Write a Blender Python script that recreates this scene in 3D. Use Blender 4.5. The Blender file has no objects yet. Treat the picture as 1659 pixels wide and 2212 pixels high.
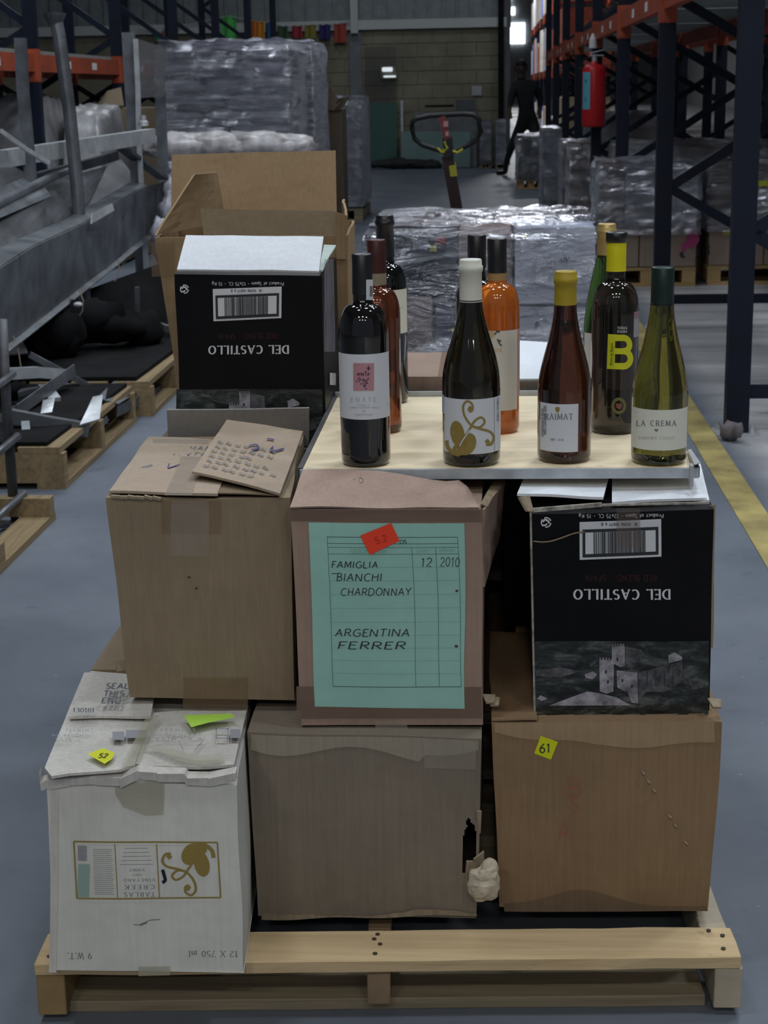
import bpy, bmesh, math, random
from mathutils import Vector, Matrix, noise

# ------------------------------------------------------------------ camera, world, lights, exposure
W, H, FPX, CH = 1659, 2212, 3500.0, 1.33
YAW, PITCH, ROLL = math.radians(3.7657), math.radians(14.5987), math.radians(-1.1)
_f = Vector((-math.sin(YAW) * math.cos(PITCH), math.cos(YAW) * math.cos(PITCH), -math.sin(PITCH)))
_r = Vector((math.cos(YAW), math.sin(YAW), 0.0))
_u = _r.cross(_f)
CR = math.cos(ROLL) * _r + math.sin(ROLL) * _u
CU = -math.sin(ROLL) * _r + math.cos(ROLL) * _u
EYE = Vector((0, 0, CH))
scene = bpy.context.scene
COL = scene.collection
cam_data = bpy.data.cameras.new('camera')
cam = bpy.data.objects.new('camera', cam_data)
COL.objects.link(cam)
mw = Matrix((CR, CU, -_f)).transposed().to_4x4()
mw.translation = EYE
cam.matrix_world = mw
cam_data.sensor_fit = 'HORIZONTAL'
cam_data.sensor_width = 36.0
cam_data.lens = FPX / W * 36.0
cam_data.clip_end = 400
cam_data.dof.use_dof = True
cam_data.dof.focus_distance = 2.35
cam_data.dof.aperture_fstop = 24
scene.camera = cam

scene.view_settings.view_transform = 'Standard'
scene.view_settings.look = 'None'
scene.view_settings.gamma = 1.0
scene.view_settings.use_curve_mapping = False
scene.view_settings.exposure = -0.28

world = bpy.data.worlds.new('world')
scene.world = world
world.use_nodes = True
bg = world.node_tree.nodes['Background']
bg.inputs[0].default_value = (0.70, 0.78, 0.94, 1)
bg.inputs[1].default_value = 0.21

def lamp(x, y, z, sx, sy, watts, col=(0.86, 0.93, 1.0)):
    """a high-bay luminaire or an added fill lamp: housing, hanging rod and the area light under it"""
    t = bpy.data.objects.new('ceiling_lamp', None)
    COL.objects.link(t)
    t.location = (x, y, z)
    t['label'] = 'rectangular high bay lamp, or an added fill lamp, hanging from the warehouse roof'
    t['category'] = 'lamp'
    t['group'] = 'high bay lamps under the roof'
    me = bpy.data.meshes.new('housing')
    bm = bmesh.new()
    bmesh.ops.create_cube(bm, size=1, matrix=Matrix.Translation((0, 0, 0.09)) @ Matrix.Diagonal((sx + 0.06, sy + 0.06, 0.14, 1)))
    bmesh.ops.create_cube(bm, size=1, matrix=Matrix.Translation((0, 0, 0.55)) @ Matrix.Diagonal((0.02, 0.02, 0.8, 1)))
    bm.to_mesh(me)
    bm.free()
    o = bpy.data.objects.new('housing', me)
    COL.objects.link(o)
    o.parent = t
    me.materials.append(LAMP_HOUSING)
    L = bpy.data.lights.new('bulb', 'AREA')
    L.shape = 'RECTANGLE'
    L.size, L.size_y = sx, sy
    L.energy = watts
    L.color = col
    lo = bpy.data.objects.new('bulb', L)
    COL.objects.link(lo)
    lo.parent = t
    return t

LAMP_HOUSING = bpy.data.materials.new('lamp_housing')
LAMP_HOUSING.use_nodes = True
for ly in (1.2, 5.5, 10, 15, 20, 25):
    lamp(-1.9, ly, 7.5, 0.9, 0.6, {1.2: 115, 5.5: 60, 10: 80}.get(ly, 70))
    lamp(3.9, ly, 7.5, 0.9, 0.6, {1.2: 130, 5.5: 140, 10: 110}.get(ly, 70))
for lx in (-2.2, 0.1, 2.4):  # unseen fill lamps behind the camera, added to brighten the front faces
    lamp(lx, -3.4, 5.4, 0.6, 0.35, 65, (1.0, 0.97, 0.90))
    lamp(lx, -6.4, 5.4, 0.6, 0.35, 70, (1.0, 0.97, 0.90))
lamp(0.9, 3.4, 7.2, 0.9, 0.6, 110)  # added to brighten the front of the near wrapped load
lamp(1.9, 7.6, 7.2, 0.9, 0.6, 200)  # added to light the wrapped loads on the right
lamp(-2.9, 9.0, 7.2, 0.9, 0.6, 110)
lamp(1.3, 12.5, 8.2, 0.9, 0.6, 50)
for ly in (36, 44, 52, 62, 72, 84, 96, 108):
    lamp(1.15, ly, 5.6, 0.5, 0.9, 420, (0.95, 0.97, 1.0))

# ------------------------------------------------------------------ helpers
def P(px, py, y=None, z=None):
    """point of the world seen at a photo pixel, at depth y or height z"""
    d = _f + (px - W / 2) / FPX * CR - (py - H / 2) / FPX * CU
    t = y / d.y if y is not None else (z - CH) / d.z
    return EYE + t * d

def wloc(o):
    v = Vector((0, 0, 0))
    while o is not None:
        v += o.location
        o = o.parent
    return v

def thing(name, loc, label, cat, group=None):
    o = bpy.data.objects.new(name, None)
    o.empty_display_size = 0.05
    COL.objects.link(o)
    o.location = loc
    o['label'] = label
    o['category'] = cat
    if group:
        o['group'] = group
    return o

def tag(o, label, cat, group=None):
    o['label'] = label
    o['category'] = cat
    if group:
        o['group'] = group
    return o

SMALL = ('print', 'lettering', 'writing', 'barcode', 'lines', 'code', 'castle', 'tear', 'tick', 'drawing', 'bolt', 'shelf_label', 'end_plate', 'spot', 'puncture', 'torn_corner', 'worn_edge', 'scuff', 'crushed_edge', 'slot', 'floral', 'metal_rim', 'side_rim', 'stencil')
class MB:
    def __init__(s):
        s.v, s.f, s.m = [], [], []
    def add(s, vs, fs, mi=0):
        n = len(s.v)
        s.v += [Vector(v) for v in vs]
        s.f += [tuple(n + i for i in f) for f in fs]
        s.m += [mi] * len(fs)
        return s
    def hexa(s, b, t, mi=0):
        """b: 4 bottom corners ccw, t: 4 top corners"""
        return s.add(list(b) + list(t), [(3, 2, 1, 0), (4, 5, 6, 7), (0, 1, 5, 4), (1, 2, 6, 5), (2, 3, 7, 6), (3, 0, 4, 7)], mi)
    def box(s, x0, x1, y0, y1, z0, z1, mi=0):
        return s.hexa([(x0, y0, z0), (x1, y0, z0), (x1, y1, z0), (x0, y1, z0)], [(x0, y0, z1), (x1, y0, z1), (x1, y1, z1), (x0, y1, z1)], mi)
    def rbox(s, c, size, rz=0, mi=0):
        cx, cy, cz = c
        hx, hy, hz = size[0] / 2, size[1] / 2, size[2] / 2
        ca, sa = math.cos(rz), math.sin(rz)
        q = [(cx + x * ca - y * sa, cy + x * sa + y * ca) for x, y in ((-hx, -hy), (hx, -hy), (hx, hy), (-hx, hy))]
        return s.hexa([(x, y, cz - hz) for x, y in q], [(x, y, cz + hz) for x, y in q], mi)
    def bar(s, p, q, w, h, up=(0, 0, 1), mi=0):
        """rectangular bar from p to q, w sideways, h along up"""
        p, q = Vector(p), Vector(q)
        d = (q - p).normalized()
        up = Vector(up)
        if abs(d.dot(up)) > 0.98:
            up = Vector((0, 1, 0))
        a = d.cross(up).normalized() * w / 2
        b = a.cross(d).normalized() * h / 2
        return s.hexa([p - a - b, p + a - b, p + a + b, p - a + b], [q - a - b, q + a - b, q + a + b, q - a + b], mi)
    def angle(s, p, q, w, t=0.004, up=(0, 0, 1)):
        """steel angle profile"""
        p, q = Vector(p), Vector(q)
        d = (q - p).normalized()
        up = Vector(up)
        if abs(d.dot(up)) > 0.98:
            up = Vector((0, 1, 0))
        a = d.cross(up).normalized()
        b = a.cross(d).normalized()
        s.bar(p, q, w, t, up)
        return s.bar(p + a * (w / 2) + b * w / 2, q + a * (w / 2) + b * w / 2, t, w, up)
    def tube(s, pts, r, n=8, caps=True, closed=False, mi=0):
        pts = [Vector(p) for p in pts]
        rings = []
        m = len(pts)
        for i, p in enumerate(pts):
            a = pts[i - 1] if (i > 0 or closed) else p
            b = pts[(i + 1) % m] if (i < m - 1 or closed) else p
            d = (b - a).normalized()
            up = Vector((0, 0, 1)) if abs(d.z) < 0.95 else Vector((0, 1, 0))
            x = d.cross(up).normalized()
            y = x.cross(d)
            rr = r[i] if isinstance(r, (list, tuple)) else r
            rings.append([p + (x * math.cos(2 * math.pi * k / n) + y * math.sin(2 * math.pi * k / n)) * rr for k in range(n)])
        fs = []
        for i in range(m if closed else m - 1):
            j = (i + 1) % m
            for k in range(n):
                fs.append((i * n + k, i * n + (k + 1) % n, j * n + (k + 1) % n, j * n + k))
        if caps and not closed:
            fs.append(tuple(range(n))[::-1])
            fs.append(tuple((m - 1) * n + k for k in range(n)))
        return s.add([v for r_ in rings for v in r_], fs, mi)
    def lathe(s, prof, c, n=40, mi=0, cap0=True, cap1=True):
        vs, fs = [], []
        for (r, z) in prof:
            for k in range(n):
                a = 2 * math.pi * k / n
                vs.append((c[0] + r * math.cos(a), c[1] + r * math.sin(a), c[2] + z))
        for i in range(len(prof) - 1):
            for k in range(n):
                fs.append((i * n + k, i * n + (k + 1) % n, (i + 1) * n + (k + 1) % n, (i + 1) * n + k))
        if cap0:
            fs.append(tuple(range(n))[::-1])
        if cap1:
            fs.append(tuple((len(prof) - 1) * n + k for k in range(n)))
        return s.add(vs, fs, mi)
    def grid(s, fn, nu, nv, skip=None, mi=0):
        vs = [fn(i / nu, j / nv) for j in range(nv + 1) for i in range(nu + 1)]
        fs = []
        for j in range(nv):
            for i in range(nu):
                if skip and skip((i + .5) / nu, (j + .5) / nv):
                    continue
                a = j * (nu + 1) + i
                fs.append((a, a + 1, a + nu + 2, a + nu + 1))
        return s.add(vs, fs, mi)
    def poly(s, pts, mi=0):
        return s.add(pts, [tuple(range(len(pts)))], mi)
    def slab(s, c, th, n=6):
        """thin panel through 4 corners (ccw), thickness th along its normal, slightly wavy"""
        c = [Vector(x) for x in c]
        nrm = (c[1] - c[0]).cross(c[3] - c[0]).normalized() * th
        def fn(off):
            def g(u, v):
                p = (c[0] * (1 - u) + c[1] * u) * (1 - v) + (c[3] * (1 - u) + c[2] * u) * v
                return p + nrm.normalized() * noise.noise(p * 11) * 0.004 + off
            return g
        n0 = len(s.v)
        s.grid(fn(nrm * 0), n, n)
        s.grid(fn(nrm), n, n)
        N = (n + 1) * (n + 1)
        e = []
        for i in range(n):
            e += [(i, i + 1), (n * (n + 1) + i + 1, n * (n + 1) + i), ((i + 1) * (n + 1), i * (n + 1)), (i * (n + 1) + n, (i + 1) * (n + 1) + n)]
        for a, b in e:
            s.f.append((n0 + a, n0 + b, n0 + b + N, n0 + a + N))
            s.m.append(0)
        return s
    def build(s, name, m, parent=None, smooth=False, origin=None, bevel=0, recalc=True, kind=None):
        me = bpy.data.meshes.new(name)
        if parent is not None:
            base = wloc(parent)
            o_loc = Vector((0, 0, 0))
        else:
            if origin is None:
                mn = [min(v[i] for v in s.v) for i in range(3)]
                mx = [max(v[i] for v in s.v) for i in range(3)]
                origin = ((mn[0] + mx[0]) / 2, (mn[1] + mx[1]) / 2, mn[2])
            base = Vector(origin)
            o_loc = base
        me.from_pydata([tuple(v - base) for v in s.v], [], s.f)
        me.polygons.foreach_set('material_index', s.m)
        if recalc:
            bm = bmesh.new()
            bm.from_mesh(me)
            bmesh.ops.recalc_face_normals(bm, faces=bm.faces)
            bm.to_mesh(me)
            bm.free()
        if smooth:
            me.polygons.foreach_set('use_smooth', [True] * len(me.polygons))
        for x in (m if isinstance(m, (list, tuple)) else [m]):
            me.materials.append(x)
        me.update()
        o = bpy.data.objects.new(name, me)
        COL.objects.link(o)
        o.location = o_loc
        if parent is not None:
            o.parent = parent
        if smooth == 'auto':
            try:
                me.shade_auto_smooth
            except Exception:
                pass
        if bevel:
            b = o.modifiers.new('bevel', 'BEVEL')
            b.width = bevel
            b.segments = 2
            b.limit_method = 'ANGLE'
        if kind or any(w_ in name for w_ in SMALL):
            o['kind'] = kind or 'stuff'
        return o

def copy_tree(o, parent=None):
    c = o.copy()
    COL.objects.link(c)
    c.parent = parent
    for ch in list(o.children):
        copy_tree(ch, c)
    return c

# ------------------------------------------------------------------ materials
def new_mat(name):
    m = bpy.data.materials.new(name)
    m.use_nodes = True
    nt = m.node_tree
    b = nt.nodes['Principled BSDF']
    return m, nt, b

def nn(nt, t, **kw):
    n = nt.nodes.new(t)
    for k, v in kw.items():
        if k in n.inputs.keys():
            n.inputs[k].default_value = v
        else:
            setattr(n, k, v)
    return n

def mat(name, col, rough=0.6, metal=0.0, var=0.12, scale=6.0, bump=0.0, bscale=60.0, spec=0.4, stretch=(1, 1, 1), col2=None, spots=0.0, spot_scale=14.0, coat=0.0):
    """principled with noise variation between two colours, fine bump and optional dark stains"""
    m, nt, b = new_mat(name)
    L = nt.links.new
    b.inputs['Roughness'].default_value = rough
    b.inputs['Metallic'].default_value = metal
    b.inputs['Specular IOR Level'].default_value = spec
    b.inputs['Coat Weight'].default_value = coat
    tc = nn(nt, 'ShaderNodeTexCoord')
    mp = nn(nt, 'ShaderNodeMapping')
    mp.inputs['Scale'].default_value = stretch
    L(tc.outputs['Object'], mp.inputs['Vector'])
    n1 = nn(nt, 'ShaderNodeTexNoise', Scale=scale, Detail=6.0, Roughness=0.6)
    L(mp.outputs[0], n1.inputs['Vector'])
    cr = nn(nt, 'ShaderNodeValToRGB')
    c2 = col2 or tuple(c * (1 - var * 2) for c in col)
    c1 = col if col2 else tuple(min(1, c * (1 + var)) for c in col)
    cr.color_ramp.elements[0].position = 0.32
    cr.color_ramp.elements[1].position = 0.68
    cr.color_ramp.elements[0].color = (*c2, 1)
    cr.color_ramp.elements[1].color = (*c1, 1)
    L(n1.outputs['Fac'], cr.inputs[0])
    out = cr.outputs[0]
    if spots:
        n2 = nn(nt, 'ShaderNodeTexNoise', Scale=spot_scale, Detail=8.0, Roughness=0.7)
        L(tc.outputs['Object'], n2.inputs['Vector'])
        r2 = nn(nt, 'ShaderNodeValToRGB')
        r2.color_ramp.elements[0].position = 0.58
        r2.color_ramp.elements[1].position = 0.74
        L(n2.outputs['Fac'], r2.inputs[0])
        mm = nn(nt, 'ShaderNodeMath', operation='MULTIPLY')
        mm.inputs[1].default_value = spots
        L(r2.outputs[0], mm.inputs[0])
        mx = nn(nt, 'ShaderNodeMix', data_type='RGBA')
        L(mm.outputs[0], mx.inputs['Factor'])
        L(out, mx.inputs['A'])
        mx.inputs['B'].default_value = (*[c * 0.35 for c in col], 1)
        out = mx.outputs['Result']
    L(out, b.inputs['Base Color'])
    if bump:
        n3 = nn(nt, 'ShaderNodeTexNoise', Scale=bscale, Detail=4.0)
        L(mp.outputs[0], n3.inputs['Vector'])
        bp = nn(nt, 'ShaderNodeBump', Strength=bump, Distance=0.004)
        L(n3.outputs['Fac'], bp.inputs['Height'])
        L(bp.outputs[0], b.inputs['Normal'])
    return m

def flat(name, col, rough=0.6, metal=0.0, spec=0.3):
    m, nt, b = new_mat(name)
    b.inputs['Base Color'].default_value = (*col, 1)
    b.inputs['Roughness'].default_value = rough
    b.inputs['Metallic'].default_value = metal
    b.inputs['Specular IOR Level'].default_value = spec
    return m

def cardboard(name, col, col2=None, flute=0.25, rough=0.8, stain=0.35):
    m, nt, b = new_mat(name)
    L = nt.links.new
    b.inputs['Roughness'].default_value = rough
    b.inputs['Specular IOR Level'].default_value = 0.2
    tc = nn(nt, 'ShaderNodeTexCoord')
    n1 = nn(nt, 'ShaderNodeTexNoise', Scale=5.0, Detail=7.0, Roughness=0.65)
    L(tc.outputs['Object'], n1.inputs['Vector'])
    cr = nn(nt, 'ShaderNodeValToRGB')
    cr.color_ramp.elements[0].position = 0.3
    cr.color_ramp.elements[1].position = 0.7
    c2 = col2 or tuple(c * 0.8 for c in col)
    cr.color_ramp.elements[0].color = (*c2, 1)
    cr.color_ramp.elements[1].color = (*col, 1)
    L(n1.outputs['Fac'], cr.inputs[0])
    mp = nn(nt, 'ShaderNodeMapping')
    mp.inputs['Scale'].default_value = (110, 110, 3)
    L(tc.outputs['Object'], mp.inputs['Vector'])
    n2 = nn(nt, 'ShaderNodeTexNoise', Scale=1.6, Detail=3.0)
    L(mp.outputs[0], n2.inputs['Vector'])
    mr = nn(nt, 'ShaderNodeMapRange')
    mr.inputs['From Min'].default_value = 0.3
    mr.inputs['From Max'].default_value = 0.7
    mr.inputs['To Min'].default_value = 1 - stain * 0.35
    mr.inputs['To Max'].default_value = 1.0
    L(n2.outputs['Fac'], mr.inputs['Value'])
    mx = nn(nt, 'ShaderNodeMix', data_type='RGBA', blend_type='MULTIPLY')
    mx.inputs['Factor'].default_value = 1
    L(cr.outputs[0], mx.inputs['A'])
    L(mr.outputs[0], mx.inputs['B'])
    L(mx.outputs['Result'], b.inputs['Base Color'])
    bp = nn(nt, 'ShaderNodeBump', Strength=flute, Distance=0.0015)
    L(n2.outputs['Fac'], bp.inputs['Height'])
    n4 = nn(nt, 'ShaderNodeTexNoise', Scale=9.0, Detail=3.0)
    L(tc.outputs['Object'], n4.inputs['Vector'])
    b2 = nn(nt, 'ShaderNodeBump', Strength=0.35, Distance=0.012)
    L(n4.outputs['Fac'], b2.inputs['Height'])
    L(bp.outputs[0], b2.inputs['Normal'])
    L(b2.outputs[0], b.inputs['Normal'])
    return m

def film_mat(name, col=(0.85, 0.88, 0.95), low=0.12, high=0.85, rough=0.22, scale=(3, 3, 14), sc=2.2, bumpd=0.22):
    """stretch film: see-through with creased glossy streaks"""
    m, nt, b = new_mat(name)
    L = nt.links.new
    b.inputs['Base Color'].default_value = (*col, 1)
    b.inputs['Roughness'].default_value = rough
    b.inputs['Specular IOR Level'].default_value = 1.0
    tc = nn(nt, 'ShaderNodeTexCoord')
    mp = nn(nt, 'ShaderNodeMapping')
    mp.inputs['Scale'].default_value = scale
    mp.inputs['Rotation'].default_value = (0.15, 0.35, 0.1)
    L(tc.outputs['Object'], mp.inputs['Vector'])
    n = nn(nt, 'ShaderNodeTexNoise', Scale=sc, Detail=6.0, Roughness=0.62, Distortion=0.7)
    L(mp.outputs[0], n.inputs['Vector'])
    cr = nn(nt, 'ShaderNodeMapRange')
    cr.inputs['From Min'].default_value = 0.50
    cr.inputs['From Max'].default_value = 0.68
    cr.inputs['To Min'].default_value = low
    cr.inputs['To Max'].default_value = high
    L(n.outputs['Fac'], cr.inputs['Value'])
    bp = nn(nt, 'ShaderNodeBump', Strength=1.0, Distance=bumpd)
    L(n.outputs['Fac'], bp.inputs['Height'])
    L(bp.outputs[0], b.inputs['Normal'])
    tr = nn(nt, 'ShaderNodeBsdfTransparent')
    mx = nn(nt, 'ShaderNodeMixShader')
    L(cr.outputs[0], mx.inputs[0])
    L(tr.outputs[0], mx.inputs[1])
    L(b.outputs[0], mx.inputs[2])
    gl = nn(nt, 'ShaderNodeBsdfGlossy')
    gl.inputs['Roughness'].default_value = max(rough, 0.2)
    gl.inputs['Color'].default_value = (0.9, 0.92, 1, 1)
    L(bp.outputs[0], gl.inputs['Normal'])
    fr = nn(nt, 'ShaderNodeFresnel')
    fr.inputs['IOR'].default_value = 1.6
    L(bp.outputs[0], fr.inputs['Normal'])
    fm = nn(nt, 'ShaderNodeMath', operation='MULTIPLY_ADD')
    fm.inputs[1].default_value = 1.6
    fm.inputs[2].default_value = 0.07
    fm.use_clamp = True
    L(fr.outputs[0], fm.inputs[0])
    m2 = nn(nt, 'ShaderNodeMixShader')
    L(fm.outputs[0], m2.inputs[0])
    L(mx.outputs[0], m2.inputs[1])
    L(gl.outputs[0], m2.inputs[2])
    L(m2.outputs[0], nt.nodes['Material Output'].inputs['Surface'])
    return m

def tape_mat(name, col, a=0.5, rough=0.18):
    m, nt, b = new_mat(name)
    L = nt.links.new
    b.inputs['Base Color'].default_value = (*col, 1)
    b.inputs['Roughness'].default_value = rough
    tc = nn(nt, 'ShaderNodeTexCoord')
    n = nn(nt, 'ShaderNodeTexNoise', Scale=22.0, Detail=1.0)
    L(tc.outputs['Object'], n.inputs['Vector'])
    bp = nn(nt, 'ShaderNodeBump', Strength=0.6, Distance=0.006)
    L(n.outputs['Fac'], bp.inputs['Height'])
    L(bp.outputs[0], b.inputs['Normal'])
    tr = nn(nt, 'ShaderNodeBsdfTransparent')
    mx = nn(nt, 'ShaderNodeMixShader')
    mx.inputs[0].default_value = a
    L(tr.outputs[0], mx.inputs[1])
    L(b.outputs[0], mx.inputs[2])
    L(mx.outputs[0], nt.nodes['Material Output'].inputs['Surface'])
    return m

def glass_mat(name, col, trans=1.0, rough=0.02, ior=1.36):
    m, nt, b = new_mat(name)
    b.inputs['Base Color'].default_value = (*col, 1)
    b.inputs['Roughness'].default_value = rough
    b.inputs['IOR'].default_value = ior
    b.inputs['Transmission Weight'].default_value = trans
    b.inputs['Coat Weight'].default_value = 0.6
    b.inputs['Coat Roughness'].default_value = 0.02
    return m

def pane_mat(name, col, alpha=0.45):
    return tape_mat(name, col, alpha, 0.05)

def wood(name, c1, c2, axis='X', rough=0.75):
    m, nt, b = new_mat(name)
    L = nt.links.new
    b.inputs['Roughness'].default_value = rough
    b.inputs['Specular IOR Level'].default_value = 0.25
    tc = nn(nt, 'ShaderNodeTexCoord')
    mp = nn(nt, 'ShaderNodeMapping')
    mp.inputs['Scale'].default_value = {'X': (1.2, 26, 26), 'Y': (26, 1.2, 26), 'N': (2, 2, 2)}[axis]
    L(tc.outputs['Object'], mp.inputs['Vector'])
    n = nn(nt, 'ShaderNodeTexNoise', Scale=2.2, Detail=6.0, Roughness=0.6, Distortion=0.5)
    L(mp.outputs[0], n.inputs['Vector'])
    cr = nn(nt, 'ShaderNodeValToRGB')
    cr.color_ramp.elements[0].position = 0.3
    cr.color_ramp.elements[1].position = 0.66
    cr.color_ramp.elements[0].color = (*c2, 1)
    cr.color_ramp.elements[1].color = (*c1, 1)
    L(n.outputs['Fac'], cr.inputs[0])
    n2 = nn(nt, 'ShaderNodeTexNoise', Scale=9.0, Detail=6.0, Roughness=0.7)
    L(tc.outputs['Object'], n2.inputs['Vector'])
    r2 = nn(nt, 'ShaderNodeValToRGB')
    r2.color_ramp.elements[0].position = 0.62
    r2.color_ramp.elements[1].position = 0.78
    L(n2.outputs['Fac'], r2.inputs[0])
    mx = nn(nt, 'ShaderNodeMix', data_type='RGBA')
    L(r2.outputs[0], mx.inputs['Factor'])
    L(cr.outputs[0], mx.inputs['A'])
    mx.inputs['B'].default_value = (*[c * 0.4 for c in c2], 1)
    L(mx.outputs['Result'], b.inputs['Base Color'])
    bp = nn(nt, 'ShaderNodeBump', Strength=0.4, Distance=0.003)
    L(n.outputs['Fac'], bp.inputs['Height'])
    L(bp.outputs[0], b.inputs['Normal'])
    return m

LAMP_HOUSING.node_tree.nodes['Principled BSDF'].inputs['Base Color'].default_value = (0.4, 0.4, 0.4, 1)

K_TAN = cardboard('kraft_tan', (0.30, 0.235, 0.155), (0.25, 0.195, 0.13))
K_BROWN = cardboard('kraft_brown', (0.29, 0.19, 0.105), (0.235, 0.155, 0.09))
K_PINK = cardboard('kraft_pink', (0.36, 0.255, 0.205), (0.28, 0.20, 0.155))
K_GREY = cardboard('kraft_grey', (0.235, 0.198, 0.155), (0.19, 0.158, 0.125))
K_OPEN = cardboard('kraft_open', (0.33, 0.225, 0.125), (0.27, 0.185, 0.105))
K_INNER = cardboard('kraft_inner', (0.22, 0.165, 0.10), (0.17, 0.125, 0.08))
K_EDGE = cardboard('kraft_edge', (0.37, 0.30, 0.21), (0.27, 0.21, 0.14), stain=0.9)
K_FLAPGREY = cardboard('grey_liner', (0.33, 0.32, 0.31), (0.27, 0.26, 0.25))
K_WHITE = cardboard('white_board', (0.66, 0.66, 0.62), (0.55, 0.55, 0.51), stain=0.2)
K_WHITEDIRT = cardboard('white_board_worn', (0.68, 0.66, 0.62), (0.50, 0.48, 0.44), stain=0.5)
K_LINER = cardboard('white_liner', (0.80, 0.84, 0.90), (0.72, 0.76, 0.82), stain=0.2)
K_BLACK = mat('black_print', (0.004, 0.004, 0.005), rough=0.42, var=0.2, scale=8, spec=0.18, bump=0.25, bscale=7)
TAPE_BROWN = tape_mat('tape_brown', (0.28, 0.185, 0.10), 0.38)
TAPE_CLEAR = tape_mat('tape_clear', (0.45, 0.40, 0.34), 0.32)
TAPE_OLD = tape_mat('tape_old', (0.42, 0.40, 0.30), 0.5, 0.4)
INK = flat('ink_dark', (0.03, 0.035, 0.04), 0.7)
INK_GREY = flat('ink_grey', (0.16, 0.165, 0.18), 0.8)
INK_PALE = flat('ink_pale', (0.42, 0.43, 0.44), 0.8)
INK_BLUE = flat('ink_blue', (0.06, 0.05, 0.16), 0.7)
INK_WHITE = flat('ink_white', (0.62, 0.64, 0.68), 0.5)
INK_RED = flat('ink_red', (0.045, 0.010, 0.010), 0.5)
INK_GOLD = flat('ink_gold', (0.27, 0.20, 0.055), 0.4)
FORM_GREEN = cardboard('form_paper', (0.32, 0.56, 0.49), (0.28, 0.51, 0.445), flute=0.05, stain=0.1)
FORM_LINE = flat('form_line', (0.05, 0.10, 0.10), 0.7)
FORM_FAINT = flat('form_faint', (0.22, 0.42, 0.36), 0.7)
RED_LABEL = flat('red_sticker', (0.80, 0.06, 0.025), 0.5)
RED_INK = flat('red_sticker_ink', (0.42, 0.02, 0.02), 0.6)
YEL_LABEL = flat('yellow_sticker', (0.62, 0.66, 0.01), 0.5)
LIME_LABEL = flat('lime_sticker', (0.42, 0.70, 0.09), 0.5)
PINE = wood('pine_new', (0.58, 0.44, 0.26), (0.46, 0.33, 0.18), 'X')
PINE_Y = wood('pine_y', (0.30, 0.22, 0.12), (0.19, 0.135, 0.075), 'Y')
PINE_OLD = wood('pine_old', (0.26, 0.22, 0.15), (0.17, 0.14, 0.095), 'X')
PLY = wood('pale_board', (0.82, 0.70, 0.49), (0.72, 0.60, 0.41), 'X', 0.5)
STEEL = mat('grey_steel', (0.20, 0.215, 0.235), rough=0.38, metal=0.6, var=0.25, scale=5, spots=0.5, bump=0.15, bscale=20)
STEEL_D = mat('dull_steel', (0.115, 0.12, 0.13), rough=0.55, metal=0.5, var=0.3, scale=5, spots=0.5)
STEEL_BLK_SHADE = mat('black_steel_shade', (0.009, 0.009, 0.010), rough=0.85, metal=0.0, var=0.3, spec=0.12)  # black steel; its flat sheets and panels stand for shade in the scrap heap
ALU = mat('galvanised', (0.52, 0.54, 0.56), rough=0.4, metal=0.45, var=0.15, scale=9)
ZINC = mat('pale_zinc', (0.46, 0.50, 0.54), rough=0.5, metal=0.35, var=0.12, scale=20)
BLUE = mat('rack_blue', (0.005, 0.009, 0.022), rough=0.5, spec=0.25, var=0.2, scale=4)
ORANGE = mat('rack_orange', (0.33, 0.06, 0.025), rough=0.5, var=0.15, scale=4)
DECK = mat('rack_deck', (0.27, 0.31, 0.30), rough=0.5, metal=0.3)
WHITE = flat('white_paper', (0.6, 0.6, 0.6), 0.6)
FILM = film_mat('stretch_film', (0.7, 0.72, 0.8), 0.02, 0.6, 0.14, (2.5, 2.5, 8), 2.2)
FILM_GREY = film_mat('stretch_film_grey', (0.60, 0.62, 0.70), 0.03, 0.8, 0.16, (2, 2, 14), 1.9)
FILM_FAR = film_mat('stretch_film_far', (0.62, 0.63, 0.68), 0.05, 0.4, 0.2, (3, 3, 5), 1.8)

# ------------------------------------------------------------------ lettering: a small stroke font
def arc(cx, cy, rx, ry, a0, a1, n=8):
    return [(cx + rx * math.cos(math.radians(a0 + (a1 - a0) * i / n)), cy + ry * math.sin(math.radians(a0 + (a1 - a0) * i / n))) for i in range(n + 1)]
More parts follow.
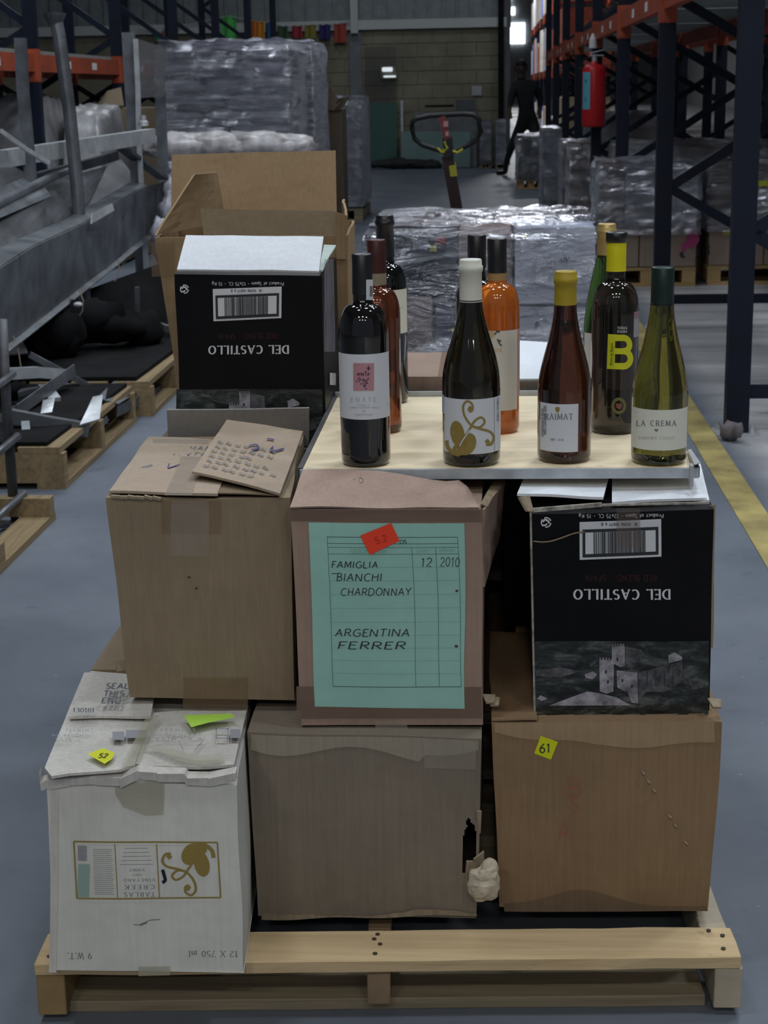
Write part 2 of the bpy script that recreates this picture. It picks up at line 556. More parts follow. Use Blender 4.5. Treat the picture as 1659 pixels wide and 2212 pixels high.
# each glyph: (advance width, [strokes]); cap height 1
G = {
 'A': (.8, [[(0, 0), (.35, 1)], [(.35, 1), (.7, 0)], [(.12, .35), (.58, .35)]]),
 'B': (.68, [[(.05, 0), (.05, 1)], [(.05, 1), (.3, 1)] + arc(.3, .76, .24, .24, 90, -90, 6) + [(.05, .52)], [(.05, .52), (.32, .52)] + arc(.32, .26, .27, .26, 90, -90, 6) + [(.05, 0)]]),
 'C': (.78, [arc(.4, .5, .38, .5, 50, 310, 14)]),
 'D': (.8, [[(.05, 0), (.05, 1)], [(.05, 1), (.25, 1)] + arc(.25, .5, .45, .5, 90, -90, 10) + [(.05, 0)]]),
 'E': (.62, [[(.05, 0), (.05, 1)], [(.05, 1), (.52, 1)], [(.05, .52), (.42, .52)], [(.05, 0), (.55, 0)]]),
 'F': (.6, [[(.05, 0), (.05, 1)], [(.05, 1), (.54, 1)], [(.05, .52), (.42, .52)]]),
 'G': (.82, [arc(.4, .5, .38, .5, 50, 330, 14), [(.73, .25), (.73, .45), (.45, .45)]]),
 'H': (.8, [[(.05, 0), (.05, 1)], [(.65, 0), (.65, 1)], [(.05, .52), (.65, .52)]]),
 'I': (.28, [[(.08, 0), (.08, 1)]]),
 'K': (.72, [[(.05, 0), (.05, 1)], [(.6, 1), (.05, .42)], [(.22, .58), (.64, 0)]]),
 'L': (.6, [[(.05, 1), (.05, 0)], [(.05, 0), (.54, 0)]]),
 'M': (.95, [[(.05, 0), (.08, 1)], [(.08, 1), (.42, .15)], [(.42, .15), (.76, 1)], [(.76, 1), (.8, 0)]]),
 'N': (.84, [[(.05, 0), (.05, 1)], [(.05, 1), (.68, 0)], [(.68, 0), (.68, 1)]]),
 'O': (.86, [arc(.42, .5, .38, .5, 90, 450, 18)]),
 'P': (.65, [[(.05, 0), (.05, 1)], [(.05, 1), (.3, 1)] + arc(.3, .74, .26, .26, 90, -90, 6) + [(.05, .48)]]),
 'R': (.72, [[(.05, 0), (.05, 1)], [(.05, 1), (.3, 1)] + arc(.3, .74, .26, .26, 90, -90, 6) + [(.05, .48)], [(.28, .48), (.64, 0)]]),
 'S': (.62, [arc(.3, .75, .24, .25, 40, 270, 9) + arc(.3, .25, .26, .25, 90, -140, 9)]),
 'T': (.7, [[(.33, 0), (.33, 1)], [(0, 1), (.66, 1)]]),
 'U': (.8, [[(.05, 1), (.05, .3)] + arc(.36, .3, .31, .3, 180, 360, 8) + [(.67, 1)]]),
 'V': (.74, [[(0, 1), (.34, 0)], [(.34, 0), (.68, 1)]]),
 'W': (1.0, [[(0, 1), (.25, 0)], [(.25, 0), (.48, .9)], [(.48, .9), (.7, 0)], [(.7, 0), (.95, 1)]]),
 'X': (.74, [[(0, 1), (.66, 0)], [(.66, 1), (0, 0)]]),
 'Y': (.7, [[(0, 1), (.33, .5)], [(.66, 1), (.33, .5)], [(.33, .5), (.33, 0)]]),
 '0': (.66, [arc(.3, .5, .26, .5, 90, 450, 14)]),
 '1': (.4, [[(.05, .82), (.2, 1)], [(.2, 1), (.2, 0)]]),
 '2': (.62, [arc(.28, .72, .24, .28, 160, -30, 8) + [(.03, 0), (.55, 0)]]),
 '3': (.6, [arc(.26, .75, .24, .25, 140, -90, 8) + arc(.26, .25, .27, .25, 90, -140, 8)]),
 '5': (.6, [[(.5, 1), (.1, 1), (.07, .55)] + arc(.27, .31, .26, .31, 120, -140, 9)]),
 '6': (.62, [[(.45, 1), (.12, .6), (.05, .35)] + arc(.29, .28, .24, .28, 170, -190, 14)]),
 '7': (.6, [[(.02, 1), (.52, 1)], [(.52, 1), (.2, 0)]]),
 '8': (.62, [arc(.29, .74, .21, .25, 90, 450, 12), arc(.29, .25, .26, .25, 90, 450, 12)]),
 '9': (.62, [arc(.29, .7, .24, .29, 0, 360, 12) + [(.5, .45), (.3, 0)]]),
 '.': (.25, [[(.06, 0), (.06, .08)]]), ',': (.25, [[(.1, .08), (.04, -.12)]]),
 '-': (.5, [[(.06, .45), (.38, .45)]]), ' ': (.42, []), '&': (.8, [arc(.3, .75, .18, .24, 0, 360, 10), arc(.32, .27, .28, .27, 90, 380, 10)]),
 'l': (.26, [[(.08, 0), (.08, 1)]]), 'm': (.85, [[(.05, 0), (.05, .62)], [(.05, .45)] + arc(.22, .45, .16, .17, 180, 0, 6) + [(.38, 0)], [(.38, .45)] + arc(.55, .45, .16, .17, 180, 0, 6) + [(.71, 0)]]),
 'o': (.56, [arc(.26, .31, .22, .31, 90, 450, 12)]), 'r': (.42, [[(.05, 0), (.05, .62)], [(.05, .45), (.2, .62), (.34, .58)]]),
 'd': (.58, [arc(.25, .31, .2, .31, 20, 340, 10), [(.46, 0), (.46, 1)]]), 'u': (.58, [[(.05, .62), (.05, .2)] + arc(.25, .2, .2, .2, 180, 360, 6), [(.46, .62), (.46, 0)]]),
 'c': (.5, [arc(.26, .31, .22, .31, 45, 315, 10)]), 't': (.4, [[(.18, .85), (.18, .05), (.32, 0)], [(.02, .62), (.34, .62)]]),
 'f': (.38, [[(.14, 0), (.14, .85), (.32, 1)], [(.02, .6), (.3, .6)]]), 'p': (.58, [[(.05, .62), (.05, -.3)], arc(.27, .31, .22, .31, 160, -160, 10)]),
 'a': (.54, [arc(.24, .3, .2, .3, 30, 330, 10), [(.44, .6), (.44, 0)]]), 'i': (.24, [[(.07, 0), (.07, .6)], [(.07, .82), (.07, .9)]]),
 'n': (.56, [[(.05, 0), (.05, .62)], [(.05, .42)] + arc(.24, .42, .2, .2, 180, 0, 6) + [(.44, 0)]]), 'x': (.5, [[(.02, .62), (.42, 0)], [(.42, .62), (.02, 0)]]),
 'g': (.56, [arc(.25, .31, .2, .3, 30, 330, 10), [(.45, .62), (.45, -.1), (.25, -.3), (.06, -.2)]]),
 'e': (.54, [[(.06, .33), (.46, .33)] + arc(.26, .31, .21, .31, 5, 310, 10)]), 's': (.44, [arc(.2, .47, .15, .15, 40, 260, 6) + arc(.2, .16, .17, .16, 90, -140, 6)]),
}
def text_strokes(s, size, gap=0.12, jit=0.0, slant=0.0, seed=1):
    """-> list of polylines in (x, y), and total width"""
    rnd = random.Random(seed)
    x, out = 0.0, []
    for ch in s:
        w, st = G.get(ch, G.get(ch.upper(), (.5, [])))
        dy = rnd.uniform(-jit, jit) * 0.5
        for pl in st:
            jx, jy = rnd.uniform(-jit, jit), rnd.uniform(-jit, jit)
            out.append([((x + px + jx * .6 + slant * py) * size, (py + jy * .6 + dy) * size) for px, py in pl])
        x += w + gap
    return out, (x - gap) * size

def ribbon(mb, pl, w, fn, contrast=1.0, serif=0.0):
    """polyline -> flat strokes of width w mapped to the surface by fn(x, y)"""
    n = len(pl)
    L, R = [], []
    for i, (x, y) in enumerate(pl):
        a = pl[max(0, i - 1)]
        b = pl[min(n - 1, i + 1)]
        dx, dy = b[0] - a[0], b[1] - a[1]
        l = math.hypot(dx, dy) or 1e-9
        dx, dy = dx / l, dy / l
        ww = w / 2
        if contrast < 1:
            k = abs(dy)
            if dx * dy > 0.1 and n == 2:
                k *= 0.35
            ww *= contrast + (1 - contrast) * k
        L.append((x - dy * ww, y + dx * ww))
        R.append((x + dy * ww, y - dx * ww))
    vs = [fn(*p) for p in L] + [fn(*p) for p in R]
    mb.add(vs, [(i, i + 1, n + i + 1, n + i) for i in range(n - 1)])
    if serif and n == 2:
        for (x, y) in (pl[0], pl[-1]):
            dx, dy = abs(pl[0][0] - pl[1][0]), abs(pl[0][1] - pl[1][1])
            t = w * 0.28
            if dy >= dx:
                q = [(x - serif, y - t), (x + serif, y - t), (x + serif, y + t), (x - serif, y + t)]
            else:
                q = [(x - t, y - serif * .8), (x + t, y - serif * .8), (x + t, y + serif * .8), (x - t, y + serif * .8)]
            mb.add([fn(*p) for p in q], [(0, 1, 2, 3)])

def write(mb, s, fn, x, y, size, w=None, align='c', flip=False, serif=False, gap=0.12, jit=0.0, slant=0.0, rot=0.0, sx=1.0, seed=1, fit=None):
    """letters centred at (x, y) of a surface whose fn(x, y) gives the point"""
    st, tw = text_strokes(s, size, gap, jit, slant, seed)
    w = w or size * 0.12
    if fit:
        sx = fit / tw
    ca, sa = math.cos(rot), math.sin(rot)
    if flip:
        ca, sa = -ca, -sa
    ox = {'c': tw / 2, 'l': 0, 'r': tw}[align]
    def g(a, b):
        a, b = (a - ox) * sx, b - size / 2
        return fn(x + a * ca - b * sa, y + a * sa + b * ca)
    for pl in st:
        if len(pl) == 2 and jit == 0 and math.hypot(pl[0][0] - pl[1][0], pl[0][1] - pl[1][1]) > size * .3:
            (a, b), (c, d) = pl
            if not serif:
                pl = [(a, b), ((a + c) / 2, (b + d) / 2), (c, d)]
        ribbon(mb, pl, w, g, contrast=0.45 if serif else 1.0, serif=size * 0.11 if serif else 0)

def rect(mb, fn, x0, y0, x1, y1, nx=1, ny=1):
    mb.grid(lambda u, v: fn(x0 + (x1 - x0) * u, y0 + (y1 - y0) * v), nx, ny)

def frame(mb, fn, x0, y0, x1, y1, t, n=6):
    rect(mb, fn, x0, y0, x1, y0 + t, n, 1)
    rect(mb, fn, x0, y1 - t, x1, y1, n, 1)
    rect(mb, fn, x0, y0, x0 + t, y1, 1, n)
    rect(mb, fn, x1 - t, y0, x1, y1, 1, n)

def wob(p, amp, seed=0):
    q = Vector(p) * 6 + Vector((seed * 3.1, seed * 7.7, seed))
    return Vector((noise.noise(q), noise.noise(q + Vector((9, 0, 0))), noise.noise(q + Vector((0, 9, 0))) * .6)) * amp

class Carton:
    """a cardboard box through 8 corners with gently buckled faces; gives face mappings for print and tape"""
    def __init__(s, b, t, amp=0.003, seed=0, bulge=0.0):
        s.b = [Vector(v) for v in b]
        s.t = [Vector(v) for v in t]
        s.amp, s.seed, s.bulge = amp, seed, bulge
    def face(s, k):
        b, t = s.b, s.t
        return {'front': (b[0], b[1], t[1], t[0]), 'right': (b[1], b[2], t[2], t[1]), 'back': (b[2], b[3], t[3], t[2]),
                'left': (b[3], b[0], t[0], t[3]), 'top': (t[0], t[1], t[2], t[3]), 'bottom': (b[3], b[2], b[1], b[0])}[k]
    def pt(s, k, u, v, off=0.0):
        a, b, c, d = s.face(k)
        p = (a * (1 - u) + b * u) * (1 - v) + (d * (1 - u) + c * u) * v
        n = (b - a).cross(d - a).normalized()
        e = 16 * u * (1 - u) * v * (1 - v) if 0 < u < 1 and 0 < v < 1 else 0
        if k in ('top', 'bottom'):
            e = 0
        return p + wob(p, s.amp, s.seed) * (0.25 if k == 'bottom' else 1) + n * (off + s.bulge * e)
    def pix(s, k, off=0.0006):
        """surface map taking photo pixels (x, -y): the ray through the pixel meets the face"""
        a, b, c, d = s.face(k)
        n = (b - a).cross(d - a).normalized()
        def g(px, mpy):
            r = _f + (px - W / 2) / FPX * CR - (-mpy - H / 2) / FPX * CU
            p = EYE + r * ((a - EYE).dot(n) / r.dot(n))
            u = v = 0.5
            e1, e2, e3 = b - a, d - a, (c - d) - (b - a)
            for _ in range(4):
                q = a + e1 * u + e2 * v + e3 * (u * v) - p
                ju, jv = e1 + e3 * v, e2 + e3 * u
                A, B, C, D, E = ju.dot(ju), ju.dot(jv), jv.dot(jv), ju.dot(q), jv.dot(q)
                det = A * C - B * B
                u -= (C * D - B * E) / det
                v -= (A * E - B * D) / det
            return s.pt(k, u, v, off)
        return g
    def size(s, k):
        a, b, c, d = s.face(k)
        return ((b - a).length + (c - d).length) / 2, ((d - a).length + (c - b).length) / 2
    def fn(s, k, off=0.0006):
        """surface map in metres from the face's lower left corner"""
        w, h = s.size(k)
        return lambda x, y: s.pt(k, x / w, y / h, off)
    def body(s, m, name='body', parent=None, n=14, skip=None, faces=('front', 'right', 'back', 'left', 'top', 'bottom')):
        mb = MB()
        for k in faces:
            n_ = 150 if skip else n
            mb.grid(lambda u, v: s.pt(k, u, v), n_, n_, skip if k == 'front' else None)
        o = mb.build(name, m, parent, smooth=False, recalc=False)
        bm = bmesh.new()
        bm.from_mesh(o.data)
        bmesh.ops.remove_doubles(bm, verts=bm.verts, dist=0.0004)
        for f in bm.faces:
            f.smooth = True
        for e in bm.edges:
            if len(e.link_faces) == 2 and e.calc_face_angle(0) > 0.6:
                e.smooth = False
        bm.to_mesh(o.data)
        bm.free()
        return o
    def strip(s, k, x0, y0, x1, y1, m, name='tape', parent=None, off=0.0012, n=6):
        mb = MB()
        rect(mb, s.fn(k, off), x0, y0, x1, y1, n, n)
        return mb.build(name, m, parent, smooth=True, recalc=False)

def corners(x0, x1, y0, y1, z, dx=0.0):
    """dx: shift of the back edge in x"""
    return [(x0, y0, z), (x1, y0, z), (x1 + dx, y1, z), (x0 + dx, y1, z)]

def flap_on_top(c, u0, u1, v0, v1, lift, m, name, parent, th=0.004, lift2=None):
    """a lid flap lying on top of a carton; lift = heights of its four corners above the lid"""
    q = []
    for (u, v), l in zip(((u0, v0), (u1, v0), (u1, v1), (u0, v1)), lift):
        q.append(c.pt('top', u, v) + Vector((0, 0, 0.002 + l)))
    return MB().slab(q, th).build(name, m, parent, recalc=True)

# ================================================================== STRUCTURE
def structure(mb, name, m):
    o = mb.build(name, m)
    o['kind'] = 'structure'
    return o

def floor_material():
    m, nt, b = new_mat('concrete')
    L = nt.links.new
    b.inputs['Roughness'].default_value = 0.6
    b.inputs['Specular IOR Level'].default_value = 0.2
    tc = nn(nt, 'ShaderNodeTexCoord')
    n1 = nn(nt, 'ShaderNodeTexNoise', Scale=1.4, Detail=9.0, Roughness=0.65)
    L(tc.outputs['Object'], n1.inputs['Vector'])
    cr = nn(nt, 'ShaderNodeValToRGB')
    cr.color_ramp.elements[0].position = 0.35
    cr.color_ramp.elements[1].position = 0.7
    cr.color_ramp.elements[0].color = (0.105, 0.122, 0.152, 1)
    cr.color_ramp.elements[1].color = (0.165, 0.185, 0.218, 1)
    L(n1.outputs['Fac'], cr.inputs[0])
    mp = nn(nt, 'ShaderNodeMapping')
    mp.inputs['Scale'].default_value = (0.25, 2.4, 1)
    L(tc.outputs['Object'], mp.inputs['Vector'])
    n4 = nn(nt, 'ShaderNodeTexNoise', Scale=1.5, Detail=4.0)
    L(mp.outputs[0], n4.inputs['Vector'])
    # light from the next aisle painted into the floor under the racks, in bands
    sx = nn(nt, 'ShaderNodeSeparateXYZ')
    L(tc.outputs['Object'], sx.inputs[0])
    gt = nn(nt, 'ShaderNodeMapRange')
    gt.inputs['From Min'].default_value = 0.9
    gt.inputs['From Max'].default_value = 1.05
    L(sx.outputs['X'], gt.inputs['Value'])
    c2 = nn(nt, 'ShaderNodeValToRGB')
    c2.color_ramp.elements[0].position = 0.35
    c2.color_ramp.elements[1].position = 0.62
    c2.color_ramp.elements[0].color = (0.26, 0.26, 0.27, 1)
    c2.color_ramp.elements[1].color = (0.46, 0.45, 0.46, 1)
    L(n4.outputs['Fac'], c2.inputs[0])
    m2 = nn(nt, 'ShaderNodeMix', data_type='RGBA')
    L(gt.outputs[0], m2.inputs['Factor'])
    L(cr.outputs[0], m2.inputs['A'])
    L(c2.outputs[0], m2.inputs['B'])
    n3 = nn(nt, 'ShaderNodeTexNoise', Scale=16.0, Detail=5.0, Roughness=0.6)
    L(tc.outputs['Object'], n3.inputs['Vector'])
    r3 = nn(nt, 'ShaderNodeValToRGB')
    r3.color_ramp.elements[0].position = 0.62
    r3.color_ramp.elements[1].position = 0.74
    L(n3.outputs['Fac'], r3.inputs[0])
    sc = nn(nt, 'ShaderNodeMath', operation='MULTIPLY')
    sc.inputs[1].default_value = 0.7
    L(r3.outputs[0], sc.inputs[0])
    m3 = nn(nt, 'ShaderNodeMix', data_type='RGBA')
    L(sc.outputs[0], m3.inputs['Factor'])
    L(m2.outputs['Result'], m3.inputs['A'])
    m3.inputs['B'].default_value = (0.07, 0.085, 0.12, 1)
    n5 = nn(nt, 'ShaderNodeTexNoise', Scale=55.0, Detail=3.0)
    L(tc.outputs['Object'], n5.inputs['Vector'])
    r5 = nn(nt, 'ShaderNodeValToRGB')
    r5.color_ramp.elements[0].position = 0.70
    r5.color_ramp.elements[1].position = 0.76
    L(n5.outputs['Fac'], r5.inputs[0])
    s5 = nn(nt, 'ShaderNodeMath', operation='MULTIPLY')
    s5.inputs[1].default_value = 0.35
    L(r5.outputs[0], s5.inputs[0])
    m5 = nn(nt, 'ShaderNodeMix', data_type='RGBA')
    L(s5.outputs[0], m5.inputs['Factor'])
    L(m3.outputs['Result'], m5.inputs['A'])
    m5.inputs['B'].default_value = (0.5, 0.52, 0.55, 1)
    L(m5.outputs['Result'], b.inputs['Base Color'])
    bp = nn(nt, 'ShaderNodeBump', Strength=0.15, Distance=0.01)
    L(n1.outputs['Fac'], bp.inputs['Height'])
    L(bp.outputs[0], b.inputs['Normal'])
    return m

FLOOR = floor_material()
o = MB().box(-12, 14, -8, 135, -0.2, 0).build('floor', FLOOR, origin=(0, 0, 0))
o['kind'] = 'structure'
# painted aisle line
o = MB().hexa([(0.80, -8, 0.0), (0.90, -8, 0.0), (0.875, 26, 0.0), (0.775, 26, 0.0)], [(0.80, -8, 0.003), (0.90, -8, 0.003), (0.875, 26, 0.003), (0.775, 26, 0.003)]).build(
    'trim_1', mat('yellow_line', (0.40, 0.32, 0.12), 0.6, var=0.25, scale=5, spots=0.5, spot_scale=9))
o['kind'] = 'structure'
CEIL = mat('roof_sheet', (0.30, 0.31, 0.32), 0.6, 0.1)
mb = MB().box(-12, 14, -8, 135, 9.2, 9.3)
structure(mb, 'ceiling', CEIL)
structure(MB().box(-12.2, -12, -8, 135, 0, 9.2), 'wall_left', CEIL)
structure(MB().box(14, 14.2, -8, 135, 0, 9.2), 'wall_right', CEIL)
DAY_LAMP_PANEL = bpy.data.materials.new('day_lamp_panel')
DAY_LAMP_PANEL.use_nodes = True
b_ = DAY_LAMP_PANEL.node_tree.nodes['Principled BSDF']
b_.inputs['Base Color'].default_value = (0.8, 0.85, 0.9, 1)
b_.inputs['Emission Color'].default_value = (0.85, 0.93, 1, 1)
b_.inputs['Emission Strength'].default_value = 4.0
structure(MB().box(-12, 14, 135, 135.2, 0, 9.2), 'wall_back', CEIL)
structure(MB().box(1.75, 3.1, 134.8, 134.98, 4.7, 6.3), 'window_1', DAY_LAMP_PANEL)
structure(MB().box(1.5, 2.3, 134.8, 134.98, 6.9, 7.5), 'lamp_dot_panel_2', DAY_LAMP_PANEL)  # this and the next two glowing panels stand in for far lamp dots
structure(MB().box(1.4, 2.0, 134.8, 134.98, 7.9, 8.3), 'lamp_dot_panel_3', DAY_LAMP_PANEL)
structure(MB().box(1.45, 1.95, 134.8, 134.98, 8.6, 8.9), 'lamp_dot_panel_4', DAY_LAMP_PANEL)

# far wall of the aisle: block masonry below, ribbed sheeting above, white girt between
YW = 29.7
BLOCK = mat('block_wall', (0.21, 0.19, 0.14), 0.8, var=0.12, scale=2.5)
RIB = mat('wall_sheet', (0.20, 0.225, 0.23), 0.5, 0.2, var=0.1)
XW1 = 0.36
xw0 = -12.0
wall = MB().box(xw0, XW1, YW, YW + 0.25, 0, 2.35).build('wall_far', BLOCK)
wall['kind'] = 'structure'
bm_ = MB()
bw, bh = 0.52, 0.235
row = 0
# individual concrete blocks would measure under 30 px here; the near ones in view are built as parts
proto = None
for r_ in range(10):
    for k in range(8):
        x0 = XW1 - (k + 1) * bw + (0.26 if r_ % 2 else 0)
        x1 = min(x0 + bw - 0.012, XW1)
        if x1 - x0 < 0.1:
            continue
        MB().box(x0, x1, YW - 0.022, YW, r_ * bh + 0.004, (r_ + 1) * bh - 0.008).build('block', BLOCK, wall)
up = MB()
x = xw0
while x < XW1 - 0.02:
    up.box(x, min(x + 0.20, XW1), YW, YW + 0.05, 2.35, 9.2)
    up.box(x + 0.20, min(x + 0.24, XW1), YW - 0.035, YW + 0.05, 2.35, 9.2)
    x += 0.24
structure(up, 'wall_upper', RIB)
GIRT = flat('white_girt', (0.46, 0.48, 0.47), 0.5)
structure(MB().box(xw0, XW1, YW - 0.12, YW - 0.036, 2.36, 2.52), 'trim_2', GIRT)
structure(MB().box(P(757, 40, y=YW - .2).x, P(773, 40, y=YW - .2).x, YW - 0.22, YW - 0.13, 2.3, 9.2), 'trim_3', GIRT)
structure(MB().box(P(757, 200, y=YW - .1).x, P(783, 200, y=YW - .1).x, YW - 0.10, YW - 0.023, 0, 2.3), 'trim_4', mat('column_grey', (0.16, 0.17, 0.18), 0.6))
structure(MB().box(P(1076, 200, y=YW).x, P(1088, 200, y=YW).x, YW - 0.16, YW - 0.023, 0, 9.2), 'trim_5', STEEL_BLK_SHADE)
structure(MB().box(P(1088, 200, y=YW).x, P(1102, 200, y=YW).x, YW - 0.10, YW + .4, 0, 9.2), 'trim_6', mat('column_dark', (0.10, 0.10, 0.105), 0.6))

# ================================================================== FOREGROUND PALLET
PAL = thing('wooden_pallet', (-0.15, 2.7, 0.0), 'pale pine pallet on the floor carrying the cartons and bottle board', 'pallet')
PYAW = math.radians(2.8)
pc, ps = math.cos(PYAW), math.sin(PYAW)
PO = Vector((-0.665, 2.096, 0))
def pal(x, y, z):
    return PO + Vector((x * pc - y * ps, x * ps + y * pc, z))
def pal_box(name, x0, x1, y0, y1, z0, z1, m, n=10, rag=0.0015, seed=0):
    mb = MB()
    def s(u, v, w):
        p = pal(x0 + (x1 - x0) * u, y0 + (y1 - y0) * v, z0 + (z1 - z0) * w)
        return p + wob(p * 2.5, rag, seed)
    N, K = (n, 2) if (x1 - x0) > (y1 - y0) else (2, n)
    mb.grid(lambda u, v: s(u, v, 1), N, K)
    mb.grid(lambda u, v: s(u, v, 0), N, K)
    mb.grid(lambda u, w: s(u, 0, w), N, 1)
    mb.grid(lambda u, w: s(u, 1, w), N, 1)
    mb.grid(lambda v, w: s(0, v, w), K, 1)
    mb.grid(lambda v, w: s(1, v, w), K, 1)
    o = mb.build(name, m, PAL)
    bm = bmesh.new()
    bm.from_mesh(o.data)
    bmesh.ops.remove_doubles(bm, verts=bm.verts, dist=0.0002)
    bmesh.ops.recalc_face_normals(bm, faces=bm.faces)
    bm.to_mesh(o.data)
    bm.free()
    b = o.modifiers.new('b', 'BEVEL')
    b.width = 0.0015
    b.limit_method = 'ANGLE'
    return o
LEN = 1.035
o = pal_box('deck_board', 0.0, LEN, 0.0, 0.088, 0.079, 0.099, PINE, 16, 0.003)
for i, (a, b) in enumerate(((0.27, 0.37), (0.40, 0.50), (0.53, 0.62), (0.68, 0.78), (0.82, 0.91), (0.96, 1.06), (1.10, 1.20))):
    pal_box('deck_board', 0.01, LEN - 0.01, a, b, 0.079, 0.098, PINE_OLD, 12, 0.002, i)
for i, (a, b, yf) in enumerate(((0.0, 0.042, 0.004), (0.487, 0.522, 0.012), (0.997, 1.037, 0.004))):
    mm = (wood('stringer_left', (0.36, 0.25, 0.12), (0.17, 0.11, 0.05), 'N'), wood('stringer_mid', (0.27, 0.19, 0.12), (0.10, 0.065, 0.04), 'N'), wood('stringer_right', (0.44, 0.39, 0.30), (0.28, 0.24, 0.17), 'N'))[i]
    pal_box('stringer', a, b, yf, 1.19, 0.019 if i == 1 else 0.012, 0.078, mm, 14, 0.002, i + 9)
for i, (a, b) in enumerate(((0.03, 0.125), (0.50, 0.60), (1.08, 1.18))):
    pal_box('bottom_board', 0.035 if i == 0 else 0.0, LEN - 0.045 if i == 0 else LEN, a, b, 0.0, 0.0185, PINE_OLD, 12, 0.0015, i + 20)
NAIL = flat('nail_dark', (0.05, 0.04, 0.03), 0.6)
mb = MB()
for x, y in ((0.018, 0.02), (0.022, 0.062), (0.50, 0.018), (0.507, 0.045), (0.503, 0.074), (0.498, 0.06), (1.012, 0.022), (1.018, 0.06), (1.0, 0.075)):
    c = pal(x, y, 0.0995)
    mb.lathe([(0.0035, 0), (0.0035, 0.0016), (0.002, 0.002)], c, 8)
mb.build('nail', NAIL, PAL)['kind'] = 'stuff'

# ================================================================== WHITE CARTON (lower left)
A_ = Carton(corners(-0.632, -0.352, 2.078, 2.49, 0.1005, -0.028), [(-0.624, 2.082, 0.389), (-0.353, 2.088, 0.389), (-0.385, 2.50, 0.392), (-0.668, 2.50, 0.392)], 0.005, 1, 0.002)
WB = thing('cardboard_box', (-0.50, 2.28, 0.1005), 'worn white wine carton with an upside-down gold vine label, bottom left on the pallet', 'box')
A_.body(K_WHITE, 'body', WB)
g = A_.pix('front')
def Q7(x, y):
    return 80 + x / 3.318, -(1650 + y / 3.318)
def line_px(mb, pts, w, gm):
    ribbon(mb, pts, w, gm)
lab = MB()
fl = A_.pix('front', 0.0009)
def seg(a, b, n=8):
    return [(a[0] + (b[0] - a[0]) * i / n, a[1] + (b[1] - a[1]) * i / n) for i in range(n + 1)]
qa, qb, qc, qd = Q7(250, 555), Q7(1290, 565), Q7(1310, 958), Q7(280, 965)
for a, b in ((qa, qb), (qb, qc), (qc, qd), (qd, qa)):
    ribbon(lab, seg(a, b), 3.2, fl)
ribbon(lab, seg(Q7(549, 572), Q7(580, 965)), 1.8, fl)
ribbon(lab, seg(Q7(850, 575), Q7(876, 960)), 2.2, fl)
def M_(x, y):
    return (x - 945) / 415, (2010 - y) / 415
def spiral(pts, n=4):
    """catmull-rom through points"""
    out = []
    P_ = [pts[0]] + list(pts) + [pts[-1]]
    for i in range(1, len(P_) - 2):
        p0, p1, p2, p3 = P_[i - 1:i + 3]
        for k in range(n):
            t = k / n
            out.append(tuple(0.5 * (2 * p1[j] + (p2[j] - p0[j]) * t + (2 * p0[j] - 5 * p1[j] + 4 * p2[j] - p3[j]) * t * t + (3 * p1[j] - p0[j] - 3 * p2[j] + p3[j]) * t ** 3) for j in (0, 1)))
    out.append(pts[-1])
    return out
def motif(mb, fn):
    """vine leaf ornament in unit coordinates, upright"""
    for cx, cy, rx, ry, tilt in ((1062, 1832, 56, 104, -10), (1140, 1915, 68, 92, 24), (1085, 1955, 62, 50, 0)):
        ct, st = math.cos(math.radians(tilt)), math.sin(math.radians(tilt))
        ring = []
        for k in range(28):
            a = 2 * math.pi * k / 28
            x, y = rx * math.cos(a), ry * math.sin(a)
            ring.append(fn(*M_(cx + x * ct - y * st, cy + x * st + y * ct)))
        c = fn(*M_(cx, cy))
        mb.add([c] + ring, [(0, 1 + k, 1 + (k + 1) % 28) for k in range(28)])
    w = 0.042
    for pl, ww in (([(1075, 1925), (1120, 1860), (1165, 1785), (1200, 1730), (1250, 1702), (1280, 1735), (1245, 1778), (1190, 1775), (1150, 1740), (1115, 1680), (1108, 1610), (1140, 1572), (1180, 1598), (1180, 1645), (1152, 1655)], w),
                   ([(1190, 1775), (1250, 1795), (1320, 1815), (1352, 1860), (1330, 1915), (1290, 1918)], w * 1.1),
                   ([(1155, 1650), (1165, 1630), (1172, 1615)], w * 2.0), ([(1290, 1905), (1315, 1885)], w * 2.0),
                   ([(975, 1885), (985, 1940), (1030, 1985), (1080, 2000)], w * 1.7)):
        ribbon(mb, spiral([M_(*p) for p in pl], 4), ww, fn)
def mfn(base, x0, y0, x1, y1, flip, mirror=False):
    """unit motif into the pixel rectangle; flip turns it upside down"""
    def f_(x, y):
        y = y / 1.1
        if flip:
            x, y = 1 - x, 1 - y
        if mirror:
            x = 1 - x
        return base(x0 + (x1 - x0) * x, -(y1 + (y0 - y1) * y))
    return f_
def rotmot(base):
    # the ornament lies on its side on the carton
    def f_(x, y):
        cx, cy = 0.5, 0.5
        y = y / 1.1
        x, y = 1 - x, 1 - y
        return base(347 + 122 * x, -(1938 - 118 * y))
    return f_
motif(lab, rotmot(A_.pix('front', 0.0012)))
lab.build('gold_print', INK_GOLD, WB, recalc=False)
stem = MB()
cut = MB()
ink = MB()
write(ink, 'TABLAS', fl, 301, -1931, 9, flip=True, serif=True, gap=.35, fit=66)
write(ink, 'CREEK', fl, 301, -1915, 8.5, flip=True, serif=True, gap=.4, fit=64)
write(ink, 'VINEYARD', fl, 300, -1899.5, 5.5, flip=True, serif=True, gap=.35, fit=68)
write(ink, '2007', fl, 296, -1888, 3.6, flip=True, gap=.3, fit=20)
write(ink, 'ESPRIT', fl, 294, -1877.5, 5, flip=True, serif=True, gap=.2, fit=32)
for i in range(5):
    rect(ink, fl, 258 + i * 2, -(1866 - i * 8.5), 330 - i * 3, -(1865.3 - i * 8.5))
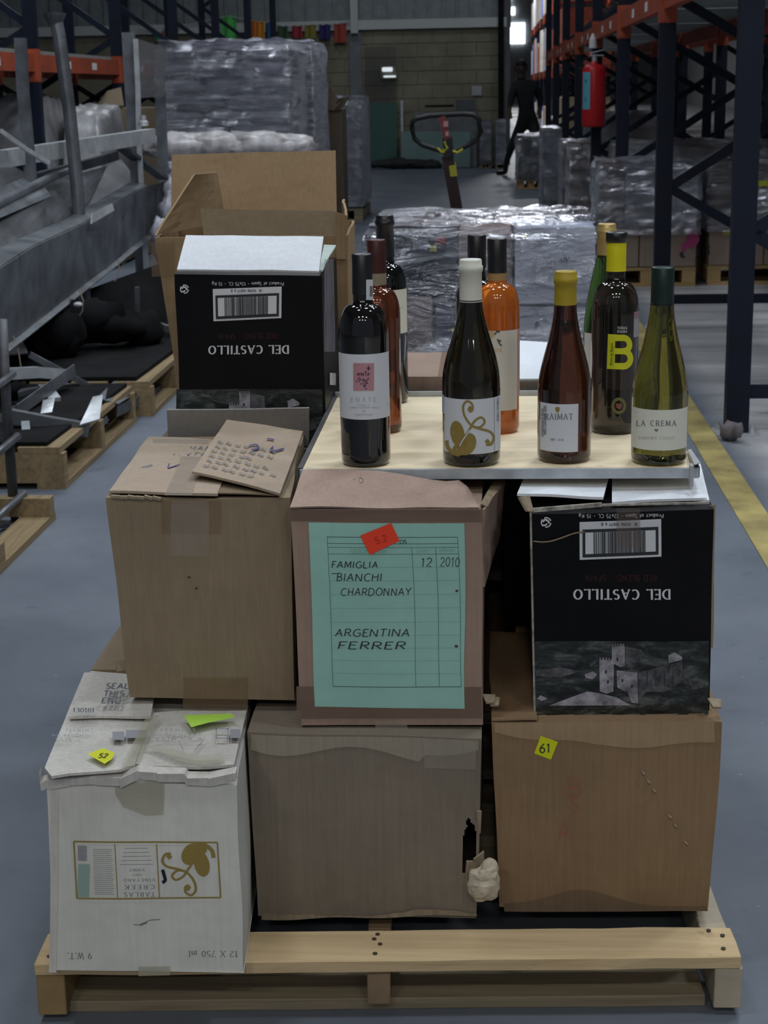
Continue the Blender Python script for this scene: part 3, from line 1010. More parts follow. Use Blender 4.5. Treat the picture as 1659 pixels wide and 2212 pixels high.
for i in range(24):
    y = 1834 + i * 4.2
    rect(ink, fl, 197 + i * .25, -y, 241 + i * .3 - (i * 7 % 5), -(y - .7))
ink.build('small_print', INK_GREY, WB, recalc=False)
ink = MB()
for i in range(11):
    rect(ink, fl, 164 + i * .1, -(1828 + i * 3.0), 184 + i * .1, -(1826.3 + i * 3.0))
ink.build('barcode', flat('ink_slate', (0.20, 0.21, 0.26), .7), WB, recalc=False)
ink = MB()
rect(ink, fl, 166, -1866, 191, -1937, 2, 6)
ink.build('green_panel', flat('pale_teal', (0.26, 0.37, 0.33), .7), WB, recalc=False)
ink = MB()
write(ink, '12 X 750 ml', fl, 461, -2061.5, 12.5, w=1.5, flip=True, serif=True, gap=.16, fit=106)
write(ink, '9 W.T.', fl, 172, -2064.5, 12.5, w=1.5, flip=True, serif=True, gap=.14, fit=54)
ribbon(ink, spiral([(290, -1997), (300, -1998), (312, -1994), (325, -1988), (346, -1986.5)]), 1.6, fl)
ribbon(ink, spiral([(303, -1999), (311, -1995), (318, -1993)]), 4, fl)
ink.build('lettering', INK_GREY, WB, recalc=False)
ink = MB()
ribbon(ink, spiral([(350, -1877), (354, -1890), (356, -1900), (350, -1905)]), 7, A_.pix('front', .0016))
ink.build('marker_stroke', flat('marker', (0.012, 0.012, 0.03), .6), WB, recalc=False)
tp = MB()
gt = A_.pix('front', 0.0018)
rect(tp, gt, 244, -1718, 351, -1690, 6, 4)
tp.add([gt(244, -1718), gt(351, -1718), gt(350, -1762), gt(312, -1764), (gt(262, -1745))], [(0, 1, 2, 3, 4)])
tp.build('tape', TAPE_OLD, WB, recalc=False)
tp = MB()
rect(tp, gt, 300, -2108, 368, -2088, 4, 2)
tp.build('tape', TAPE_OLD, WB, recalc=False)
# worn grey liner showing along the left edge and under the lid
wr = MB()
gl = A_.pix('front', 0.0007)
rect(wr, gl, 106, -2100, 122, -1700, 1, 14)
wr.build('scuffed_edge', K_WHITEDIRT, WB, recalc=False)
# lid flaps, curled at the front edge
def lid_pt(px, py, lift=0.0):
    return P(px, py, z=0.392 + lift)
def lid_panel(name, pts_front, pts_back, lift_f, lift_b, m, th=0.004, n=10, parent=WB, curl=None):
    """a lid flap between two pixel polylines (front edge, back edge)"""
    def lerp(pts, u):
        k = u * (len(pts) - 1)
        i = min(int(k), len(pts) - 2)
        t = k - i
        return pts[i][0] * (1 - t) + pts[i + 1][0] * t, pts[i][1] * (1 - t) + pts[i + 1][1] * t
    mb = MB()
    def fnn(off):
        def f_(u, v):
            a, b = lerp(pts_front, u), lerp(pts_back, u)
            x, y = a[0] + (b[0] - a[0]) * v, a[1] + (b[1] - a[1]) * v
            l = lift_f + (lift_b - lift_f) * v
            if curl:
                l += curl(u, v)
            p = P(x, y, z=0.392 + l)
            return p + Vector((0, 0, off + noise.noise(p * 14) * .0015))
        return f_
    mb.grid(fnn(th), n, n)
    mb.grid(fnn(0), n, n)
    N = (n + 1) ** 2
    for i in range(n):
        for a, b in ((i, i + 1), (n * (n + 1) + i, n * (n + 1) + i + 1), (i * (n + 1), (i + 1) * (n + 1)), (i * (n + 1) + n, (i + 1) * (n + 1) + n)):
            mb.f.append((a, b, b + N, a + N))
            mb.m.append(0)
    return mb.build(name, m, parent)
lid_panel('lid_flap', [(97, 1664), (112, 1683), (150, 1676), (200, 1672), (262, 1668), (291, 1657)], [(182, 1457), (200, 1456), (230, 1460), (260, 1470), (300, 1500), (334, 1535)], 0.018, 0.006, K_WHITEDIRT)
lid_panel('lid_flap', [(294, 1656), (320, 1660), (380, 1661), (440, 1662), (506, 1656)], [(330, 1545), (380, 1541), (430, 1541), (480, 1541), (533, 1541)], 0.016, 0.010, K_WHITEDIRT)
f3 = lid_panel('lid_flap', [(149, 1553), (200, 1552), (250, 1552), (326, 1552)], [(197, 1453), (230, 1457), (270, 1460), (340, 1470)], 0.019, 0.012, K_WHITEDIRT)
def lidfn(z):
    return lambda x, my: P(x, -my, z=z)
lt = MB()
l1 = lidfn(0.4275)
for s_, y_, x_ in (('SEAL', 1482, 253), ('THIS', 1498, 245), ('END', 1513, 240)):
    write(lt, s_, l1, x_, -y_, 11, w=2.6, gap=.14, slant=.2, fit={'SEAL': 50, 'THIS': 44, 'END': 42}[s_])
write(lt, '130181', l1, 181, -1534, 8.5, w=1.8, gap=.12, fit=46, serif=True)
lt.build('lid_print', INK_GREY, WB, recalc=False)
lt = MB()
l2 = lidfn(0.4190)
write(lt, 'FERMENT', l2, 172, -1578, 6, gap=.35, fit=58)
write(lt, 'NO REUTIL', l2, 148, -1588, 5, gap=.3, fit=70)
write(lt, 'ESTE', l2, 138, -1597, 5, gap=.3, fit=34)
write(lt, 'FERMENT', l2, 385, -1577, 6, gap=.35, fit=76)
write(lt, 'NO REUTILIZAR', l2, 383, -1587, 5, gap=.3, fit=104)
write(lt, 'ESTA CAJA', l2, 388, -1596, 5.5, gap=.25, fit=100)
ribbon(lt, [(386, -1601), (391, -1610), (396, -1619)], 1.6, l2)
ribbon(lt, [(442, -1596), (430, -1610), (420, -1621)], 1.6, l2)
rect(lt, l2, 243, -1598, 268, -1580)
rect(lt, l2, 272, -1594, 318, -1577)
frame(lt, l2, 466, -1596, 494, -1573, 2.5)
rect(lt, l2, 497, -1594, 520, -1575)
lt.build('faded_print', flat('ink_lid', (.27, .27, .30), .8), WB, recalc=False)
tp = MB()
l3 = lidfn(0.4198)
for pl in ([(318, 1545), (345, 1545), (292, 1655), (262, 1655)],):
    tp.add([l3(x, -y) for x, y in pl], [(0, 1, 2, 3)])
pts = [(312, 1612), (340, 1610), (380, 1620), (430, 1630), (480, 1628), (486, 1645), (440, 1652), (390, 1645), (350, 1628)]
tp.add([l3(x, -y) for x, y in pts], [tuple(range(len(pts)))])
tp.build('lid_tape', TAPE_OLD, WB, recalc=False)
st_ = MB()
l4 = lidfn(0.4208)
st_.add([l4(x, -y) for x, y in ((189, 1629), (222, 1616), (248, 1626), (241, 1640), (226, 1650))], [(0, 1, 2, 3, 4)])
st_.build('yellow_sticker', YEL_LABEL, WB, recalc=False)
st_ = MB()
write(st_, '52', lidfn(.4215), 220, -1632, 9, w=1.3, jit=.1, slant=.4, fit=20)
st_.build('sticker_writing', INK, WB, recalc=False)
st_ = MB()
st_.add([l4(x, -y) for x, y in ((397, 1545), (500, 1541), (507, 1550), (450, 1561), (413, 1571))], [(0, 1, 2, 3, 4)])
st_.build('lime_sticker', LIME_LABEL, WB, recalc=False)
# torn front rim under the lid
tr_ = MB()
rim = [(86, 1668), (88, 1692), (105, 1687), (150, 1683), (205, 1679), (260, 1683), (300, 1667), (340, 1672), (400, 1674), (405, 1682), (450, 1683), (510, 1672)]
for i in range(len(rim) - 1):
    a, b = rim[i], rim[i + 1]
    p, q = P(a[0], a[1], y=2.083), P(b[0], b[1], y=2.083)
    tr_.hexa([p - Vector((0, .002, .009 + .002 * (i % 3))), q - Vector((0, .002, .010)), q + Vector((0, .006, -.008)), p + Vector((0, .006, -.008))],
             [p + Vector((0, -.004, .002)), q + Vector((0, -.003, .003)), q + Vector((0, .012, .006)), p + Vector((0, .012, .006))])
tr_.build('torn_rim', K_WHITEDIRT, WB)

# ================================================================== LOWER MIDDLE CARTON (with a torn hole)
B_ = Carton([(-0.352, 2.246, 0.1), (-0.018, 2.25, 0.1), (-0.016, 2.66, 0.1), (-0.352, 2.66, 0.1)], [(-0.362, 2.25, 0.402), (-0.008, 2.235, 0.400), (-0.010, 2.66, 0.402), (-0.352, 2.66, 0.402)], 0.005, 2, 0.004)
MBX = thing('cardboard_box', (-0.18, 2.45, 0.1), 'greyish brown carton with a torn hole in its lower right edge, bottom middle', 'box')
def hole(u, v):
    if not (0.925 < u < 0.99 and 0.25 < v < 0.56):
        return False
    c = 0.957 + 0.006 * math.sin(v * 30) + 0.010 * noise.noise(Vector((0, v * 40, 3)))
    wv = (0.042 + 0.014 * noise.noise(Vector((u * 30, v * 55, 1)))) * min(1, max(0, (0.58 - v)) / 0.16)
    return abs(u - c) < wv
B_.body(K_GREY, 'body', MBX, skip=hole)
gb = B_.pix('front', 0.001)
w_ = MB()
n_ = 24
topl = [(537, 1583), (1040, 1592)]
def wet(u, v):
    x = 540 + (1036 - 540) * u
    low = 1612 + 14 * math.sin(u * 9 + .5) + 22 * (u if u < .7 else .7) - (18 if u > .75 else 0)
    return gb(x, -(1586 + (low - 1586) * v))
w_.grid(wet, 30, 5)
w_.build('pale_water_stain', K_EDGE if False else cardboard('grey_light', (0.33, 0.295, 0.235), (0.28, 0.25, 0.20)), MBX, recalc=False)
B_.strip('front', 0, 0, 1, 1, TAPE_CLEAR) if False else None
tp = MB()
rect(tp, B_.pix('front', .0034), 916, -1650, 1030, -1590, 12, 8)
tp.build('tape', TAPE_CLEAR, MBX, recalc=False)
# frayed lower edge liner
fr = MB()
def fray(off):
    def f_(u, v):
        x = 565 + (1030 - 565) * u
        ylo = 1987 - 10 * u + 2 * math.sin(u * 14)
        hi = 8 + 5 * math.sin(u * 9 + 1) + 4 * noise.noise(Vector((u * 16, 0, 0)))
        return P(x, ylo - hi * v, y=2.2425 + off)
    return f_
fr.grid(fray(0), 40, 2)
fr.grid(fray(.004), 40, 2)
fr.grid(lambda u, v: fray(.004 * v)(u, 1), 40, 1)
fr.grid(lambda u, v: fray(.004 * v)(u, 0), 40, 1)
fr.build('frayed_edge', K_EDGE, MBX)
# crumpled piece of liner hanging out of the hole
cr_ = MB()
cc = P(1047, 1905, y=2.228)
def crump(u, v):
    a, b = u * 2 * math.pi, (v - .5) * math.pi
    d = Vector((math.cos(a) * math.cos(b) * .024, math.sin(a) * math.cos(b) * .014, math.sin(b) * .034))
    k = 1 + .42 * noise.noise(d * 45 + Vector((4, 1, 2))) - .30 * abs(noise.noise(d * 75)) + .05
    return cc + d * k
cr_.grid(crump, 40, 26)
cr_.build('crumpled_liner', mat('torn_liner', (0.50, 0.44, 0.34), .85, var=.15, scale=30, bump=.6, bscale=120), MBX)
cr_ = MB()
for (a, b, c2, d) in (((1008, 1862), (1030, 1862), (1028, 1935), (1004, 1925)), ((1028, 1752), (1040, 1752), (1038, 1800), (1034, 1800)), ((1024, 1858), (1046, 1840), (1046, 1878), (1030, 1880))):
    q = [P(*p, y=2.238 + .003 * i) for i, p in enumerate((a, b, c2, d))]
    cr_.slab(q, .003, 4)
    cr_.build('torn_flap', K_EDGE, MBX)
    cr_ = MB()

# ================================================================== LOWER RIGHT CARTON
C_ = Carton([(0.018, 2.283, 0.101), (0.337, 2.276, 0.101), (0.339, 2.69, 0.1), (0.02, 2.69, 0.1)], [(0.003, 2.272, 0.412), (0.347, 2.268, 0.414), (0.345, 2.69, 0.412), (0.006, 2.69, 0.412)], 0.005, 3, 0.004)
RB = thing('cardboard_box', (0.175, 2.47, 0.1), 'large plain brown carton with a yellow 61 sticker, lowest at the right of the pallet', 'box')
C_.body(K_BROWN, 'body', RB)
gc = C_.pix('front', .001)
w_ = MB()
def wet2(u, v):
    x = 1064 + (1545 - 1064) * u
    low = 1580 + 30 * min(1, u * 2.2) + 5 * math.sin(u * 12)
    return gc(x, -(1560 + (low - 1560) * v))
w_.grid(wet2, 30, 3)
w_.build('pale_top_band', cardboard('brown_light', (0.37, 0.26, 0.155), (0.32, 0.22, 0.13)), RB, recalc=False)
w_ = MB()
def wet3(u, v):
    x = 1090 + (1528 - 1090) * u
    hi = 1952 - 34 * math.exp(-((u - .38) / .22) ** 2) + 8 * u
    return gc(x, -(1968 + (hi - 1968) * v))
w_.grid(wet3, 30, 3)
w_.build('damp_stain', cardboard('brown_damp', (0.20, 0.135, 0.085), (0.17, 0.115, 0.07)), RB, recalc=False)
s_ = MB()
gs = C_.pix('front', .0014)
s_.add([gs(x, -y) for x, y in ((1166, 1588), (1205, 1601), (1190, 1639), (1152, 1625))], [(0, 1, 2, 3)])
s_.build('yellow_sticker', YEL_LABEL, RB, recalc=False)
s_ = MB()
write(s_, '61', C_.pix('front', .0018), 1176, -1614, 19, w=2.4, jit=.04, fit=25, rot=0)
s_.build('sticker_writing', INK, RB, recalc=False)
s_ = MB()
write(s_, 'B', gc, 1245, -1700, 46, w=2.5, jit=.06, seed=4)
write(s_, 'S', gc, 1243, -1740, 34, w=2.5, jit=.06)
write(s_, 'A', gc, 1222, -1795, 46, w=2.5, jit=.06)
s_.build('faint_red_writing', flat('faint_red', (0.33, 0.12, 0.095), .8), RB, recalc=False)
s_ = MB()
for k in range(9):
    if k in (3, 4, 7):
        continue
    x, y = 1392 + k * 11.2, 1668 + k * 19
    p = gs(x, -y)
    s_.tube([p + Vector((-.003, 0, .004)), p + Vector((.001, -.0015, 0)), p + Vector((.004, 0, -.004))], [.0008, .0022, .0008], 6)
s_.build('torn_scuff', K_EDGE, RB)
s_ = MB()
for (x, y, dx) in ((1050, 1520, 8), (1060, 1526, 14), (1540, 1530, 12)):
    p = P(x, y, y=2.275)
    s_.slab([p, p + Vector((.012, 0, 0)), p + Vector((.014, .02, .004)), p + Vector((-.006, .02, .005))], .003, 3)
s_.build('torn_corner', K_EDGE, RB)
# top flap edges of the brown carton
MB().slab([C_.pt('top', .0, .0) + Vector((0, 0, .003)), C_.pt('top', .20, .0) + Vector((0, 0, .003)), C_.pt('top', .20, .9) + Vector((0, 0, .003)), C_.pt('top', 0, .9) + Vector((0, 0, .003))], .003).build('lid_flap', K_BROWN, RB)

# ================================================================== SECOND ROW, LEFT CARTON
D_ = Carton([(-0.556, 2.335, 0.424), (-0.296, 2.335, 0.420), (-0.312, 2.74, 0.42), (-0.575, 2.74, 0.42)], [(-0.566, 2.31, 0.75), (-0.291, 2.31, 0.75), (-0.321, 2.77, 0.748), (-0.592, 2.74, 0.748)], 0.004, 5, 0.003)
LB = thing('cardboard_box', (-0.44, 2.53, 0.42), 'tan carton with scribbled lid and lifted flap, standing on the white carton', 'box')
D_.body(K_TAN, 'body', LB)
gd = D_.pix('front', .0012)
tp = MB()
rect(tp, gd, 352, -1150, 482, -1078, 5, 4)
tp.build('brown_tape', TAPE_BROWN, LB, recalc=False)
tp = MB()
rect(tp, D_.pix('front', .0018), 374, -1198, 456, -1078, 6, 6)
tp.build('clear_tape', TAPE_CLEAR, LB, recalc=False)
tp = MB()
rect(tp, gd, 392, -1537, 535, -1462, 5, 4)
tp.build('brown_tape', TAPE_BROWN, LB, recalc=False)
s_ = MB()
for x, y in ((412, 1246), (427, 1270)):
    s_.lathe([(.0012, 0), (.0022, .001), (.0012, .0022)], gd(x, -y), 8)
s_.build('puncture_mark', INK, LB)
def dlid(lift):
    return lambda x, my: P(x, -my, z=0.751 + lift)
# lid halves
def zpanel(name, pts, z0s, m, parent, th=.004, n=8):
    q = [P(px, py, z=z) for (px, py), z in zip(pts, z0s)]
    mb = MB()
    mb.slab(q, th, n)
    return mb.build(name, m, parent)
LIDC = cardboard('kraft_lid', (0.42, 0.335, 0.255), (0.35, 0.275, 0.205))
zpanel('lid_flap', [(236, 1066), (470, 1072), (520, 955), (322, 948)], [.754, .754, .754, .754], LIDC, LB)
zpanel('lifted_flap', [(415, 1024), (605, 1069), (655, 938), (490, 910)], [.768, .757, .768, .790], LIDC, LB)
zpanel('inner_flap', [(445, 1068), (600, 1070), (640, 960), (500, 950)], [.7535, .7535, .7535, .7535], K_INNER, LB, th=.002)
s_ = MB()
lf = dlid(.0085)
write(s_, 'CHAIRMAN', lf, 395, -968, 8, w=1.3, jit=.06, gap=.25, fit=120, slant=.3)
write(s_, 'TINTO', lf, 408, -981, 6, w=1.3, jit=.06, gap=.25, fit=80, slant=.3)
ribbon(s_, [(306, -1010), (318, -1008), (329, -1004)], 4, lf)
s_.build('marker_writing', INK_GREY, LB, recalc=False)
s_ = MB()
ribbon(s_, spiral([(366, -1001), (363, -1010), (370, -1009), (388, -1003)]), 2.2, lf)
s_.build('blue_tick', INK_BLUE, LB, recalc=False)
tp = MB()
rect(tp, dlid(.009), 330, -957, 450, -948, 4, 1)
tp.add([dlid(.009)(x, -y) for x, y in ((392, 985), (440, 985), (415, 1070), (355, 1070))], [(0, 1, 2, 3)])
tp.build('lid_tape', TAPE_CLEAR, LB, recalc=False)
# writing on the lifted flap (mapped on its plane)
q0, q1, q2, q3 = P(415, 1024, z=.7685), P(605, 1069, z=.7575), P(655, 938, z=.7685), P(490, 910, z=.7905)
def flapfn(x, y):
    u, v = x, y
    p = (q0 * (1 - u) + q1 * u) * (1 - v) + (q3 * (1 - u) + q2 * u) * v
    n = (q1 - q0).cross(q3 - q0).normalized()
    return p + n * (.0062 + noise.noise(p * 11) * .004)
s_ = MB()
rnd = random.Random(3)
for r_ in range(6):
    for k in range(rnd.randint(5, 8)):
        x = .06 + k * .105 + rnd.uniform(0, .03)
        y = .12 + r_ * .085
        ribbon(s_, spiral([(x, y), (x + .02, y + rnd.uniform(.005, .03)), (x + .045, y - .005), (x + .07, y + rnd.uniform(0, .03))], 3), .012, flapfn)
s_.build('marker_writing', INK_GREY, LB, recalc=False)
s_ = MB()
ribbon(s_, spiral([(.45, .56), (.52, .60), (.58, .55), (.50, .51)]), .018, flapfn)
ribbon(s_, spiral([(.62, .72), (.68, .73), (.71, .72)]), .02, flapfn)
ribbon(s_, spiral([(.73, .62), (.72, .55), (.78, .57), (.86, .63)]), .02, flapfn)
s_.build('blue_tick', INK_BLUE, LB, recalc=False)
s_ = MB()
for i in range(6):
    p, q = P(240 + i * 18, 1072 + 2 * (i % 2), y=2.305), P(258 + i * 18, 1073 + i, y=2.305)
    s_.bar(p, q, .006, .004)
s_.build('crushed_edge', K_EDGE, LB)
s_ = MB()
p = P(258, 1440, y=2.33)
s_.slab([p + Vector((-.006, 0, -.008)), p + Vector((.010, .01, -.008)), p + Vector((.010, .012, .008)), p + Vector((-.007, .004, .008))], .003, 3)
s_.build('torn_tab', K_EDGE, LB)

# ================================================================== SECOND ROW, MIDDLE CARTON (green form)
E_ = Carton([(-0.281, 2.268, 0.4065), (-0.0085, 2.272, 0.4065), (-0.006, 2.66, .4065), (-0.270, 2.66, .4065)], [(-0.286, 2.270, 0.742), (-0.008, 2.268, 0.742), (-0.006, 2.66, .742), (-.276, 2.66, .742)], 0.0035, 6, 0.002)
GB = thing('cardboard_box', (-0.14, 2.46, 0.4065), 'pinkish brown carton with a green handwritten form and red sticker', 'box')
E_.body(K_PINK, 'body', GB)
def Q4(x, y):
    return 600 + x / 3.19, -(980 + y / 3.19)
ge = E_.pix('front', .0012)
f_ = MB()
a, b, c, d = Q4(215, 473), Q4(1288, 475), Q4(1285, 1757), Q4(255, 1742)
def sheet(u, v):
    x = (d[0] * (1 - u) + c[0] * u) * (1 - v) + (a[0] * (1 - u) + b[0] * u) * v
    y = (d[1] * (1 - u) + c[1] * u) * (1 - v) + (a[1] * (1 - u) + b[1] * u) * v
    return ge(x, y)
f_.grid(sheet, 14, 16)
f_.build('green_form', FORM_GREEN, GB, recalc=False, smooth=True)
gf = E_.pix('front', .0018)
def tabx(xt, y):
    """table verticals lean with the sheet"""
    return xt + (y - 570) * .04 * (1 - (xt - 345) / 2400)
f_ = MB()
def hl(y, x0, x1, w):
    ribbon(f_, seg(Q4(tabx(x0, y), y), Q4(tabx(x1, y), y), 8), w, gf)
hl(570, 343, 1240, 1.2)
hl(614, 343, 1240, 1.0)
hl(640, 345, 1240, .8)
hl(685, 345, 1240, .8)
hl(1602, 345, 1240, 1.3)
for x in (345, 925, 1088, 1240):
    ribbon(f_, seg(Q4(tabx(x, 570 if x in (345, 1240) else 640), 570 if x in (345, 1240) else 640), Q4(tabx(x, 1602), 1602)), .9, gf)
write(f_, 'OS', gf, *Q4(870, 600), 8, w=1.5, fit=15)
f_.build('form_lines', FORM_LINE, GB, recalc=False)
f_ = MB()
for y in (775, 868, 963, 1056, 1152, 1243, 1332, 1420, 1510):
    hl(y, 350, 1240, .7)
write(f_, 'DESCRIPCION', gf, *Q4(633, 664), 7, w=1.2, fit=76)
write(f_, 'CANT.', gf, *Q4(1004, 664), 5.5, w=.9, fit=28)
write(f_, 'ANADA', gf, *Q4(1166, 659), 5.5, w=.9, fit=34)
ribbon(f_, [Q4(1135, 646), Q4(1143, 643), Q4(1150, 646)], .9, gf)
f_.build('form_print', FORM_FAINT, GB, recalc=False)
hw = MB()
def hand(s, x0, x1, y0, y1, seed, slant=.12):
    cx, cy = Q4((x0 + x1) / 2, (y0 + y1) / 2)
    write(hw, s, gf, cx, cy, (y1 - y0) / 3.19, w=1.7, jit=.045, slant=slant, fit=(x1 - x0) / 3.19, seed=seed)
hand('FAMIGLIA', 372, 695, 735, 778, 1)
hand('BIANCHI', 405, 722, 818, 868, 2)
ribbon(hw, [Q4(372, 820), Q4(420, 818)], 1.5, gf)
hand('CHARDONNAY', 435, 912, 918, 968, 3)
hand('12', 988, 1060, 712, 770, 4)
hand('2010', 1115, 1250, 712, 772, 5)
hand('ARGENTINA', 398, 908, 1200, 1250, 6)
hand('FERRER', 420, 885, 1288, 1338, 7)
hw.build('handwriting', INK, GB, recalc=False)
s_ = MB()
for (x, y, r) in ((1228, 940, 3.4), (1230, 1320, 4.0)):
    cx, cy = Q4(x, y)
    ring = [gf(cx + r * math.cos(k * .5236), cy + r * .8 * math.sin(k * .5236)) for k in range(12)]
    s_.poly(ring)
s_.build('spot', flat('spot_brown', (.10, .06, .04), .7), GB, recalc=False)
s_ = MB()
gr = E_.pix('front', .0026)
s_.add([gr(*Q4(x, y)) for x, y in ((575, 558), (790, 470), (845, 592), (640, 690))], [(0, 1, 2, 3)])
s_.build('red_sticker', RED_LABEL, GB, recalc=False)
s_ = MB()
write(s_, '5.2', E_.pix('front', .0030), *Q4(718, 582), 14, w=2, fit=26, rot=.3, jit=.04)
s_.build('sticker_writing', RED_INK, GB, recalc=False)
# brown paper tape framing the face
tp = MB()
rect(tp, E_.pix('front', .0008), 626, -1126, 1042, -1100, 8, 2)
tp.build('paper_tape', tape_mat('tape_paper_top', (0.19, 0.125, 0.09), .75, .4), GB, recalc=False)
tp = MB()
rect(tp, E_.pix('front', .0008), 640, -1552, 1040, -1483, 8, 2)
tp.build('paper_tape', tape_mat('tape_paper', (0.19, 0.125, 0.09), .75, .4), GB, recalc=False)
tp = MB()
rect(tp, E_.pix('front', .0028), 812, -1584, 880, -1556, 4, 3)
tp.build('clear_tape', TAPE_CLEAR, GB, recalc=False)
# front lid flap leaning up against the board, right flap sprung open
fl_ = MB()
def frontflap(off):
    top = [(655, 1018), (700, 1016), (760, 1017), (830, 1022), (890, 1033), (950, 1042), (1000, 1038), (1024, 1074)]
    def f2(u, v):
        k = u * (len(top) - 1)
        i = min(int(k), len(top) - 2)
        t = k - i
        tx, ty = top[i][0] * (1 - t) + top[i + 1][0] * t, top[i][1] * (1 - t) + top[i + 1][1] * t
        lo = P(627 + (1034 - 627) * u, 1099, y=2.268)
        hi = P(tx, ty, y=2.352)
        return lo + (hi - lo) * v + Vector((0, -.001, .001)) * off + Vector((0, 0, noise.noise(Vector((u * 3, v * 2, 0))) * .003))
    return f2
n = 12
fl_.grid(frontflap(0), n, n)
fl_.grid(frontflap(3.0), n, n)
N = (n + 1) ** 2
for i in range(n):
    for a_, b_2 in ((i, i + 1), (n * (n + 1) + i, n * (n + 1) + i + 1), (i * (n + 1), (i + 1) * (n + 1)), (i * (n + 1) + n, (i + 1) * (n + 1) + n)):
        fl_.f.append((a_, b_2, b_2 + N, a_ + N))
        fl_.m.append(0)
fl_.build('front_flap', cardboard('kraft_pink_top', (0.44, 0.32, 0.265), (0.37, 0.265, 0.215)), GB)
s_ = MB()
write(s_, 'TINTO', lambda x, y: P(x, -y, y=2.268 + .084 * (1099 - (-y)) / 82 * 1 if False else 2.268 + .084 * max(0, min(1, (1099 + y) / 80.0))) + Vector((0, -.004, .003)), 757, -1046, 12, w=1.0, jit=.05, rot=.25, gap=.4, fit=58)
s_.build('marker_writing', INK_GREY, GB, recalc=False)
MB().slab([P(1040, 1100, y=2.272), P(1040, 1268, y=2.274), P(1078, 1140, y=2.45), P(1086, 1038, y=2.42)], .004).build('side_flap', K_PINK, GB)
MB().slab([P(1036, 1092, y=2.272), P(1050, 1098, y=2.29), P(1085, 1038, y=2.42), P(1062, 1042, y=2.42)], .003).build('side_flap', K_EDGE, GB)

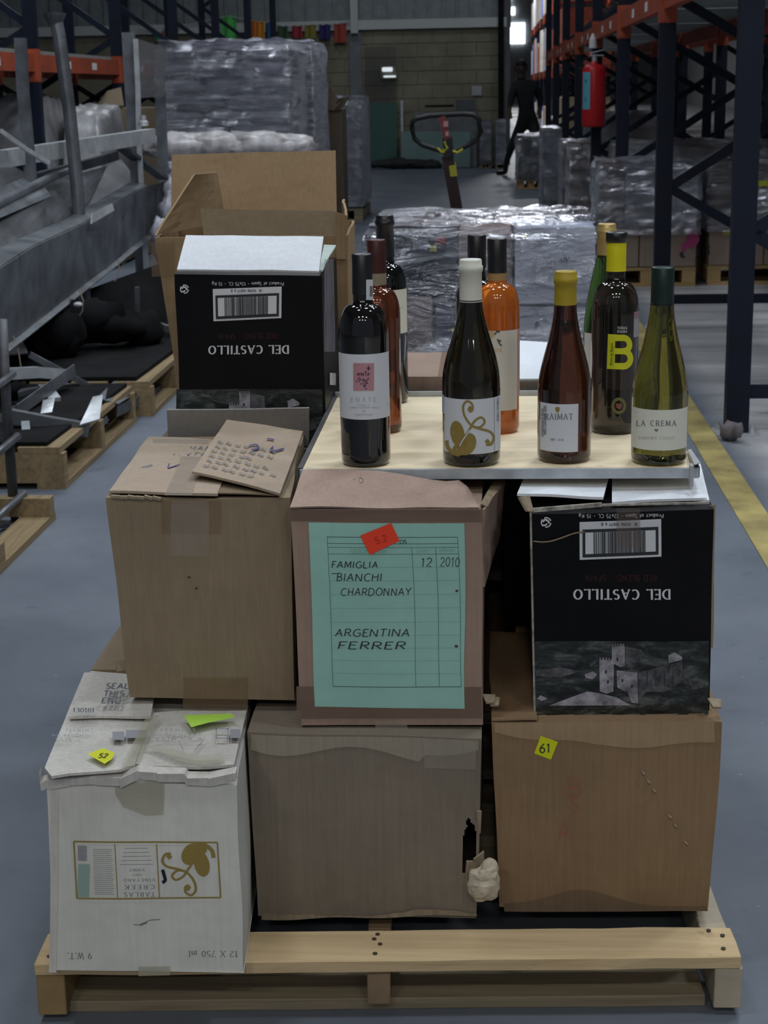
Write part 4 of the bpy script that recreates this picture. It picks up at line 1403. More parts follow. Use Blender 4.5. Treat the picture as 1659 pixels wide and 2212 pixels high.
# ================================================================== BLACK CARTONS
def black_print(c, T, parent, torn=False):
    g1 = c.pix('front', .0008)
    g2 = c.pix('front', .0013)
    g3 = c.pix('front', .0018)
    S = T(1, 0)[0] - T(0, 0)[0]
    def m1(fn):
        def f2(x, my):
            X, Y = T(x, -my)
            return fn(X, -Y)
        return f2
    h1, h2, h3 = m1(g1), m1(g2), m1(g3)
    w = MB()
    # white panel with bar code
    a, b, c2, d = (1251, 1127), (1428, 1121), (1428, 1202), (1251, 1209)
    def bl(u, v):
        x = a[0] * (1 - u) + b[0] * u
        y = (d[1] * (1 - u) + c2[1] * u) * (1 - v) + (a[1] * (1 - u) + b[1] * u) * v
        return x, -y
    w.grid(lambda u, v: h1(*bl(u, v)), 6, 4)
    for pl in arc(0, 0, 1, 1, 0, 1, 1)[:0]:
        pass
    write(w, 'DEL CASTILLO', h1, 1342, -1283, 20, w=4.4, flip=True, serif=True, gap=.2, fit=208)
    write(w, 'Product of Spain - 12x75 CL - 15 Kg', h1, 1341, -1114, 8, w=1.1, flip=True, gap=.12, fit=184)
    # recycling dot: broken ring and two arrows
    for k in range(3):
        ribbon(w, arc(1179, -1128, 10.5 - k * .2, 10.5 - k * .2, 20 + k * 120, 112 + k * 120, 8), 2.6, h1)
    ribbon(w, spiral([(1172, -1127), (1176, -1122), (1182, -1124), (1186, -1130)]), 4.2, h1)
    ribbon(w, spiral([(1172, -1134), (1177, -1134), (1181, -1131)]), 3.6, h1)
    w.build('white_print', INK_WHITE, parent, recalc=False)
    k_ = MB()
    def sub(u0, v0, u1, v1, fn=h2):
        k_.grid(lambda u, v: fn(*bl(u0 + (u1 - u0) * u, v0 + (v1 - v0) * v)), 3, 3)
    sub(.035, .06, .965, .80)
    k_.build('barcode_frame', INK, parent, recalc=False)
    w = MB()
    w.grid(lambda u, v: h3(*bl(.07 + .86 * u, .15 + .57 * v)), 4, 3)
    w.build('barcode_ground', INK_WHITE, parent, recalc=False)
    h4 = m1(c.pix('front', .0023))
    k_ = MB()
    rn = random.Random(5)
    u = .17
    while u < .80:
        wd = rn.choice((.006, .010, .014, .020))
        k_.grid(lambda a_, b_: h4(*bl(u + wd * a_, .15 + .57 * b_)), 1, 2)
        u += wd + rn.choice((.004, .006, .010))
    write(k_, '184 10396 10077 648', h4, 1338, -1131, 6, w=1.0, flip=True, gap=.14, fit=80)
    k_.build('barcode', INK, parent, recalc=False)
    r_ = MB()
    write(r_, 'RED BLEND - SPAIN', h1, 1340, -1248, 13, w=1.8, flip=True, gap=.2, fit=154)
    r_.build('red_print', INK_RED, parent, recalc=False)
    # picture band: hills and a walled castle
    pic = MB()
    pic.grid(lambda u, v: h1(1156 + (1531 - 1156) * u, -(1544 - (1544 - 1384) * v)), 10, 6)
    pic.build('picture', PICT, parent, recalc=False)
    cl = MB()
    cd = MB()
    def pg(mbx, pts, fn=h2):
        mbx.add([fn(x, -y) for x, y in pts], [tuple(range(len(pts)))])
    def q5(*pts):
        return [(1080 + x / 3.19, 980 + y / 3.19) for x, y in pts]
    pg(cl, q5((682, 1432), (700, 1418), (770, 1420), (782, 1440), (780, 1640), (735, 1655), (688, 1640)))
    pg(cl, q5((765, 1325), (855, 1322), (855, 1465), (820, 1468), (770, 1440)))
    pg(cl, q5((800, 1490), (940, 1505), (950, 1720), (905, 1715), (880, 1650), (805, 1610)), h3)
    pg(cl, q5((440, 1700), (600, 1640), (680, 1650), (800, 1680), (900, 1735), (340, 1738)), h2)
    pg(cl, q5((585, 1520), (640, 1500), (670, 1520), (640, 1555), (590, 1545)))
    pg(cl, q5((255, 1690), (280, 1665), (330, 1690), (290, 1705)))
    pg(cl, q5((1155, 1385), (1200, 1365), (1255, 1400), (1250, 1420), (1160, 1440)))
    for k in range(5):
        pg(cl, q5((684 + k * 20, 1432), (684 + k * 20, 1404), (694 + k * 20, 1404), (694 + k * 20, 1432)))
        pg(cl, q5((767 + k * 18, 1330), (767 + k * 18, 1306), (776 + k * 18, 1306), (776 + k * 18, 1330)))
    cl.build('castle_light', PIC_L, parent, recalc=False)
    wd = MB()
    for x_, y_ in ((805, 1412), (728, 1500), (742, 1570), (840, 1560), (905, 1600), (870, 1640)):
        pg(wd, q5((x_ - 6, y_ + 12), (x_ - 6, y_ - 10), (x_ + 6, y_ - 10), (x_ + 6, y_ + 12)), h4)
    for x_ in (1010, 1070, 1130, 1190):
        pg(wd, q5((x_ - 3, 1490), (x_ + 3, 1488), (x_ + 3, 1600), (x_ - 3, 1600)), h4)
    wd.build('castle_windows', INK, parent, recalc=False)
    pg(cd, q5((860, 1325), (970, 1345), (975, 1440), (900, 1480), (855, 1470)))
    pg(cd, q5((945, 1505), (1255, 1425), (1250, 1570), (1130, 1640), (1000, 1640), (950, 1715)), h3)
    pg(cd, q5((1300, 1560), (1360, 1535), (1400, 1610), (1330, 1630)))
    pg(cd, q5((250, 1490), (420, 1470), (560, 1500), (420, 1540), (250, 1530)))
    cd.build('castle_shade', PIC_D, parent, recalc=False)
    if torn:
        t_ = MB()
        ribbon(t_, spiral([(1151, -1167), (1170, -1169), (1190, -1167), (1215, -1159), (1240, -1150), (1262, -1147)]), 3.0, m1(c.pix('front', .003)))
        for k in range(8):
            ribbon(t_, seg((1158 + k * 47, -(1546 - .5 * k)), (1158 + k * 47 + 22 + 13 * (k % 3), -(1545 - .5 * k)), 3), 2.2, h3)
        t_.build('tear', K_EDGE, parent, recalc=False)

def picture_material():
    m, nt, b = new_mat('picture_print')
    L = nt.links.new
    tc = nn(nt, 'ShaderNodeTexCoord')
    mp = nn(nt, 'ShaderNodeMapping')
    mp.inputs['Scale'].default_value = (9, 9, 24)
    L(tc.outputs['Object'], mp.inputs['Vector'])
    n = nn(nt, 'ShaderNodeTexNoise', Scale=2.4, Detail=9.0, Roughness=0.7, Distortion=0.6)
    L(mp.outputs[0], n.inputs['Vector'])
    cr = nn(nt, 'ShaderNodeValToRGB')
    e = cr.color_ramp.elements
    e[0].position, e[0].color = 0.40, (0.006, 0.007, 0.008, 1)
    e[1].position, e[1].color = 0.66, (0.12, 0.135, 0.13, 1)
    m1 = e.new(0.52)
    m1.color = (0.025, 0.032, 0.030, 1)
    L(n.outputs['Fac'], cr.inputs[0])
    L(cr.outputs[0], b.inputs['Base Color'])
    b.inputs['Roughness'].default_value = 0.4
    return m
PICT = picture_material()
PIC_L = mat('castle_light', (0.33, 0.32, 0.36), .5, var=.3, scale=60)
PIC_D = mat('castle_shade', (0.11, 0.11, 0.12), .5, var=.4, scale=60)

F_ = Carton([(0.069, 2.296, 0.4205), (0.332, 2.300, 0.4205), (0.336, 2.66, .4205), (0.073, 2.66, .4205)], [(0.0605, 2.270, 0.7335), (0.3235, 2.276, 0.7385), (0.332, 2.66, .735), (0.066, 2.66, .733)], 0.003, 8, 0.001)
KB = thing('cardboard_box', (0.2, 2.47, 0.4205), 'black printed wine carton with torn front and white open lid, on the brown carton', 'box')
F_.body(K_BLACK, 'body', KB)
black_print(F_, lambda x, y: (x, y), KB, True)
tp = MB()
rect(tp, F_.pix('front', .003), 1331, -1180, 1383, -1096, 4, 6)
tp.build('tape', tape_mat('tape_red', (0.22, 0.16, 0.15), .30, .25), KB, recalc=False)
lipm = K_LINER
zl = [.7405] * 4
zpanel('lid_flap', [(1117, 1072), (1303, 1079), (1316, 1030), (1135, 1030)], [.748, .746, .748, .750], K_LINER, KB)
zpanel('lid_flap', [(1322, 1091), (1527, 1082), (1516, 1028), (1322, 1034)], [.738, .741, .745, .743], K_LINER, KB)
zpanel('lid_flap', [(1500, 1085), (1533, 1085), (1512, 1000), (1490, 1000)], [.7375, .740, .741, .7385], K_LINER, KB, th=.003)
mb = MB()
mb.bar(P(1152, 1102, y=2.268), P(1300, 1090, y=2.268), .004, .006)
mb.bar(P(1296, 1091, y=2.268), P(1532, 1086, y=2.27), .003, .003)
mb.bar(P(1146, 1100, y=2.270), P(1155, 1545, y=2.296), .003, .003)
mb.build('worn_edge', mat('edge_white', (0.36, 0.34, 0.30), .8, var=.3, scale=80), KB)
mb = MB()
mb.slab([P(1537, 1092, y=2.29), P(1546, 1090, y=2.33), P(1540, 1400, y=2.34), P(1533, 1400, y=2.31)], .003)
mb.build('split_corner', K_TAN, KB)
mb = MB()
mb.slab([P(1118, 1075, y=2.262), P(1135, 1105, y=2.262), P(1150, 1108, y=2.27), P(1140, 1072, y=2.30)], .003, 3)
mb.build('torn_corner', K_EDGE, KB)

G_ = Carton([(-0.546, 2.80, 0.7205), (-0.285, 2.80, 0.7205), (-0.285, 3.10, 0.7205), (-0.546, 3.10, 0.7205)], [(-0.5385, 2.79, 1.0275), (-0.2835, 2.79, 1.0225), (-0.286, 3.10, 1.022), (-0.538, 3.10, 1.026)], 0.0025, 9, 0.001)
K2 = thing('cardboard_box', (-0.41, 2.95, 0.7205), 'black printed wine carton with a raised white flap, behind the tan carton', 'box')
G_.body(K_BLACK, 'body', K2)
black_print(G_, lambda x, y: (460 + (x - 1251) * .842, 619 + (y - 1121) * .842), K2)
mb = MB()
mb.slab([P(383, 586, y=2.79), P(689, 588, y=2.79), P(699, 514, y=2.86), P(402, 510, y=2.86)], .004)
mb.build('lid_flap', K_LINER, K2)
mb = MB()
mb.slab([P(690, 586, y=2.80), P(697, 586, y=2.80), P(726, 530, y=3.08), P(700, 530, y=3.08)], .003)
mb.build('side_flap', mat('liner_side', (0.42, 0.50, 0.47), .6), K2)
s_ = MB()
rect(s_, G_.pix('right', .0015), 709, -832, 723, -806)
s_.build('white_tag', WHITE, K2, recalc=False)
tp = MB()
rect(tp, G_.pix('right', .001), 699, -760, 722, -560, 3, 10)
tp.build('side_sheen', tape_mat('sheen_grey', (0.42, 0.42, 0.50), .45, .12), K2, recalc=False)  # grey gloss strip painted for the reflection on the carton side

# ================================================================== OPEN BROWN CARTON behind the upper black one
OB = thing('cardboard_box', (-0.45, 3.32, 0.7205), 'tall open brown carton with raised flaps, standing behind the upper black carton', 'box')
q = [Vector(v) for v in ((-0.603, 3.13, .7205), (-0.272, 3.13, .7205), (-0.285, 3.49, .7205), (-0.625, 3.49, .7205))]
t = [Vector(v) for v in ((-0.640, 3.13, 1.062), (-0.266, 3.13, 1.062), (-0.280, 3.49, 1.062), (-0.665, 3.49, 1.062))]
TH = .005
for k, nm in enumerate(('front_panel', 'right_panel', 'back_panel', 'left_panel')):
    a, b, c, d = q[k], q[(k + 1) % 4], t[(k + 1) % 4], t[k]
    # inset the side panels so that the corners only touch
    e = (b - a).normalized() * (0.006 if k % 2 else 0)
    MB().slab([b - e, a + e, d + e, c - e], TH).build(nm, K_OPEN, OB)
MB().box(-0.60, -0.30, 3.14, 3.48, .7215, .726).build('bottom_panel', K_OPEN, OB)
MB().slab([P(370, 480, y=3.488), P(728, 480, y=3.488), P(725, 326, y=3.55), P(372, 336, y=3.55)], .005).build('back_flap', K_OPEN, OB)
MB().slab([P(444, 540, y=3.135), P(730, 540, y=3.135), P(724, 458, y=3.17), P(434, 452, y=3.17)], .005).build('front_flap', K_INNER, OB)
mb = MB()
lp = [P(333, 507, y=3.14), P(484, 480, y=3.47), P(466, 372, y=3.44), P(416, 376, y=3.30)]
mb.slab(lp, .004)
mb.build('left_flap', K_OPEN, OB)
mb = MB()
mb.slab([P(727, 560, y=3.13), P(747, 560, y=3.13), P(744, 462, y=3.13), P(724, 458, y=3.135)], .005)
mb.slab([P(745, 560, y=3.14), P(742, 470, y=3.45), P(740, 430, y=3.45), P(744, 465, y=3.14)], .005)
mb.build('right_flap', K_OPEN, OB)
tp = MB()
tp.add([P(328, 598, y=3.126), P(374, 596, y=3.126), P(376, 520, y=3.126), P(326, 524, y=3.126)], [(0, 1, 2, 3)])
tp.build('tape', TAPE_BROWN, OB, recalc=False)

# ================================================================== CARTONS BEHIND (mostly hidden; they carry the board and the rear cartons)
def plain(x0, x1, y0, y1, z0, z1, label, m=K_TAN, seed=0):
    c = Carton(corners(x0, x1, y0, y1, z0), corners(x0, x1, y0, y1, z1), .002, seed)
    t_ = thing('cardboard_box', ((x0 + x1) / 2, (y0 + y1) / 2, z0), label, 'box')
    c.body(m, 'body', t_, n=8)
    mb = MB()
    mb.grid(lambda u, v: c.pt('top', .42 + .16 * u, v, .001), 2, 8)
    mb.build('tape', TAPE_BROWN, t_, recalc=False)
    return t_
plain(-0.66, -0.38, 2.51, 2.88, .1, .405, 'plain tan carton on the pallet behind the white carton, carrying the tan one', K_TAN, 11)
plain(-0.66, -0.36, 2.90, 3.27, .1, .40, 'plain tan carton at the rear left of the pallet', K_TAN, 12)
plain(-0.34, -0.03, 2.69, 3.08, .1, .41, 'plain carton in the bottom layer behind the torn carton', K_GREY, 13)
plain(0.05, 0.34, 2.71, 3.08, .1, .41, 'plain carton in the bottom layer behind the brown carton', K_BROWN, 14)
plain(-0.34, 0.34, 3.10, 3.28, .1, .41, 'wide plain carton along the rear edge of the pallet', K_BROWN, 15)
sb = plain(-0.60, -0.29, 2.785, 3.11, .411, .718, 'plain carton with a raised grey flap, under the upper black carton', K_GREY, 16)
MB().slab([P(364, 960, y=2.782), P(668, 960, y=2.782), P(668, 880, y=2.76), P(361, 883, y=2.76)], .004).build('raised_flap', K_FLAPGREY, sb)
plain(-0.62, -0.29, 3.13, 3.46, .411, .718, 'plain carton under the tall open brown carton', K_TAN, 17)
plain(-0.25, 0.0, 2.69, 2.97, .414, .7635, 'carton blackened as gap shade under the left half of the bottle board', K_BLACK, 18)  # black colour puts the shade of the gap into these two hidden cartons
plain(0.03, 0.33, 2.72, 2.97, .414, .7635, 'carton blackened as gap shade under the right half of the bottle board', K_BLACK, 19)
pk = plain(-0.19, 0.045, 2.985, 3.27, .414, .812, 'pinkish carton just behind the rear edge of the bottle board', K_PINK, 20)
wk = plain(0.052, 0.30, 2.985, 3.27, .414, .800, 'pale topped carton behind the bottle board, right of the pinkish one', K_GREY, 21)
MB().slab([(0.055, 2.99, .802), (0.19, 2.99, .802), (0.19, 3.16, .840), (0.055, 3.16, .846)], .004).build('lid_flap', K_LINER, wk)

# ================================================================== BOTTLE BOARD
BD = thing('display_board', (0.015, 2.66, .7645), 'pale board with a grey metal rim laid across the cartons under the bottles', 'board')
x0, x1, yb0, yb1 = -0.281, 0.313, 2.362, 2.956
MB().box(x0 + .004, x1 - .004, yb0 + .004, yb1 - .004, .7665, .780).build('panel', PLY, BD)
mb = MB()
mb.box(x0, x1, yb0 - .002, yb0 + .0035, .7645, .7795)
mb.box(x0, x1, yb1 - .0035, yb1 + .002, .7645, .789)
mb.build('metal_rim', ZINC, BD)
mb = MB()
mb.box(x0 - .004, x0 + .0035, yb0 + .004, yb1 - .004, .7645, .7815)
mb.box(x1 - .0035, x1 + .002, yb0 + .004, yb1 - .004, .7645, .7805)
mb.build('side_rim', mat('rim_dark', (.10, .10, .11), .5, .4), BD)
mb = MB()
a, b = P(1489, 973, z=.790), P(1502, 1003, z=.793)
mb.hexa([P(1485, 975, z=.782), P(1495, 975, z=.782), P(1510, 1003, z=.782), P(1494, 1006, z=.782)][0:4], [P(1486, 971, z=.789), P(1493, 970, z=.789), P(1513, 999, z=.793), P(1500, 1004, z=.793)])
c0 = P(1494, 1005, z=.790)
mb.box(c0.x - .002, c0.x + .003, c0.y - .004, c0.y + .012, .758, .790)
mb.build('corner_bracket', ALU, BD)

# ================================================================== BOTTLES
ZB = 0.7802
GL_BLACK = glass_mat('glass_black', (0.004, 0.005, 0.004), 0.0, 0.03, 1.5)
GL_DKRED = glass_mat('glass_dark_red', (0.006, 0.005, 0.005), 0.0, 0.03, 1.5)
GL_OLIVEBLK = glass_mat('glass_olive_black', (0.018, 0.014, 0.005), 0.8, 0.03, 1.45)
GL_AMBER = glass_mat('glass_amber', (0.060, 0.018, 0.009), .9, 0.02, 1.4)
GL_NECK = glass_mat('glass_green_neck', (0.45, 0.62, 0.03), 1.0, 0.02, 1.2)
GL_ROSE = glass_mat('glass_rose', (0.30, 0.085, 0.035), 0.85, 0.02, 1.36)
GL_ORANGE = glass_mat('glass_orange', (0.95, 0.27, 0.04), 0.72, 0.02, 1.36)
GL_GREEN = glass_mat('glass_green', (0.10, 0.22, 0.05), 1.0, 0.02, 1.3)
GL_BROWN = glass_mat('glass_brown', (0.05, 0.036, 0.028), 0.85, 0.02, 1.4)
GL_OLIVE = glass_mat('glass_olive', (0.135, 0.13, 0.022), .95, 0.02, 1.38)
CAP_BLACK = flat('capsule_black', (0.010, 0.010, 0.012), 0.35, 0.0, .5)
CAP_BURG = flat('capsule_burgundy', (0.055, 0.015, 0.015), 0.4)
CAP_CREAM = flat('capsule_cream', (0.60, 0.60, 0.52), 0.45)
CAP_YEL = flat('capsule_mustard', (0.34, 0.25, 0.02), 0.45)
CAP_LEMON = flat('capsule_lemon', (0.60, 0.55, 0.01), 0.45)
CAP_GOLD = flat('capsule_gold', (0.45, 0.33, 0.13), 0.35, .4)
CAP_GREEN = flat('capsule_green', (0.014, 0.030, 0.026), 0.35, .2)
PAPER = flat('label_paper', (0.60, 0.62, 0.66), 0.6)
PAPER_CREAM = flat('label_cream', (0.66, 0.66, 0.58), 0.6)
PAPER_WARM = flat('label_warm', (0.60, 0.57, 0.52), 0.6)

def smooth_prof(pts, n=5):
    return spiral(pts, n)

def bordeaux(r, h, zs, zn, rn):
    """straight body to zs, round shoulder up to zn, neck to h"""
    p = [(r * .80, 0.0), (r * .93, .0015), (r, .008), (r, .02), (r, zs * .5), (r, zs - .012)]
    m = zn - zs
    for k in range(0, 9):
        a = k / 8 * math.pi / 2
        p.append((rn + .0015 + (r - rn - .0015) * math.cos(a) ** .85 if k < 8 else rn + .0015, zs - .008 + (m * .74 + .008) * math.sin(a)))
    p += [(rn + .0005, zn - .004), (rn, zn + .004), (rn, h - .003), (rn - .002, h - .002)]
    return p

def burgundy(r, h, zs, zn, rn):
    p = [(r * .80, 0.0), (r * .93, .0015), (r, .008), (r, .02), (r, zs * .6), (r, zs)]
    for k in range(1, 11):
        t = k / 10
        s_ = (1 - math.cos(math.pi * t ** .92)) / 2
        p.append((r + (rn + .0015 - r) * (s_ * .78 + t * .22), zs + (zn - zs) * t))
    p += [(rn, zn + .006), (rn, h - .003), (rn - .002, h - .002)]
    return p

def bottle(name, label, x, y, prof, h, rn, cap_z, glass, cap, bands=(), ring=True, tilt=0, capr=.0012):
    b = thing(name, (x, y, ZB), label, 'bottle')
    MB().lathe(prof, (x, y, ZB), 56, cap1=True).build('glass', glass, b, smooth=True)
    bo = b.children[0]
    for p in bo.data.polygons:
        if len(p.vertices) > 4:
            p.use_smooth = False
    r = rn + capr
    cp = [(r + .0005, cap_z), (r + .0002, cap_z + .002), (r, cap_z + .02)]
    if ring:
        cp += [(r, h - .019), (r + .0016, h - .0175), (r + .0016, h - .010), (r + .0002, h - .009)]
    cp += [(r, h - .002), (r - .0012, h), (r * .55, h + .0002), (.0005, h + .0002)]
    MB().lathe(cp, (x, y, ZB), 40, cap0=False, cap1=False).build('capsule', cap, b, smooth=True)
    return b

def zb(x, y, py, front_r):
    return P(W / 2, py, y=y - front_r)

def cyl(cx, cy, r, off=.0004):
    """surface map for photo pixels (x, -y) on a bottle's cylinder"""
    R_ = r + off
    def g_(px, mpy):
        d = _f + (px - W / 2) / FPX * CR - (-mpy - H / 2) / FPX * CU
        ox, oy = EYE.x - cx, EYE.y - cy
        A, B, C = d.x ** 2 + d.y ** 2, ox * d.x + oy * d.y, ox * ox + oy * oy - R_ * R_
        D = B * B - A * C
        t = (-B - math.sqrt(max(D, 0))) / A
        p = EYE + d * t
        if D < 0:
            v = Vector((p.x - cx, p.y - cy, 0)).normalized() * R_
            p = Vector((cx + v.x, cy + v.y, p.z))
        return p
    return g_

def wrap_label(b, x, y, r, a0, a1, z0, z1, m, name='label', off=.0004, n=36):
    """paper wrapped on the bottle: angles in degrees, 0 facing the camera, positive to the right"""
    mb = MB()
    def f_(u, v):
        a = math.radians(-90 + a0 + (a1 - a0) * u)
        return Vector((x + (r + off) * math.cos(a), y + (r + off) * math.sin(a), ZB + z0 + (z1 - z0) * v))
    mb.grid(f_, n, 2)
    return mb.build(name, m, b, smooth=True, recalc=False)

def print_on(b, name, m, fill):
    mb = MB()
    fill(mb)
    return mb.build(name, m, b, recalc=False)

# --- 1: dark red wine with the pale label and pink square
x, y, r = -0.184, 2.404, .0375
b = bottle('wine_bottle', 'dark wine bottle whose pale label bears a pink square, front left on the board', x, y, bordeaux(r, .316, .205, .255, .0140), .3165, .0140, .258, GL_DKRED, CAP_BLACK, ring=False)
wrap_label(b, x, y, r, -86, 84, .0745, .1725, PAPER)
g1 = cyl(x, y, r, .0008)
def Qe(px, py):
    return 735 + px / 13.826, -(760 + py / 13.826)
print_on(b, 'pink_square', mat('pink_print', (0.46, 0.27, 0.31), .6, var=.0, col2=(0.44, 0.17, 0.20), scale=30), lambda m_: rect(m_, g1, 763, -844, 808, -784.5, 6, 2))
def enate(mb):
    g2 = cyl(x, y, r, .0012)
    write(mb, 'enaTe', g2, *Qe(690, 650), 8, w=1.5, fit=27, jit=.08)
    for (dx, dy) in ((0, -5), (0, 5), (-4, 0), (4, 0)):
        ribbon(mb, [Qe(845, 490), (Qe(845, 490)[0] + dx, Qe(845, 490)[1] + dy)], 2.2, g2)
    rn = random.Random(2)
    for (px, py) in ((490, 880), (540, 820), (575, 780), (570, 880), (610, 830), (620, 960), (680, 850), (700, 820), (720, 860), (760, 880), (800, 840), (840, 800), (690, 940), (700, 1000), (760, 960), (810, 940), (720, 1040), (770, 1100), (750, 1010), (780, 900)):
        cx, cy = Qe(px, py)
        ribbon(mb, [(cx - 1.4, cy - .6), (cx + 1.2, cy + .8)], 2.6, g2)
print_on(b, 'square_drawing', flat('ink_plum', (.06, .03, .06), .6), enate)
def enate2(mb):
    write(mb, 'ENATE', g1, *Qe(700, 1425), 9, w=1.5, serif=True, gap=.55, fit=56)
    write(mb, 'CRIANZA', g1, *Qe(700, 1595), 3.4, w=.7, gap=.3, fit=25)
    write(mb, 'CABERNET SAUVIGNON - MERLOT', g1, *Qe(720, 1665), 3.2, w=.6, gap=.2, fit=64)
    write(mb, '2005', g1, *Qe(700, 1775), 3, w=.6, fit=9)
    write(mb, 'SOMONTANO', g1, *Qe(705, 1880), 4.2, w=.8, gap=.25, fit=38)
    rect(mb, g1, 837, -877, 838.5, -872)
print_on(b, 'lettering', INK_PALE, enate2)
mb = MB()
gn = cyl(x, y, .0152, .0006)
rect(mb, gn, 791, -648, 806, -604, 6, 3)
mb.build('neck_sticker', PAPER, b, recalc=False)
mb = MB()
rect(mb, cyl(x, y, .0152, .0010), 799, -640, 805, -618, 3, 2)
mb.build('sticker_code', INK_GREY, b, recalc=False)

# --- 2: rose with burgundy capsule behind it
x, y, r = -0.178, 2.646, .0372
b = bottle('wine_bottle', 'amber rose bottle with a dark burgundy capsule, directly behind the pink square bottle', x - 0.0005, y, bordeaux(r, .315, .200, .250, .0142), .3155, .0142, .262, GL_ROSE, CAP_BURG, ring=False)
MB().lathe([(.0158, .243), (.0158, .262)], (x - .0005, y, ZB), 24, cap0=False, cap1=False).build('clear_band', mat('pale_band', (.30, .26, .18), .3), b)

# --- 3: black bottle with cream label at the rear left
x, y, r = -0.180, 2.905, .0375
b = bottle('wine_bottle', 'black wine bottle with a cream label, rearmost at the left of the board', x, y, bordeaux(r, .335, .213, .262, .0145), .3355, .0145, .262, GL_BLACK, CAP_BLACK, ring=True)
wrap_label(b, x, y, r, -75, 80, .128, .2065, PAPER_CREAM)
mb = MB()
rect(mb, cyl(x, y, r, .0008), 845, -665, 872, -664, 4, 1)
mb.build('label_line', INK_PALE, b, recalc=False)

# --- 4: burgundy bottle with the gold vine
x, y, r = -0.0235, 2.408, .0437
b = bottle('wine_bottle', 'sloping shouldered dark bottle with cream capsule and gold vine leaf on a white label', x, y, burgundy(r, .305, .128, .250, .0150), .3062, .0150, .244, GL_OLIVEBLK, CAP_CREAM, capr=.0016)
wrap_label(b, x, y, r, -66, 66, .0215, .1045, PAPER)
wrap_label(b, x, y, r, 66.5, 105, .0215, .1045, PAPER, 'back_label')
wrap_label(b, x, y, r, -88, -66.5, .078, .106, flat('label_blue', (.40, .48, .60), .6), 'tax_strip')
g1 = cyl(x, y, r, .0009)
def Qt(px, py):
    return 700 + px / 3.686, -(440 + py / 3.686)
def vine(mb):
    def f_(u, v):
        px, py = 945 + u * 415, 2010 - v * 415
        return g1(*Qt(px, py))
    motif(mb, f_)
print_on(b, 'gold_vine', INK_GOLD, vine)
def vine2(mb):
    ribbon(mb, seg(Qt(1356, 1545), Qt(1358, 1985)), .7, g1)
    write(mb, 'TABLAS CREEK', cyl(x, y, r, .0012), *Qt(1385, 1640), 3.5, w=.8, rot=-math.pi / 2, gap=.3, fit=50)
print_on(b, 'lettering', INK_GREY, vine2)
def vstem(mb):
    ribbon(mb, spiral([Qt(1160, 1800), Qt(1128, 1850), Qt(1100, 1890), Qt(1080, 1930)]), 2.4, cyl(x, y, r, .0013))
print_on(b, 'stem_highlight', PAPER, vstem)

# --- 5: dark bottle hidden behind it
x, y, r = -0.0160, 2.712, .0365
b = bottle('wine_bottle', 'black capped dark bottle half hidden behind the cream capsule bottle', x, y, bordeaux(r, .315, .205, .253, .0140), .3155, .0140, .262, GL_BLACK, CAP_BLACK, ring=False)
wrap_label(b, x, y, r, -96, 40, .035, .175, PAPER)

# --- 6: orange rose with black capsule
x, y, r = 0.0225 + .0365 / 2 + .0115, 2.640, .0365
x = 0.0180
b = bottle('wine_bottle', 'bright orange rose bottle with black capsule and tall white floral label', x - 0.001, y, bordeaux(r, .315, .207, .255, .0142), .3155, .0142, .261, GL_ORANGE, CAP_BLACK, ring=False)
x -= .001
wrap_label(b, x, y, r, -80, 62, .040, .171, PAPER_WARM)
wrap_label(b, x, y, r, 63, 100, .060, .171, flat('label_pink', (.50, .26, .26), .6), 'side_label')
MB().lathe([(.0150, .244), (.0151, .261)], (x, y, ZB), 24, cap0=False, cap1=False).build('cork_band', mat('cork', (.42, .26, .10), .6), b)
g1 = cyl(x, y, r, .0009)
def Qr(px, py):
    return 1000 + px / 8.19, -(660 + py / 8.19)
def sprig(mb):
    for pl, w in (([(590, 450), (620, 462), (655, 462)], 3.4), ([(560, 520), (575, 490), (600, 470)], 3.0), ([(610, 590), (630, 640), (660, 690), (690, 710)], 3.0), ([(640, 610), (670, 640)], 3.4)):
        ribbon(mb, spiral([Qr(*p) for p in pl]), w, g1)
print_on(b, 'floral_sprig', flat('ink_sprig', (.06, .09, .08), .6), sprig)
def blush(mb):
    cx, cy = Qr(500, 510)
    ring = [g1(cx + 7 * math.cos(k * .5236), cy + 8 * math.sin(k * .5236)) for k in range(12)]
    mb.poly(ring)
    write(mb, 'ROSE', g1, *Qr(600, 790), 7, w=1.2, gap=.3, fit=24)
print_on(b, 'blush_print', flat('ink_peach', (.52, .36, .22), .6), blush)

# --- 7: amber bottle with the square label and mustard capsule
x, y, r = 0.1170, 2.424, .0406
b = bottle('wine_bottle', 'amber brown bottle with mustard capsule and square white label, third in the front row', x, y, burgundy(r, .284, .110, .236, .0150), .2855, .0150, .236, GL_AMBER, CAP_YEL, capr=.0014)
MB().lathe([(.0155, .205), (.0163, .2095)], (x, y, ZB), 24).build('wine_level', GL_NECK, b)
gq = cyl(x, y, r, .0005)
mb = MB()
def sq(u, v):
    return gq(1166.5 + (1249 - 1166.5) * u, -(970.5 + 2.5 * u - (105.5 - 1.5 * u) * v))
mb.grid(sq, 20, 3)
def ang(px):
    p = gq(px, -920)
    return math.degrees(math.atan2(p.x - x, -(p.y - y)))
wrap_label(b, x, y, r, ang(1166.5), ang(1249), .0195, .0925, PAPER)
g1 = cyl(x, y, r, .0010)
def Qm(px, py):
    return 1140 + px / 11.85, -(860 + py / 11.85)
def raimat(mb):
    write(mb, 'RAIMAT', g1, *Qm(795, 475), 12, w=1.9, serif=True, gap=.2, fit=61)
    write(mb, 'SEC', g1, *Qm(650, 1060), 3.6, w=.7, fit=11)
    write(mb, 'D.O.', g1, *Qm(860, 1070), 3.6, w=.7, fit=13)
print_on(b, 'lettering', INK_GREY, raimat)
